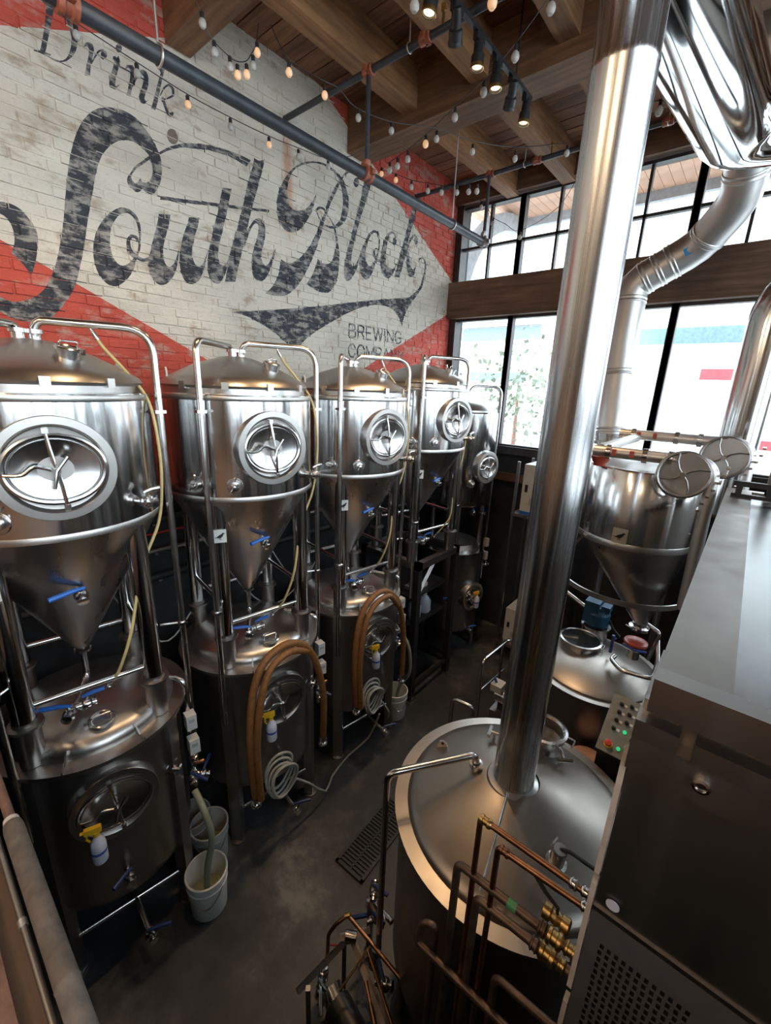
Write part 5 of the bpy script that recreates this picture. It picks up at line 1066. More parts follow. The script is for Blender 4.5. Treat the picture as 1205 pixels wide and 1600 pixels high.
s = MB(); X = frame_to((0.30, -0.24, lid_z(0.384) - 0.005), (0.1, -0.15, 1)); s.lathe([(0.05, 0), (0.05, 0.015), (0.036, 0.02), (0.034, 0.12), (0.03, 0.125), (0, 0.125)], 18, X); s.tube([X @ Vector((0.0, 0.05, 0.02)), X @ Vector((0, 0.075, 0.035)), X @ Vector((0.02, 0.085, 0.06))], 0.006, 6)
sn = s.build('probe', M['tube'], kt)
MB().tube(smoothpath([X @ Vector((0, 0, 0.12)), X @ Vector((0.04, -0.01, 0.13)), X @ Vector((0.11, -0.03, 0.10)), X @ Vector((0.19, -0.05, 0.06))]), 0.009, 8).build('probe_cable', M['rubber'], sn)
p = MB(); p.tube(fillet([(-0.235, -0.07, lid_z(0.245) - 0.01), (-0.235, -0.07, 1.975), (-0.555, -0.50, 1.945), (-0.555, -0.50, 0.22)], 0.06, 8), 0.020, 12)
pp = p.build('vent_pipe', M['tube'], kt)
u = MB(); u.lathe([(0.026, 0), (0.026, 0.02), (0.038, 0.022), (0.038, 0.042), (0.024, 0.044)], 14, Matrix.Translation((-0.235, -0.07, lid_z(0.245)))); u.build('pipe_union', M['tube'], pp)

fl = thing('flue_stack', 'tall thick steel flue rising from the kettle lid to the ceiling', 'flue', (-0.614, 1.966, 1.895))
MB().lathe([(0.1106, 0.0), (0.1106, 3.2), (0.1125, 3.205), (0.1125, 3.225), (0.1106, 3.23), (0.1106, 3.70)], 64).build('pipe', M['flue'], fl)
MB().lathe([(0.145, -0.012), (0.147, 0.0), (0.140, 0.012), (0.118, 0.02), (0.1108, 0.024)], 64).build('base_flange', M['brush'], fl)

# copper pipes between the cabinet and the skid
def pipe_thing(name, label, pts, r, mat, group, fil=0.03, collars=(), tape=None, loc=(0, 0, 0)):
    t = thing(name, label, 'pipe', loc, 0, group)
    MB().tube(fillet(pts, fil), r, 12).build('tube', mat, t)
    for (c, d, rr, ln, mt) in collars:
        MB().lathe([(rr * 0.75, 0), (rr, 0.006), (rr, ln * 0.3), (rr * 0.82, ln * 0.35), (rr * 0.82, ln * 0.65), (rr, ln * 0.7), (rr, ln - 0.006), (rr * 0.75, ln)], 12, frame_to(c, d)).build('coupling', mt, t)
    if tape:
        MB().cyl(tape, (tape[0] + 0.035, tape[1], tape[2]), r + 0.0015, seg=12).build('tape_wrap', M['green'], t)
    return t
G_ = 'copper pipes from the cabinet'
e = (1, 0, 0)
pipe_thing('copper_pipe', 'reddish copper pipe with a brass elbow, highest of the row', [(-0.47, 1.2, 0.6), (-0.47, 1.2, 2.46), (0.0, 1.2, 2.465)], 0.0115, M['copper'], G_, 0.02, [((-0.475, 1.2, 2.46), e, 0.018, 0.05, M['brass']), ((-0.145, 1.2, 2.464), e, 0.019, 0.025, M['tube']), ((-0.108, 1.2, 2.464), e, 0.019, 0.028, M['tube'])])
pipe_thing('copper_pipe', 'copper pipe with soldered elbow, second highest of the row', [(-0.39, 1.2, 0.6), (-0.39, 1.2, 2.385), (0.0, 1.2, 2.41)], 0.0115, M['copper'], G_, 0.02, [((-0.385, 1.2, 2.387), e, 0.017, 0.04, M['copper']), ((-0.10, 1.2, 2.405), e, 0.019, 0.03, M['tube'])])
pipe_thing('brown_pipe', 'thicker brown pipe wrapped with a piece of green tape', [(-0.54, 1.2, 0.6), (-0.54, 1.2, 2.16), (0.0, 1.2, 2.185)], 0.0165, M['browncopper'], G_, 0.035, [((-0.21, 1.2, 2.175), e, 0.026, 0.03, M['browncopper']), ((-0.18, 1.2, 2.177), e, 0.029, 0.055, M['brass']), ((-0.12, 1.2, 2.18), e, 0.024, 0.04, M['brass'])], (-0.325, 1.2, 2.17))
pipe_thing('brown_pipe', 'thicker brown pipe with brass valve body below the taped pipe', [(-0.445, 1.2, 0.6), (-0.445, 1.2, 2.065), (0.0, 1.2, 2.09)], 0.0165, M['browncopper'], G_, 0.035, [((-0.225, 1.2, 2.077), e, 0.026, 0.03, M['browncopper']), ((-0.195, 1.2, 2.079), e, 0.029, 0.06, M['brass']), ((-0.13, 1.2, 2.083), e, 0.024, 0.03, M['brass'])])
pipe_thing('brown_pipe', 'long brown pipe with a hooked end below the others at bottom', [(-0.62, 1.22, 0.6), (-0.62, 1.22, 1.67), (-0.675, 1.2, 1.655), (-0.69, 1.18, 1.54), (0.05, 1.16, 1.625)], 0.0165, M['browncopper'], G_, 0.03)
pipe_thing('brown_pipe', 'short brown pipe disappearing lowest under the cabinet edge', [(-0.325, 1.2, 0.6), (-0.325, 1.2, 1.745), (0.02, 1.17, 1.83)], 0.0155, M['browncopper'], G_, 0.04)
lv = thing('lever_valve', 'brass lever valve with a black handle behind the brown pipes', 'valve', (-0.17, 1.27, 2.17))
MB().lathe([(0.02, -0.05), (0.028, -0.045), (0.028, -0.02), (0.02, -0.015), (0.026, 0), (0.02, 0.015), (0.028, 0.02), (0.028, 0.045), (0.02, 0.05)], 12, Matrix.Rotation(PI / 2, 4, 'Y')).build('body', M['brass'], lv)
MB().tube([(0, 0, 0.02), (0, 0, 0.05), (-0.05, 0.01, 0.065), (-0.12, 0.02, 0.115)], [0.006, 0.006, 0.008, 0.008], 8).build('handle', M['rubber'], lv)

# pump skid at the foot of the kettle
sk = thing('pump_skid', 'low pump skid with tangle of copper pipes and blue valves beside the kettle', 'pump', (-1.15, 1.22, 0))
for (a, b, w_, mt) in (((-0.22, 0.14, 0.50), (-0.10, 0.30, 0.50), 0.022, 'beige'), ((-0.17, 0.20, 0.47), (0.30, 0.02, 0.47), 0.022, 'beige'), ((-0.24, -0.2, 0.45), (-0.2, 0.15, 0.45), 0.02, 'dullsteel'), ((0.3, -0.2, 0.45), (0.3, 0.05, 0.45), 0.02, 'dullsteel')):
    MB().tube([a, b], w_, 4).build('frame_bar', M[mt], sk, smooth=False)
for x_, y_ in ((-0.2, -0.15), (-0.2, 0.16), (0.28, -0.15), (0.28, 0.03)):
    MB().tube([(x_, y_, 0), (x_, y_, 0.46)], 0.02, 4).build('frame_post', M['dullsteel'], sk, smooth=False)
MB().tube(fillet([(-0.27, 0.06, 0.12), (-0.29, 0.10, 0.50), (-0.26, 0.14, 0.58), (-0.22, 0.21, 0.62), (0.24, 0.2, 0.60)], 0.03), 0.0125, 10).build('copper_line', M['copper'], sk)
MB().lathe([(0.013, 0), (0.018, 0.004), (0.018, 0.04), (0.013, 0.044)], 12, frame_to((-0.235, 0.19, 0.615), (0.6, 0.6, 0.2))).build('brass_elbow', M['brass'], sk)
MB().tube(fillet([(-0.16, 0.36, 0.1), (-0.16, 0.36, 0.62), (0.0, 0.30, 0.63)], 0.04), 0.017, 10).build('steel_line', M['browncopper'], sk)
MB().tube([(-0.02, 0.21, 0.56), (-0.06, -0.02, 0.42)], 0.008, 8).build('brass_rod', M['brass'], sk)
MB().tube([(-0.02, 0.19, 0.55), (0.28, 0.08, 0.42)], 0.011, 8).build('copper_line', M['copper'], sk)
MB().tube([(0.05, 0.10, 0.48), (0.33, -0.06, 0.40)], 0.013, 8).build('copper_line', M['copper'], sk)
MB().cyl((-0.1, 0.0, 0.2), (0.2, -0.05, 0.2), 0.09, seg=18).build('motor', M['black'], sk)
MB().cyl((-0.18, 0.02, 0.22), (-0.1, 0.0, 0.2), 0.07, seg=18).build('pump_head', M['tube'], sk)
MB().cyl((-0.19, 0.16, 0.52), (-0.13, 0.20, 0.52), 0.035, seg=14).build('filter_cap', M['tube'], sk)
for i_, (p_, d_, hn) in enumerate((((-0.28, 0.05, 0.30), (0.2, -0.3, -1), 'tube'), ((-0.26, 0.0, 0.22), (0.6, -0.5, -0.2), 'tube'), ((-0.12, 0.30, 0.55), (0.3, 0.4, 0.2), 'blue_dim'), ((-0.15, 0.38, 0.62), (-0.4, 0.6, 0.1), 'blue_dim'), ((-0.04, 0.20, 0.46), (0.7, 0.2, -0.4), 'tube'), ((0.08, 0.16, 0.42), (0.7, 0.3, 0.2), 'blue_dim'))):
    valve(sk, frame_to(p_, d_), hand=hn, name='valve', ang=0.6 + i_, hl=0.11)
MB().tube([(-0.27, 0.1, 0.42), (-0.2, 0.14, 0.44), (-0.15, 0.2, 0.47)], 0.007, 6).build('red_lever', M['red'], sk)
cv = thing('blue_lever_valve', 'steel valve with long blue lever on the floor pipe beside the kettle', 'valve', (-1.36, 1.66, 0.0))
MB().tube(fillet([(0, 0, 0), (0, 0, 0.5), (0.2, -0.02, 0.52)], 0.04), 0.02, 10).build('pipe', M['tube'], cv)
valve(cv, frame_to((0, 0, 0.36), (-0.2, 0.1, 1)), hand='blue_dim', name='valve', ang=0.3, hl=0.17)

# ================================================================ STAINLESS CABINET AT THE RIGHT
cb = thing('steel_cabinet', 'tall dark steel cabinet with perforated panel filling the right foreground', 'cabinet', (-0.063, 1.1, 0))
b = MB(); b.box(0, 1.2, 0, 0.33, 2.575, 3.10); b.box(0, 1.2, 0.01, 0.33, 0.05, 2.575); b.build('body', M['cabinet'], cb, smooth=False)
# perforated lower panel, standing slightly proud
pn = MB()
x0, x1, z0, z1 = 0.0, 1.2, 1.35, 2.57
hx0, hx1, hz0, hz1 = 0.035, 0.265, 2.02, 2.46
yF = -0.004
def fq(a, b_, c, d, m=0): pn.add([(a, yF, c), (b_, yF, c), (b_, yF, d), (a, yF, d)], [(0, 1, 2, 3)], m)
fq(x0, hx0, z0, z1); fq(hx1, x1, z0, z1); fq(hx0, hx1, z0, hz0); fq(hx0, hx1, hz1, z1)
nx, nz = 12, 16
cw, ch = (hx1 - hx0) / nx, (hz1 - hz0) / nz
for i in range(nx):
    for j in range(nz):
        a, c = hx0 + i * cw, hz0 + j * ch; o_ = (0.1 if j % 2 else 0.0) * cw
        u0, u1, w0, w1 = a + cw * 0.18 + o_, a + cw * 0.72 + o_, c + ch * 0.18, c + ch * 0.82
        vs = [(a, yF, c), (a + cw, yF, c), (a + cw, yF, c + ch), (a, yF, c + ch), (u0, yF, w0), (u1, yF, w0), (u1, yF, w1), (u0, yF, w1)]
        pn.add(vs, [(0, 1, 5, 4), (1, 2, 6, 5), (2, 3, 7, 6), (3, 0, 4, 7)])
pan = pn.build('perforated_panel', M['vent'], cb, smooth=False, fix=False)
MB().box(hx0, hx1, 0.004, 0.008, hz0, hz1).build('vent_backing', M['black'], cb, smooth=False)
MB().box(-0.004, 1.2, -0.007, 0.0, 2.562, 2.578).build('panel_seam', M['dullsteel'], cb, smooth=False)
MB().lathe([(0, 0), (0.0175, 0), (0.0175, 0.003), (0, 0.0035)], 24, Matrix.Translation((0.045, -0.004, 2.62)) @ Matrix.Rotation(PI / 2, 4, 'X')).build('round_sticker', M['lilac'], cb)
MB().box(-0.016, -0.002, -0.012, 0.02, 2.70, 3.12).build('edge_strip', M['beige'], cb, smooth=False)
MB().box(-0.016, -0.002, -0.012, 0.02, 2.20, 2.66).build('edge_strip', M['beige'], cb, smooth=False)
MB().box(-0.016, -0.002, -0.012, 0.02, 1.5, 2.13).build('edge_strip', M['beige'], cb, smooth=False)
b = MB(); b.box(-0.005, 1.2, -0.03, 0.36, 3.10, 3.20); b.build('top_band', M['cabinet'], cb, smooth=False)
MB().lathe([(0.018, 0), (0.018, 0.01), (0.012, 0.012), (0.010, 0.006), (0, 0.006)], 16, Matrix.Translation((0.145, -0.03, 3.155)) @ Matrix.Rotation(PI / 2, 4, 'X')).build('screw_socket', M['tube'], cb)
b = MB(); b.box(-0.005, 0.085, -0.035, 0.2, 3.20, 3.25); b.box(0.115, 1.2, -0.035, 0.2, 3.20, 3.25); b.box(0, 1.2, 0.02, 0.3, 3.2, 3.28); b.build('stacking_lip', M['dullsteel'], cb, smooth=False)
for x_, y_ in ((0.95, 2.95), (1.15, 0.1), (1.15, 2.95)):
    MB().box(x_, x_ + 0.05, y_, y_ + 0.05, 0, 3.28).build('post', M['dullsteel'], cb, smooth=False)
dk = thing('steel_tray', 'long steel topped tray with raised rims resting on the dark cabinet', 'tray', (-0.042, 1.07, 3.28))
b = MB(); b.box(-0.01, 1.25, 0, 0.06, 0, 0.09); b.build('front_rim', M['dullsteel'], dk, smooth=False)
b = MB(); b.box(-0.01, 0.135, 0.06, 2.95, 0, 0.09); b.build('side_rim', M['cabinet'], dk, smooth=False)
MB().box(1.15, 1.25, 0.06, 2.95, 0, 0.09).build('side_rim', M['cabinet'], dk, smooth=False)
MB().box(-0.01, 1.25, 2.95, 3.02, 0, 0.09).build('back_rim', M['dullsteel'], dk, smooth=False)
mb = MB(); n_ = 24
vs = []
for i in range(n_ + 1):
    t_ = i / n_; vs += [(0.135, 0.06 + 2.89 * t_, 0.064 + 0.0006 * math.sin(t_ * 15)), (1.15, 0.06 + 2.89 * t_, 0.064 + 0.0006 * math.sin(t_ * 15 + 0.4))]
mb.add(vs, [(2 * i, 2 * i + 1, 2 * i + 3, 2 * i + 2) for i in range(n_)])
mb.build('top_sheet', M['sheet'], dk)
rl_ = thing('low_rail', 'low black bar rail across the far end of the steel tray', 'rail', (-0.02, 3.72, 3.37))
MB().box(0, 1.1, 0, 0.035, 0.075, 0.11).build('top_bar', M['black'], rl_, smooth=False)
MB().box(0, 1.1, 0, 0.035, 0.0, 0.025).build('bottom_bar', M['black'], rl_, smooth=False)
for i in range(7):
    MB().box(0.02 + 0.16 * i, 0.055 + 0.16 * i, 0.003, 0.03, 0.025, 0.075).build('upright', M['black'], rl_, smooth=False)
br = thing('grey_bracket', 'grey angle bracket standing at the far right behind the tray', 'bracket', (0.16, 3.95, 3.37))
b = MB(); b.box(0, 0.35, 0, 0.05, 0, 0.05); b.box(0, 0.06, 0, 0.05, 0, 0.42); b.box(0.06, 0.4, 0, 0.05, 0.36, 0.42); b.build('angle', M['cabinet'], br, smooth=False)

# ================================================================ MASH TUN, HOPPER, AUGERS
MX, MY = -0.68, 4.05
mt_ = thing('mash_tun', 'round steel mash tun with blue motor behind the kettle', 'tank', (MX, MY, 0))
MB().lathe([(0, 0.4), (0.5, 0.42), (0.55, 0.5), (0.555, 1.5)], 72).build('shell', M['dullsteel'], mt_)
MB().lathe([(0.54, 1.49), (0.592, 1.492), (0.595, 1.50), (0.592, 1.512), (0.50, 1.516)], 80).build('rim', M['lid'], mt_)
MB().lathe([(0.53, 1.51), (0.525, 1.53), (0.49, 1.555), (0.2, 1.62), (0, 1.635)], 72).build('lid', M['lid'], mt_)
for az in (45, 135, 225, 315):
    c = polar(0.48, az); MB().cyl((c.x, c.y, 0), (c.x, c.y, 0.5), 0.035, seg=12).build('leg', M['dullsteel'], mt_)
T_ = Matrix.Translation((-0.18, 0.10, 0))
MB().lathe([(0.17, 1.57), (0.17, 1.66), (0.197, 1.662), (0.197, 1.685), (0.18, 1.69), (0.172, 1.68), (0.168, 1.64), (0, 1.63)], 40, T_).build('manway_ring', M['tube'], mt_)
MB().lathe([(0, 1.682), (0.173, 1.682)], 36, T_).build('dark_glass_lid', M['darkglass'], mt_)
h = MB(); h.tube(fillet([T_ @ Vector((0.16, -0.03, 1.675)), T_ @ Vector((0.215, -0.05, 1.675)), T_ @ Vector((0.215, 0.03, 1.675)), T_ @ Vector((0.165, 0.04, 1.675))], 0.01), 0.005, 6); h.build('lid_handle', M['tube'], mt_)
b = MB(); b.tube([T_ @ Vector((0.06, -0.165, 1.66)), T_ @ Vector((0.08, -0.21, 1.60))], 0.007, 6); b.tube([T_ @ Vector((0.045, -0.215, 1.60)), T_ @ Vector((0.115, -0.205, 1.60))], 0.009, 6); b.build('wing_bolt', M['tube'], mt_)
mo = MB(); c = (-0.13, 0.42)
mo.lathe([(0.125, 1.56), (0.125, 1.70), (0.14, 1.702), (0.14, 1.72), (0.06, 1.722)], 28, Matrix.Translation((c[0], c[1], 0))); mo.build('motor_base', M['tube'], mt_)
mo = MB(); mo.lathe([(0.09, 1.72), (0.115, 1.74), (0.115, 1.86), (0.09, 1.90), (0.09, 1.94), (0, 1.945)], 24, Matrix.Translation((c[0], c[1], 0))); mo.box(c[0] - 0.12, c[0] + 0.02, c[1] - 0.1, c[1] + 0.1, 1.76, 1.99); mo.box(c[0] + 0.03, c[0] + 0.11, c[1] - 0.06, c[1] + 0.06, 1.9, 1.96)
mo.build('motor', M['motorblue'], mt_, smooth=False)
MB().cyl((c[0] - 0.13, c[1] + 0.02, 1.86), (c[0] - 0.42, c[1] + 0.08, 1.96), 0.022, seg=12).build('conduit', M['tube'], mt_)
MB().tube(smoothpath([(c[0] + 0.12, c[1] - 0.02, 1.82), (c[0] + 0.17, c[1] - 0.02, 1.74), (c[0] + 0.24, c[1] - 0.05, 1.70)]), 0.01, 8).build('motor_cable', M['rubber'], mt_)
p = MB(); p.tube(fillet([(0.16, -0.05, 1.72), (0.14, -0.10, 1.70), (0.24, -0.22, 1.70), (0.48, -0.2, 1.72), (0.48, 0.0, 1.78), (0.43, 0.16, 1.92)], 0.05), 0.02, 10); p.build('wash_pipe', M['tube'], mt_)
hp = thing('grist_hopper', 'conical steel grist hopper with crow plate above the mash tun', 'hopper', (-0.643, 4.353, 2.0))
z = lambda w: w - 2.0
Rh = 0.471
MB().lathe([(Rh, z(2.80)), (Rh, z(3.41)), (Rh - 0.01, z(3.425)), (Rh - 0.06, z(3.43))], 72).build('drum', M['polish'], hp)
MB().lathe([(Rh + 0.001, z(2.755)), (Rh + 0.004, z(2.758)), (Rh + 0.004, z(2.81)), (Rh + 0.001, z(2.815))], 72).build('lower_band', M['brush'], hp)
MB().lathe([(Rh - 0.02, z(3.42)), (0.3, z(3.455)), (0, z(3.47))], 64).build('top', M['brush'], hp)
cn = MB(); n_ = 64; vs = []; levels = 14; cx, cy = 0.235, -0.17
for L_ in range(levels + 1):
    t_ = L_ / levels; rr = Rh + (0.055 - Rh) * t_; zz = z(2.80) + (z(2.03) - z(2.80)) * t_
    for j in range(n_):
        a = 2 * PI * j / n_; vs.append((cx * t_ + rr * math.cos(a), cy * t_ + rr * math.sin(a), zz))
cn.add(vs, [(L_ * n_ + j, L_ * n_ + (j + 1) % n_, (L_ + 1) * n_ + (j + 1) % n_, (L_ + 1) * n_ + j) for L_ in range(levels) for j in range(n_)])
cn.build('cone', M['cone'], hp)
o_ = MB(); o_.lathe([(0.055, z(2.03)), (0.055, z(2.0)), (0.085, z(1.995)), (0.085, z(1.965)), (0.05, z(1.96))], 24, Matrix.Translation((cx, cy, 0))); o_.tube([(cx - 0.1, cy - 0.03, z(1.98)), (cx - 0.06, cy - 0.06, z(1.985)), (cx, cy - 0.085, z(1.985))], 0.007, 6); o_.build('outlet_clamp', M['tube'], hp)
ar = MB(); vs = []; n_ = 28
for i in range(n_ + 1):
    a = math.radians(185 + 170 * i / n_); 
    for rr, zz in ((0.545, z(2.29)), (0.545, z(2.335)), (0.53, z(2.335)), (0.53, z(2.29))): vs.append((rr * math.cos(a), rr * math.sin(a), zz))
ar.add(vs, [(4 * i + k_, 4 * i + (k_ + 1) % 4, 4 * i + 4 + (k_ + 1) % 4, 4 * i + 4 + k_) for i in range(n_) for k_ in range(4)])
ar.build('support_ring', M['brush'], hp)
for az in (60, 120, 186, 354):
    c_ = polar(0.6, az); MB().cyl((c_.x, c_.y, -2.0), (c_.x, c_.y, z(2.9)), 0.03, seg=12).build('leg', M['dullsteel'], hp)
MB().tube([polar(0.55, 190, z(2.42)), polar(0.5, 232, z(2.8))], 0.015, 4).build('stay', M['brush'], hp, smooth=False)
crow_plate(hp, side(Rh + 0.003, -92, z(2.875)), 0.058)
rv = thing('red_disc_valve', 'round orange red lid of a valve under the hopper outlet', 'valve', (-0.40, 4.12, 1.70))
MB().lathe([(0.05, 0.0), (0.05, 0.08), (0.08, 0.10), (0.09, 0.12), (0.09, 0.15)], 24).build('body', M['tube'], rv)
MB().lathe([(0.093, 0.145), (0.10, 0.155), (0.096, 0.17), (0.07, 0.178), (0.05, 0.172), (0, 0.176)], 32).build('disc', M['red'], rv)
MB().tube([(-0.09, -0.06, 0.13), (0.02, -0.10, 0.13), (0.1, -0.06, 0.125)], 0.012, 8).build('blue_ring', M['bluemark'], rv)
b = MB(); b.tube([(-0.18, -0.02, -0.02), (-0.18, -0.02, 0.16)], 0.014, 6); b.tube([(-0.18, -0.02, 0.10), (-0.155, -0.04, 0.15)], 0.008, 6); b.build('blue_handle', M['bluemark'], rv)
MB().tube(fillet([(0.12, 0.02, 0.02), (0.16, 0.05, 0.30), (0.05, 0.10, 0.32)], 0.04), 0.016, 10).build('side_pipe', M['tube'], rv)
def auger(label, z0, y0, x_l, x_r, wheel, wr, zb):
    t = thing('disc_conveyor', label, 'conveyor', (0, y0, z0), 0, 'tubular grain conveyors over the hopper')
    P = fillet([(x_l, 0, 0), (x_r, 0, 0.0), (x_r + 0.03, -0.02, zb - z0)], 0.13, 10)
    MB().tube(P, 0.045, 14).build('tube', M['galv'], t)
    for xx in (x_l + 0.1, (x_l + x_r) / 2 - 0.05, (x_l + x_r) / 2 + 0.12):
        MB().cyl((xx, 0, 0), (xx + 0.035, 0, 0), 0.058, seg=14).build('coupling', M['tube'], t)
    for xx in (x_l + 0.15, x_l + 0.28):
        MB().box(xx, xx + 0.03, -0.062, -0.04, -0.02, 0.03).build('red_tab', M['red'], t, smooth=False)
    c = Vector(wheel)
    w = MB(); torus(w, c, (0.1, -1, 0.1), wr, 0.013, 28, 8); w.cyl(c + Vector((0, 0.02, 0)), c + Vector((0, -0.035, 0)), 0.02, seg=12)
    for k_ in range(4):
        a = k_ * PI / 2 + 0.3
        w.tube([c + Vector((wr * k2 * math.cos(a + 0.5 * (1 - k2)), 0, wr * k2 * math.sin(a + 0.5 * (1 - k2)))) for k2 in (0.0, 0.33, 0.66, 1.0)], 0.007, 6)
    w.build('wheel', M['dullsteel'], t)
    cv_ = MB(); cv_.lathe([(0, 0), (wr, 0), (wr, 0.02), (0, 0.02)], 28, frame_to(c + Vector((0, 0.02, 0)), (0.1, 1, 0.1))); cv_.build('wheel_cover', M['galv'], t)
    for k_ in range(7):
        a = 0.2 + k_ * 0.42
        MB().box(x_r + 0.02 + 0.06 * math.cos(a) - 0.012, x_r + 0.02 + 0.06 * math.cos(a) + 0.012, -0.06, 0.05, -0.02 - k_ * 0.055 - 0.008, -0.02 - k_ * 0.055 + 0.008).build('bolt_tab', M['tube'], t, smooth=False)
    return t
a1 = auger('nearer grain conveyor tube bending down beside a spoked wheel', 3.555, 3.9, -0.98, -0.15, (-0.32, -0.06, -0.10), 0.165, 2.4)
a2 = auger('farther grain conveyor tube bending down beside a spoked wheel', 3.66, 4.6, -0.95, 0.03, (-0.13, -0.06, -0.12), 0.165, 2.6)
MB().lathe([(0.05, -0.13), (0.05, -0.11), (0.065, -0.09), (0.075, -0.05)], 18, Matrix.Translation((-0.93, 0.06, 0))).build('red_inlet', M['red'], a1)
MB().cyl((-0.93, 0.0, 0.02), (-0.80, 0.65, 0.08), 0.04, seg=12).build('cross_tube', M['galv'], a1)

# control console
cs = thing('control_console', 'sloped grey control panel with black switches and a red stop button', 'control panel', (-0.335, 2.68, 0))
b = MB()
b.add([(0, 0, 0), (0.34, 0, 0), (0.34, 0.34, 0), (0, 0.34, 0), (0, 0, 1.78), (0.34, 0, 1.78), (0.34, 0.34, 1.98), (0, 0.34, 1.98)], [(3, 2, 1, 0), (4, 5, 6, 7), (0, 1, 5, 4), (1, 2, 6, 5), (2, 3, 7, 6), (3, 0, 4, 7)])
b.build('pedestal', M['black'], cs, smooth=False)
Xp = frame_to((0, 0, 1.784), (0, -0.2, 0.34), (1, 0, 0))
def pp_(u, v, w): # u across, v up the slope
    n = Vector((0, -0.2, 0.34)).normalized(); s_ = Vector((0, 0.34, 0.2)).normalized()
    return Vector((u, 0, 1.784)) + s_ * v + n * w
def pbox(u0, u1, v0, v1, w0, w1): 
    mb = MB(); vs = [pp_(*q) for q in ((u0, v0, w0), (u1, v0, w0), (u1, v1, w0), (u0, v1, w0), (u0, v0, w1), (u1, v0, w1), (u1, v1, w1), (u0, v1, w1))]
    return mb.add(vs, [(3, 2, 1, 0), (4, 5, 6, 7), (0, 1, 5, 4), (1, 2, 6, 5), (2, 3, 7, 6), (3, 0, 4, 7)])
pbox(-0.012, 0.35, -0.01, 0.40, 0, 0.014).build('face_plate', M['panel'], cs, smooth=False)
for (u, v) in ((0.05, 0.34), (0.05, 0.28), (0.05, 0.22), (0.05, 0.16), (0.11, 0.35), (0.11, 0.29), (0.11, 0.23), (0.165, 0.19), (0.165, 0.13)):
    o_ = MB(); o_.cyl(pp_(u, v, 0.014), pp_(u, v, 0.03), 0.013, seg=10); o_.cyl(pp_(u - 0.01, v, 0.034), pp_(u + 0.01, v, 0.034), 0.008, seg=6); o_.build('switch', M['black'], cs)
    pbox(u + 0.018, u + 0.036, v - 0.008, v + 0.008, 0.014, 0.0155).build('switch_label', M['white'], cs, smooth=False)
for (u, v) in ((0.165, 0.35), (0.165, 0.30), (0.165, 0.245), (0.115, 0.165), (0.11, 0.045)):
    MB().cyl(pp_(u, v, 0.014), pp_(u, v, 0.024), 0.012, seg=12).build('green_lamp', M['greenled'], cs)
MB().cyl(pp_(0.05, 0.045, 0.012), pp_(0.05, 0.045, 0.018), 0.026, seg=16).build('yellow_ring', M['yellow'], cs)
MB().lathe([(0.012, 0), (0.012, 0.015), (0.020, 0.018), (0.020, 0.034), (0, 0.038)], 14, frame_to(pp_(0.05, 0.045, 0.016), (0, -0.2, 0.34))).build('stop_button', M['redbtn'], cs)
MB().cyl(pp_(0.165, 0.05, 0.01), pp_(0.165, 0.05, 0.09), 0.026, seg=14).build('warning_horn', M['dullsteel'], cs)
dm = thing('lidded_drum', 'pale drum with a salmon lid between the console and the mash tun', 'drum', (-0.47, 3.33, 0))
MB().lathe([(0, 0), (0.125, 0), (0.13, 0.02), (0.135, 1.06)], 28).build('body', M['offwhite'], dm)
MB().lathe([(0.142, 1.05), (0.145, 1.06), (0.145, 1.085), (0.13, 1.095), (0.055, 1.09), (0.05, 1.096), (0, 1.096)], 32).build('lid', M['pink'], dm)

# ================================================================ DUCTS
def duct(name, label, pts, r, mat, ribs=(), cat='duct', fil=0.15, n=5, loc=(0, 0, 0)):
    t = thing(name, label, cat, loc)
    P = fillet(pts, fil, n)
    MB().tube(P, r, 32).build('pipe', mat, t, ang=25)
    for (i, f) in ribs:
        a, b_ = Vector(pts[i]), Vector(pts[i + 1]); c = a.lerp(b_, f); d = (b_ - a).normalized()
        rr = r if not isinstance(r, list) else r[0]
        MB().lathe([(rr, -0.03), (rr + 0.007, -0.024), (rr + 0.007, -0.014), (rr + 0.001, -0.006), (rr + 0.001, 0.006), (rr + 0.007, 0.014), (rr + 0.007, 0.024), (rr, 0.03)], 32, frame_to(c, d)).build('rib', mat, t, ang=60)
    return t
dpts = [(-1.23, 5.50, 3.50), (-1.31, 5.60, 4.50), (-1.33, 5.66, 5.16), (-0.78, 5.66, 5.46), (-0.50, 5.35, 5.72), (-0.49, 5.05, 6.05), (-0.53, 4.9, 7.0)]
d2 = duct('vent_duct', 'grey jointed vent duct with two bends and a piece of blue tape', dpts, 0.165, M['galv'], ((0, 0.12), (0, 0.75), (1, 0.75), (2, 0.22), (2, 0.42), (2, 0.62), (3, 0.25), (4, 0.45), (5, 0.12)), fil=0.12, n=2)
c = Vector(dpts[2]).lerp(Vector(dpts[3]), 0.88); dd = (Vector(dpts[3]) - Vector(dpts[2])).normalized(); nn = Vector((0.25, -1, -0.1)); nn = (nn - dd * nn.dot(dd)).normalized()
X = Matrix.Translation(c + nn * 0.166); tp = MB(); Xt = frame_to(c + nn * 0.1665, nn, dd); tp.box(-0.035, 0.035, -0.05, 0.05, 0, 0.002, Xt); tp.build('tape_patch', M['bluetape'], d2, smooth=False)
col = MB(); col.lathe([(0.17, 3.46), (0.185, 3.465), (0.185, 3.50), (0.172, 3.505), (0.172, 3.55), (0.185, 3.555), (0.185, 3.585), (0.168, 3.59)], 32, Matrix.Translation((-1.232, 5.5, 0))); col.build('base_collar', M['tube'], d2)
for (xx, yy) in ((-1.1, 5.38), (-1.36, 5.62)):
    MB().cyl((xx, yy, 2.6), (xx, yy, 3.5), 0.03, seg=10).build('support', M['dullsteel'], d2)
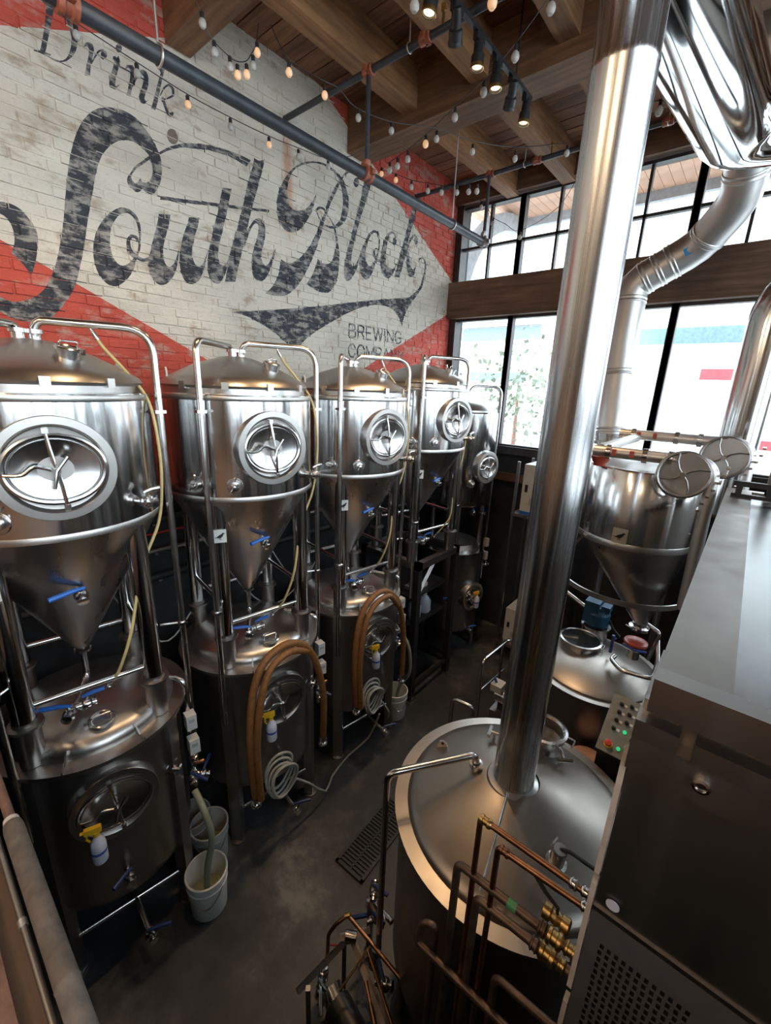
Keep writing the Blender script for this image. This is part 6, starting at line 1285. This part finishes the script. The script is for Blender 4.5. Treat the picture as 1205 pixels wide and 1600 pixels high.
duct('flue_stack', 'broad steel flue at the right edge with a bend near its top', [(-0.075, 4.95, 3.0), (-0.075, 4.95, 4.85), (0.5, 4.95, 5.30), (1.84, 4.95, 5.45)], 0.155, M['polish'], (), 'flue', 0.25, 8)
bd = duct('mirror_duct', 'shiny mirror steel duct slanting across the top right corner', [(-0.675, 1.70, 5.60), (-0.485, 4.02, 5.69), (-0.15, 4.32, 5.75), (1.84, 4.3, 5.85)], 0.212, M['mirror'], (), 'duct', 0.12, 3)
MB().lathe([(0.212, -0.016), (0.226, -0.010), (0.226, 0.010), (0.212, 0.016)], 40, frame_to((-0.12, 4.32, 5.752), (1, 0.2, 0.1))).build('joint_ring', M['tube'], bd)
MB().cyl((0.5, 4.31, 5.9), (0.5, 4.31, 6.55), 0.008, seg=8).build('hanger', M['tube'], bd)
MB().cyl((-0.66, 1.85, 5.75), (-0.66, 1.85, 6.95), 0.008, seg=8).build('hanger', M['tube'], bd)

# ================================================================ SPRINKLER PIPES UNDER THE CEILING
def fitting(t, c, d, r=0.055, mat='orange_fit', name='coupling'):
    g = MB(); g.lathe([(r * 0.7, -0.05), (r, -0.045), (r, -0.02), (r * 0.85, -0.012), (r * 0.85, 0.012), (r, 0.02), (r, 0.045), (r * 0.7, 0.05)], 16, frame_to(c, d))
    X = frame_to(c, d); g.box(-r * 1.45, -r * 0.9, -0.02, 0.02, -0.018, 0.018, X); g.box(r * 0.9, r * 1.45, -0.02, 0.02, -0.018, 0.018, X)
    g.build(name, M[mat], t)
sp = thing('sprinkler_main', 'thick black sprinkler pipe running along the painted brick wall', 'pipe', (-3.02, 0, 5.755))
MB().cyl((0, -0.5, 0), (0, 5.36, 0), 0.044, seg=20).build('pipe', M['blackpipe'], sp)
MB().cyl((0, 3.2, 0), (0, 3.2, 0.72), 0.02, seg=12).build('riser', M['blackpipe'], sp)
MB().cyl((0, 5.33, 0), (0, 5.33, 0.72), 0.02, seg=12).build('riser', M['blackpipe'], sp)
fitting(sp, (0, 1.02, 0), (0, 1, 0), 0.062); fitting(sp, (0, 3.2, 0.01), (0, 1, 0), 0.062); fitting(sp, (0, 3.2, 0.06), (0, 0, 1), 0.034); fitting(sp, (0, 5.33, 0), (0, 1, 0), 0.058, 'dullsteel'); fitting(sp, (0, 5.33, 0.07), (0, 0, 1), 0.034, 'dullsteel')
for yy in (1.46, 4.6):
    h_ = MB(); h_.cyl((0, yy, 0.06), (0, yy, 0.87 if yy > 3 else 1.2), 0.007, seg=8); torus(h_, (0, yy, 0), (0, 1, 0), 0.05, 0.007, 20, 6); h_.build('hanger_rod', M['galv'], sp)
def branch(label, yy, x1):
    t = thing('sprinkler_branch', label, 'pipe', (0, yy, 6.48), 0)
    MB().cyl((-4.15, 0, 0), (x1, 0, 0), 0.026, seg=14).build('pipe', M['blackpipe'], t)
    for xx in (-3.02, -2.45, -1.2, 0.4):
        fitting(t, (xx, 0, 0), (1, 0, 0), 0.036 if xx > -3 else 0.042)
    for xx in (-2.3, -0.9, 0.8):
        s_ = MB(); s_.cyl((xx, 0, 0), (xx, 0, 0.10), 0.012, seg=8); s_.box(xx - 0.02, xx + 0.02, -0.004, 0.004, 0.10, 0.13); s_.lathe([(0, 0.13), (0.022, 0.13), (0.022, 0.134), (0, 0.134)], 10, Matrix.Translation((xx, 0, 0))); s_.build('sprinkler_head', M['brass'], t)
        h_ = MB(); h_.cyl((xx - 0.3, 0, 0.02), (xx - 0.3, 0, 0.5), 0.006, seg=6); torus(h_, (xx - 0.3, 0, 0), (1, 0, 0), 0.031, 0.005, 16, 6); h_.build('hanger_rod', M['galv'], t)
    return t
branch('thin black sprinkler branch crossing beneath the joists nearer the middle', 3.2, 1.8)
branch('thin black sprinkler branch crossing close to the street windows', 5.36, 1.8)

# ================================================================ LIGHTS
trk = thing('light_track', 'black ceiling light track carrying six spotlights', 'light track', (-2.05, 0, 6.40))
MB().box(-0.018, 0.018, 0.9, 4.20, 0, 0.03).build('rail', M['black'], trk, smooth=False)
for yy in (1.1, 2.4, 3.9): MB().cyl((0, yy, 0.03), (0, yy, 0.55), 0.008, seg=8).build('stem', M['black'], trk)
def spot(label, yy, aim, lit):
    t = thing('spotlight', label, 'spotlight', (-2.05, yy, 6.395), 0, 'spotlights on the ceiling track')
    d = Vector(aim).normalized()
    MB().box(-0.02, 0.02, -0.05, 0.05, -0.035, 0.003).build('adapter', M['black'], t, smooth=False)
    c = Vector((0, 0, -0.075))
    g = MB(); g.cyl((0, 0, -0.03), c, 0.01, seg=8); X = frame_to(c - d * 0.05, d)
    g.lathe([(0, -0.02), (0.03, -0.018), (0.034, 0.0), (0.034, 0.075), (0.046, 0.085), (0.046, 0.155), (0.040, 0.156), (0.036, 0.14), (0, 0.138)], 20, X); g.build('housing', M['black'], t)
    MB().lathe([(0.047, 0.135), (0.049, 0.14), (0.049, 0.158), (0.042, 0.16)], 20, X).build('bezel', M['brass'] if lit else M['black'], t)
    MB().lathe([(0, 0.146), (0.034, 0.146)], 18, X).build('lens', M['spotlens'] if lit else M['black'], t)
    if lit:
        l = bpy.data.lights.new('spot_lamp', 'SPOT'); l.energy = 55; l.color = (1.0, 0.66, 0.36); l.spot_size = math.radians(80); l.spot_blend = 0.6; l.shadow_soft_size = 0.03
        o = bpy.data.objects.new('spot_lamp', l); COL.objects.link(o); o.parent = t
        o.matrix_local = frame_to(c + d * 0.13, -d)
    return t
for lab, yy, aim, lit in (('lit spotlight pointing down, second from the near end of the track', 2.72, (-0.1, -0.1, -1), True), ('dark spotlight turned away, third on the track', 3.00, (-0.35, 0.55, -0.6), False), ('lit spotlight pointing down, fourth on the track', 3.30, (0, 0, -1), True), ('lit spotlight pointing down, fifth on the track', 3.58, (0.05, 0, -1), True), ('dark spotlight turned away, sixth on the track', 3.86, (-0.4, 0.5, -0.6), False), ('lit spotlight at the far end of the track', 4.13, (-0.05, -0.05, -1), True), ('lit spotlight nearest on the track and above the tanks', 1.3, (-0.5, 0, -1), True)):
    spot(lab, yy, aim, lit)

for i, (x_, y_) in enumerate(((-2.2, -1.2), (-0.4, -1.6), (-2.2, -3.0), (0.4, -3.2))):  # unseen lamps added behind the camera for warm, even light
    pd = thing('added_pendant', ('added unseen black dome pendant over the taproom, wall side and nearer', 'added unseen black dome pendant over the taproom, window side and nearer', 'added unseen black dome pendant over the taproom, wall side and rear', 'added unseen black dome pendant over the taproom, window side and rear')[i], 'pendant lamp', (x_, y_, 5.5), 0, 'added pendants over the taproom')
    MB().lathe([(0.03, 0.20), (0.05, 0.17), (0.16, 0.06), (0.19, 0.0), (0.185, 0.0), (0.15, 0.055), (0.03, 0.15)], 28).build('shade', M['black'], pd)
    MB().cyl((0, 0, 0.19), (0, 0, 1.46), 0.006, seg=8).build('cord', M['black'], pd)
    MB().ball((0, 0, 0.03), 0.045, 14).build('bulb', M['spotlens'], pd)
    l = bpy.data.lights.new('added_pendant_light', 'POINT'); l.energy = 32; l.color = (1.0, 0.72, 0.45); l.shadow_soft_size = 0.06
    o = bpy.data.objects.new('added_pendant_light', l); COL.objects.link(o); o.parent = pd; o.location = (0, 0, -0.06)

BULB = {}
def string_lights(label, wire, bulbs, lit=(), dark_wire=True, size=1.0):
    t = thing('string_lights', label, 'string lights', (0, 0, 0), 0, 'festoon strings under the ceiling')
    MB().tube(smoothpath(wire, 4), 0.0035, 6).build('wire', M['black'] if dark_wire else M['galv'], t)
    for i, c in enumerate(bulbs):
        k_ = (i in lit, size)
        if k_ not in BULB:
            s_ = MB().lathe([(0.013, 0.035 * size), (0.014, 0.02 * size), (0.015, 0.075 * size), (0.008, 0.085 * size), (0, 0.086 * size)], 10).build('socket', M['black'], t)
            b_ = MB().lathe([(0, -0.042 * size), (0.018 * size, -0.038 * size), (0.032 * size, -0.02 * size), (0.035 * size, 0.0), (0.028 * size, 0.022 * size), (0.014 * size, 0.036 * size)], 14).build('bulb', M['bulblit'] if i in lit else M['bulb'], t)
            BULB[k_] = (s_.data, b_.data)
        else:
            s_ = bpy.data.objects.new('socket', BULB[k_][0]); b_ = bpy.data.objects.new('bulb', BULB[k_][1])
            for q in (s_, b_): COL.objects.link(q); q.parent = t
        s_.location = c; b_.location = c
string_lights('festoon string along the painted wall below the black pipe',
    [(-3.95, 1.2, 6.23), (-3.95, 1.38, 6.215), (-3.95, 1.74, 6.18), (-3.95, 2.12, 6.15), (-3.95, 2.49, 6.15), (-3.95, 2.87, 6.165), (-3.95, 3.22, 6.2), (-3.95, 3.6, 6.25), (-3.95, 4, 6.42)],
    [(-3.95, 1.37, 6.15), (-3.95, 1.74, 6.115), (-3.95, 2.11, 6.085), (-3.95, 2.48, 6.085), (-3.95, 2.87, 6.1), (-3.95, 3.21, 6.13), (-3.95, 3.6, 6.18)], (2, 4), True, 0.7)
string_lights('short festoon loop hanging by the first cross beam at the wall',
    [(-3.5, 1.98, 6.47), (-3.5, 2.01, 6.42), (-3.5, 2.08, 6.32), (-3.5, 2.21, 6.28), (-3.5, 2.28, 6.28), (-3.5, 2.36, 6.32), (-3.5, 2.41, 6.39), (-3.5, 2.45, 6.46), (-3.5, 2.48, 6.6)],
    [(-3.5, 2.02, 6.37), (-3.5, 2.1, 6.25), (-3.5, 2.22, 6.22), (-3.5, 2.28, 6.2), (-3.5, 2.36, 6.24), (-3.5, 2.42, 6.32), (-3.5, 2.46, 6.42)], (3, 4, 6), True, 0.75)
string_lights('festoon string crossing from the wall toward the street windows',
    [(-3.3, 2.45, 6.5), (-3.19, 2.51, 6.3), (-3.18, 2.83, 6.31), (-3.13, 2.97, 6.3), (-3.19, 3.22, 6.3), (-3.08, 3.56, 6.3), (-2.82, 3.9, 6.31), (-2.64, 4.28, 6.31), (-2.37, 4.62, 6.31), (-1.95, 4.88, 6.33)],
    [(-3.22, 2.54, 6.24), (-3.2, 2.88, 6.24), (-3.19, 3.26, 6.24), (-3.08, 3.58, 6.24), (-2.82, 3.93, 6.24), (-2.66, 4.32, 6.24), (-2.38, 4.68, 6.24), (-1.95, 4.91, 6.26)], (0, 1), True, 0.75)
string_lights('festoon string running diagonally under the dark cross beam',
    [(-1.2, 3, 6.38), (-1.47, 3.19, 6.36), (-1.82, 3.43, 6.35), (-2.18, 3.64, 6.35), (-2.53, 3.79, 6.35), (-2.88, 3.96, 6.36), (-3.3, 4.13, 6.36), (-3.69, 4.25, 6.37)],
    [(-1.5, 3.22, 6.29), (-1.38, 3.13, 6.3), (-1.84, 3.46, 6.285), (-2.2, 3.67, 6.285), (-2.56, 3.82, 6.285), (-3.02, 4.03, 6.29), (-3.34, 4.16, 6.29), (-3.52, 4.21, 6.29), (-3.66, 4.25, 6.3)], (1, 5), True, 0.85)
string_lights('festoon string in the red corner below the cross beam end',
    [(-4.11, 4.6, 6.53), (-3.86, 4.6, 6.423), (-3.62, 4.6, 6.308), (-3.38, 4.6, 6.226), (-3.1, 4.6, 6.136), (-2.87, 4.6, 6.103), (-2.71, 4.6, 6.136)],
    [(-4.09, 4.6, 6.481), (-3.86, 4.6, 6.366), (-3.62, 4.6, 6.242), (-3.38, 4.6, 6.152), (-3.19, 4.6, 6.095), (-2.99, 4.6, 6.054), (-2.84, 4.6, 6.029), (-2.74, 4.6, 6.013)], (0, 1), True, 0.75)
string_lights('pair of festoon bulbs between the two steel flues at right',
    [(-1.6, 5.2, 6.72), (-1.26, 5.2, 6.58), (-1.08, 5.2, 6.585), (-0.9, 5.2, 6.62), (-0.7, 5.2, 6.75)],
    [(-1.26, 5.2, 6.51), (-1.08, 5.2, 6.515)], (), True, 1.0)
string_lights('festoon string drooping in front of the left street window',
    [(-3.8, 6.34, 6.7), (-3.6, 6.2, 6.57), (-3.49, 6.2, 6.46), (-3.39, 6.2, 6.33), (-3.2, 6.2, 6.22), (-2.96, 6.2, 6.1), (-2.5, 6.25, 6.3), (-2.3, 6.34, 6.7)],
    [(-3.6, 6.2, 6.5), (-3.49, 6.2, 6.385), (-3.39, 6.2, 6.26), (-2.96, 6.2, 6.02)], (), True, 0.8)
string_lights('pair of festoon bulbs at the top edge by the light track',
    [(-2.5, 2.45, 6.32), (-2.08, 2.59, 6.27), (-1.7, 2.85, 6.27), (-1.3, 3, 6.35)],
    [(-2.08, 2.59, 6.2), (-1.7, 2.85, 6.2)], (1,), True, 0.85)
# ================================================================ SMALL THINGS AT THE SIDES
hr = thing('handrail', 'bent steel tube guard rail beyond the kettle, lower one', 'handrail', (-1.74, 3.28, 0), 0, 'tube rails beyond the kettle')
MB().tube(fillet([(0, 0, 0), (0, 0, 1.0), (0.22, 0.03, 1.0), (0.24, 0.03, 0)], 0.06), 0.019, 12).build('rail', M['tube'], hr)
hr = thing('handrail', 'bent steel tube guard rail beside the flue, higher one with a mid bar', 'handrail', (-1.74, 3.90, 0), 0, 'tube rails beyond the kettle')
MB().tube(fillet([(0, 0, 0), (0, 0, 1.12), (0.03, 0.60, 1.12), (0.16, 0.62, 1.12), (0.16, 0.62, 0)], 0.07), 0.019, 12).build('rail', M['tube'], hr)
MB().cyl((0, 0, 0.72), (0.03, 0.6, 0.72), 0.013, seg=10).build('mid_bar', M['tube'], hr)
MB().cyl((0.025, 0.45, 0), (0.025, 0.45, 1.12), 0.017, seg=10).build('post', M['tube'], hr)
cl = thing('pump_cart', 'small steel transfer pump with clamps standing behind the flue', 'pump', (-1.45, 3.95, 0))
MB().box(-0.12, 0.12, -0.12, 0.12, 0.1, 0.62).build('cart_body', M['dullsteel'], cl, smooth=False)
MB().cyl((-0.1, -0.02, 0.78), (0.12, -0.02, 0.78), 0.08, seg=16).build('motor', M['tube'], cl)
MB().box(-0.14, -0.02, -0.12, 0.02, 0.86, 0.94).build('junction_box', M['offwhite'], cl, smooth=False)
valve(cl, frame_to((-0.13, -0.02, 0.78), (-0.3, 0, 1)), hand='bluemark', name='valve', ang=1.2, hl=0.16)
for x_ in (-0.1, 0.1): MB().cyl((x_, -0.13, 0.06), (x_, -0.1, 0.06), 0.06, seg=14).build('wheel', M['rubber'], cl)
MB().box(-0.09, 0.09, -0.09, 0.09, 0.0, 0.1).build('base', M['black'], cl, smooth=False); MB().box(-0.06, 0.06, -0.06, 0.06, 0.6, 0.72).build('pedestal', M['black'], cl, smooth=False)
yp = thing('yellow_pole', 'thin yellow broom pole leaning behind the flue', 'pole', (-1.72, 4.75, 0))
MB().cyl((0, 0, 0.02), (0.25, 0.35, 1.25), 0.012, seg=8).build('handle', M['yellow'], yp)
MB().box(-0.12, 0.12, -0.03, 0.03, 0, 0.06).build('brush_head', M['black'], yp, smooth=False)
sh = thing('shelf_unit', 'steel post shelf by the window holding the white machine box', 'shelf', (-2.35, 5.68, 0))
for x_, y_ in ((0, 0), (0.75, 0), (0, 0.5), (0.75, 0.5)): MB().box(x_ - 0.018, x_ + 0.018, y_ - 0.018, y_ + 0.018, 0, 3.08).build('post', M['dullsteel'], sh, smooth=False)
for zz in (2.31, 0.25): MB().box(-0.02, 0.78, -0.03, 0.53, zz, zz + 0.04).build('shelf_board', M['cabinet'], sh, smooth=False)
for lab, zz, hh in (('white chiller box with blue base on the upper shelf by the window', 2.35, 0.70), ('white chiller box low behind the flue near the floor', 0.29, 0.56)):
    bx = thing('chiller_box', lab, 'chiller', (-2.28, 5.72, zz), 0)
    MB().box(0, 0.55, 0, 0.4, 0.04, hh).build('casing', M['offwhite'], bx, smooth=False)
    MB().box(0.01, 0.54, -0.008, 0.39, 0, 0.04).build('base', M['blue'] if zz > 1 else M['grey'], bx, smooth=False)
    MB().box(0.04, 0.08, -0.004, 0.0, hh * 0.45, hh * 0.6).build('display', M['black'], bx, smooth=False)
    MB().box(0.12, 0.3, -0.003, 0.0, hh * 0.2, hh * 0.34).build('label_plate', M['grey'], bx, smooth=False)
tb = thing('coiled_cable', 'dark coiled cable lying on top of the upper white box', 'cable', (-2.0, 5.9, 3.055))
g = MB(); torus(g, (0, 0, 0.02), (0, 0, 1), 0.10, 0.018, 24, 8); torus(g, (0.01, 0.01, 0.05), (0.1, 0, 1), 0.09, 0.018, 24, 8); g.build('coil', M['rubber'], tb)

# pipes and timber that cross low in front of the camera, from the mural wall
def xcyl(x0, x1, y_, z_, r, seg=18): return MB().cyl((x0, y_, z_), (x1, y_, z_), r, seg=seg)
pc = thing('wrapped_pipe', 'fat dusty wrapped pipe with a beige collar crossing the lower left corner', 'pipe', (0, 0.046, 2.70))
xcyl(-4.14, 1.2, 0, 0, 0.013).build('bare_pipe', M['rustpipe'], pc)
MB().lathe([(0.018, -1.445), (0.022, -1.44), (0.0245, -1.42), (0.0245, -0.905), (0.0258, -0.90), (0.0245, -0.895), (0.0245, 1.2)], 28, Matrix.Rotation(PI / 2, 4, 'Y')).build('wrap', M['insul'], pc)
MB().lathe([(0.013, -1.462), (0.019, -1.46), (0.020, -1.445), (0.017, -1.44)], 20, Matrix.Rotation(PI / 2, 4, 'Y')).build('end_collar', M['beige'], pc)
cd = thing('conduit', 'thin grey conduit beside the fat wrapped pipe at lower left', 'pipe', (0, 0.008, 2.69))
xcyl(-4.14, 1.2, 0, 0, 0.0075).build('tube', M['cabinet'], cd)
xcyl(-1.13, -1.11, 0, 0, 0.0095).build('coupling', M['galv'], cd)
po = thing('timber_beam', 'dark brown timber with reddish edge strip at the lower left corner', 'beam', (0, -0.10, 2.55))
MB().box(-4.14, 1.2, -0.12, 0.11, -0.2, 0.08).build('timber', M['beam'], po, smooth=False)
MB().box(-4.14, 1.2, 0.035, 0.06, 0.08, 0.12).build('edge_strip', M['rustpipe'], po, smooth=False)

# service lines along the wall behind the tanks
for lab, zz, xx, rr, mt in (('upper black glycol line along the wall behind the tanks', 2.75, -3.98, 0.035, 'rubber'), ('middle steel line along the wall behind the tanks', 2.45, -4.0, 0.024, 'dullsteel'), ('lower black glycol line along the wall behind the tanks', 2.2, -3.98, 0.035, 'rubber'), ('thin red cable along the wall behind the tanks', 2.6, -4.05, 0.01, 'redbtn')):
    sl = thing('service_line', lab, 'pipe', (xx, 0, zz))
    MB().cyl((0, -0.4, 0), (0, 6.2, 0), rr, seg=12).build('tube', M[mt], sl)
    for yy in (0.2, 1.5, 2.8, 4.1, 5.4): MB().box(-4.13 - xx, 0.0, yy - 0.015, yy + 0.015, -rr - 0.02, -rr + 0.005).build('bracket', M['dullsteel'], sl, smooth=False)
for i, (ya, yb, za, zb) in enumerate(((0.9, 1.55, 2.5, 2.0), (1.6, 2.9, 2.85, 1.95), (2.3, 3.0, 2.6, 2.05))):
    hose('power_cable', ('thin grey cable sagging from the first cone to the first lower tank', 'thin grey cable sagging behind the second tank legs', 'thin grey cable sagging behind the third tank legs')[i], 'cable', [(-3.55, ya, za), (-3.4, (ya + yb) / 2, min(za, zb) - 0.12), (-3.5, yb, zb)], 0.007, M['grey'], None, False)
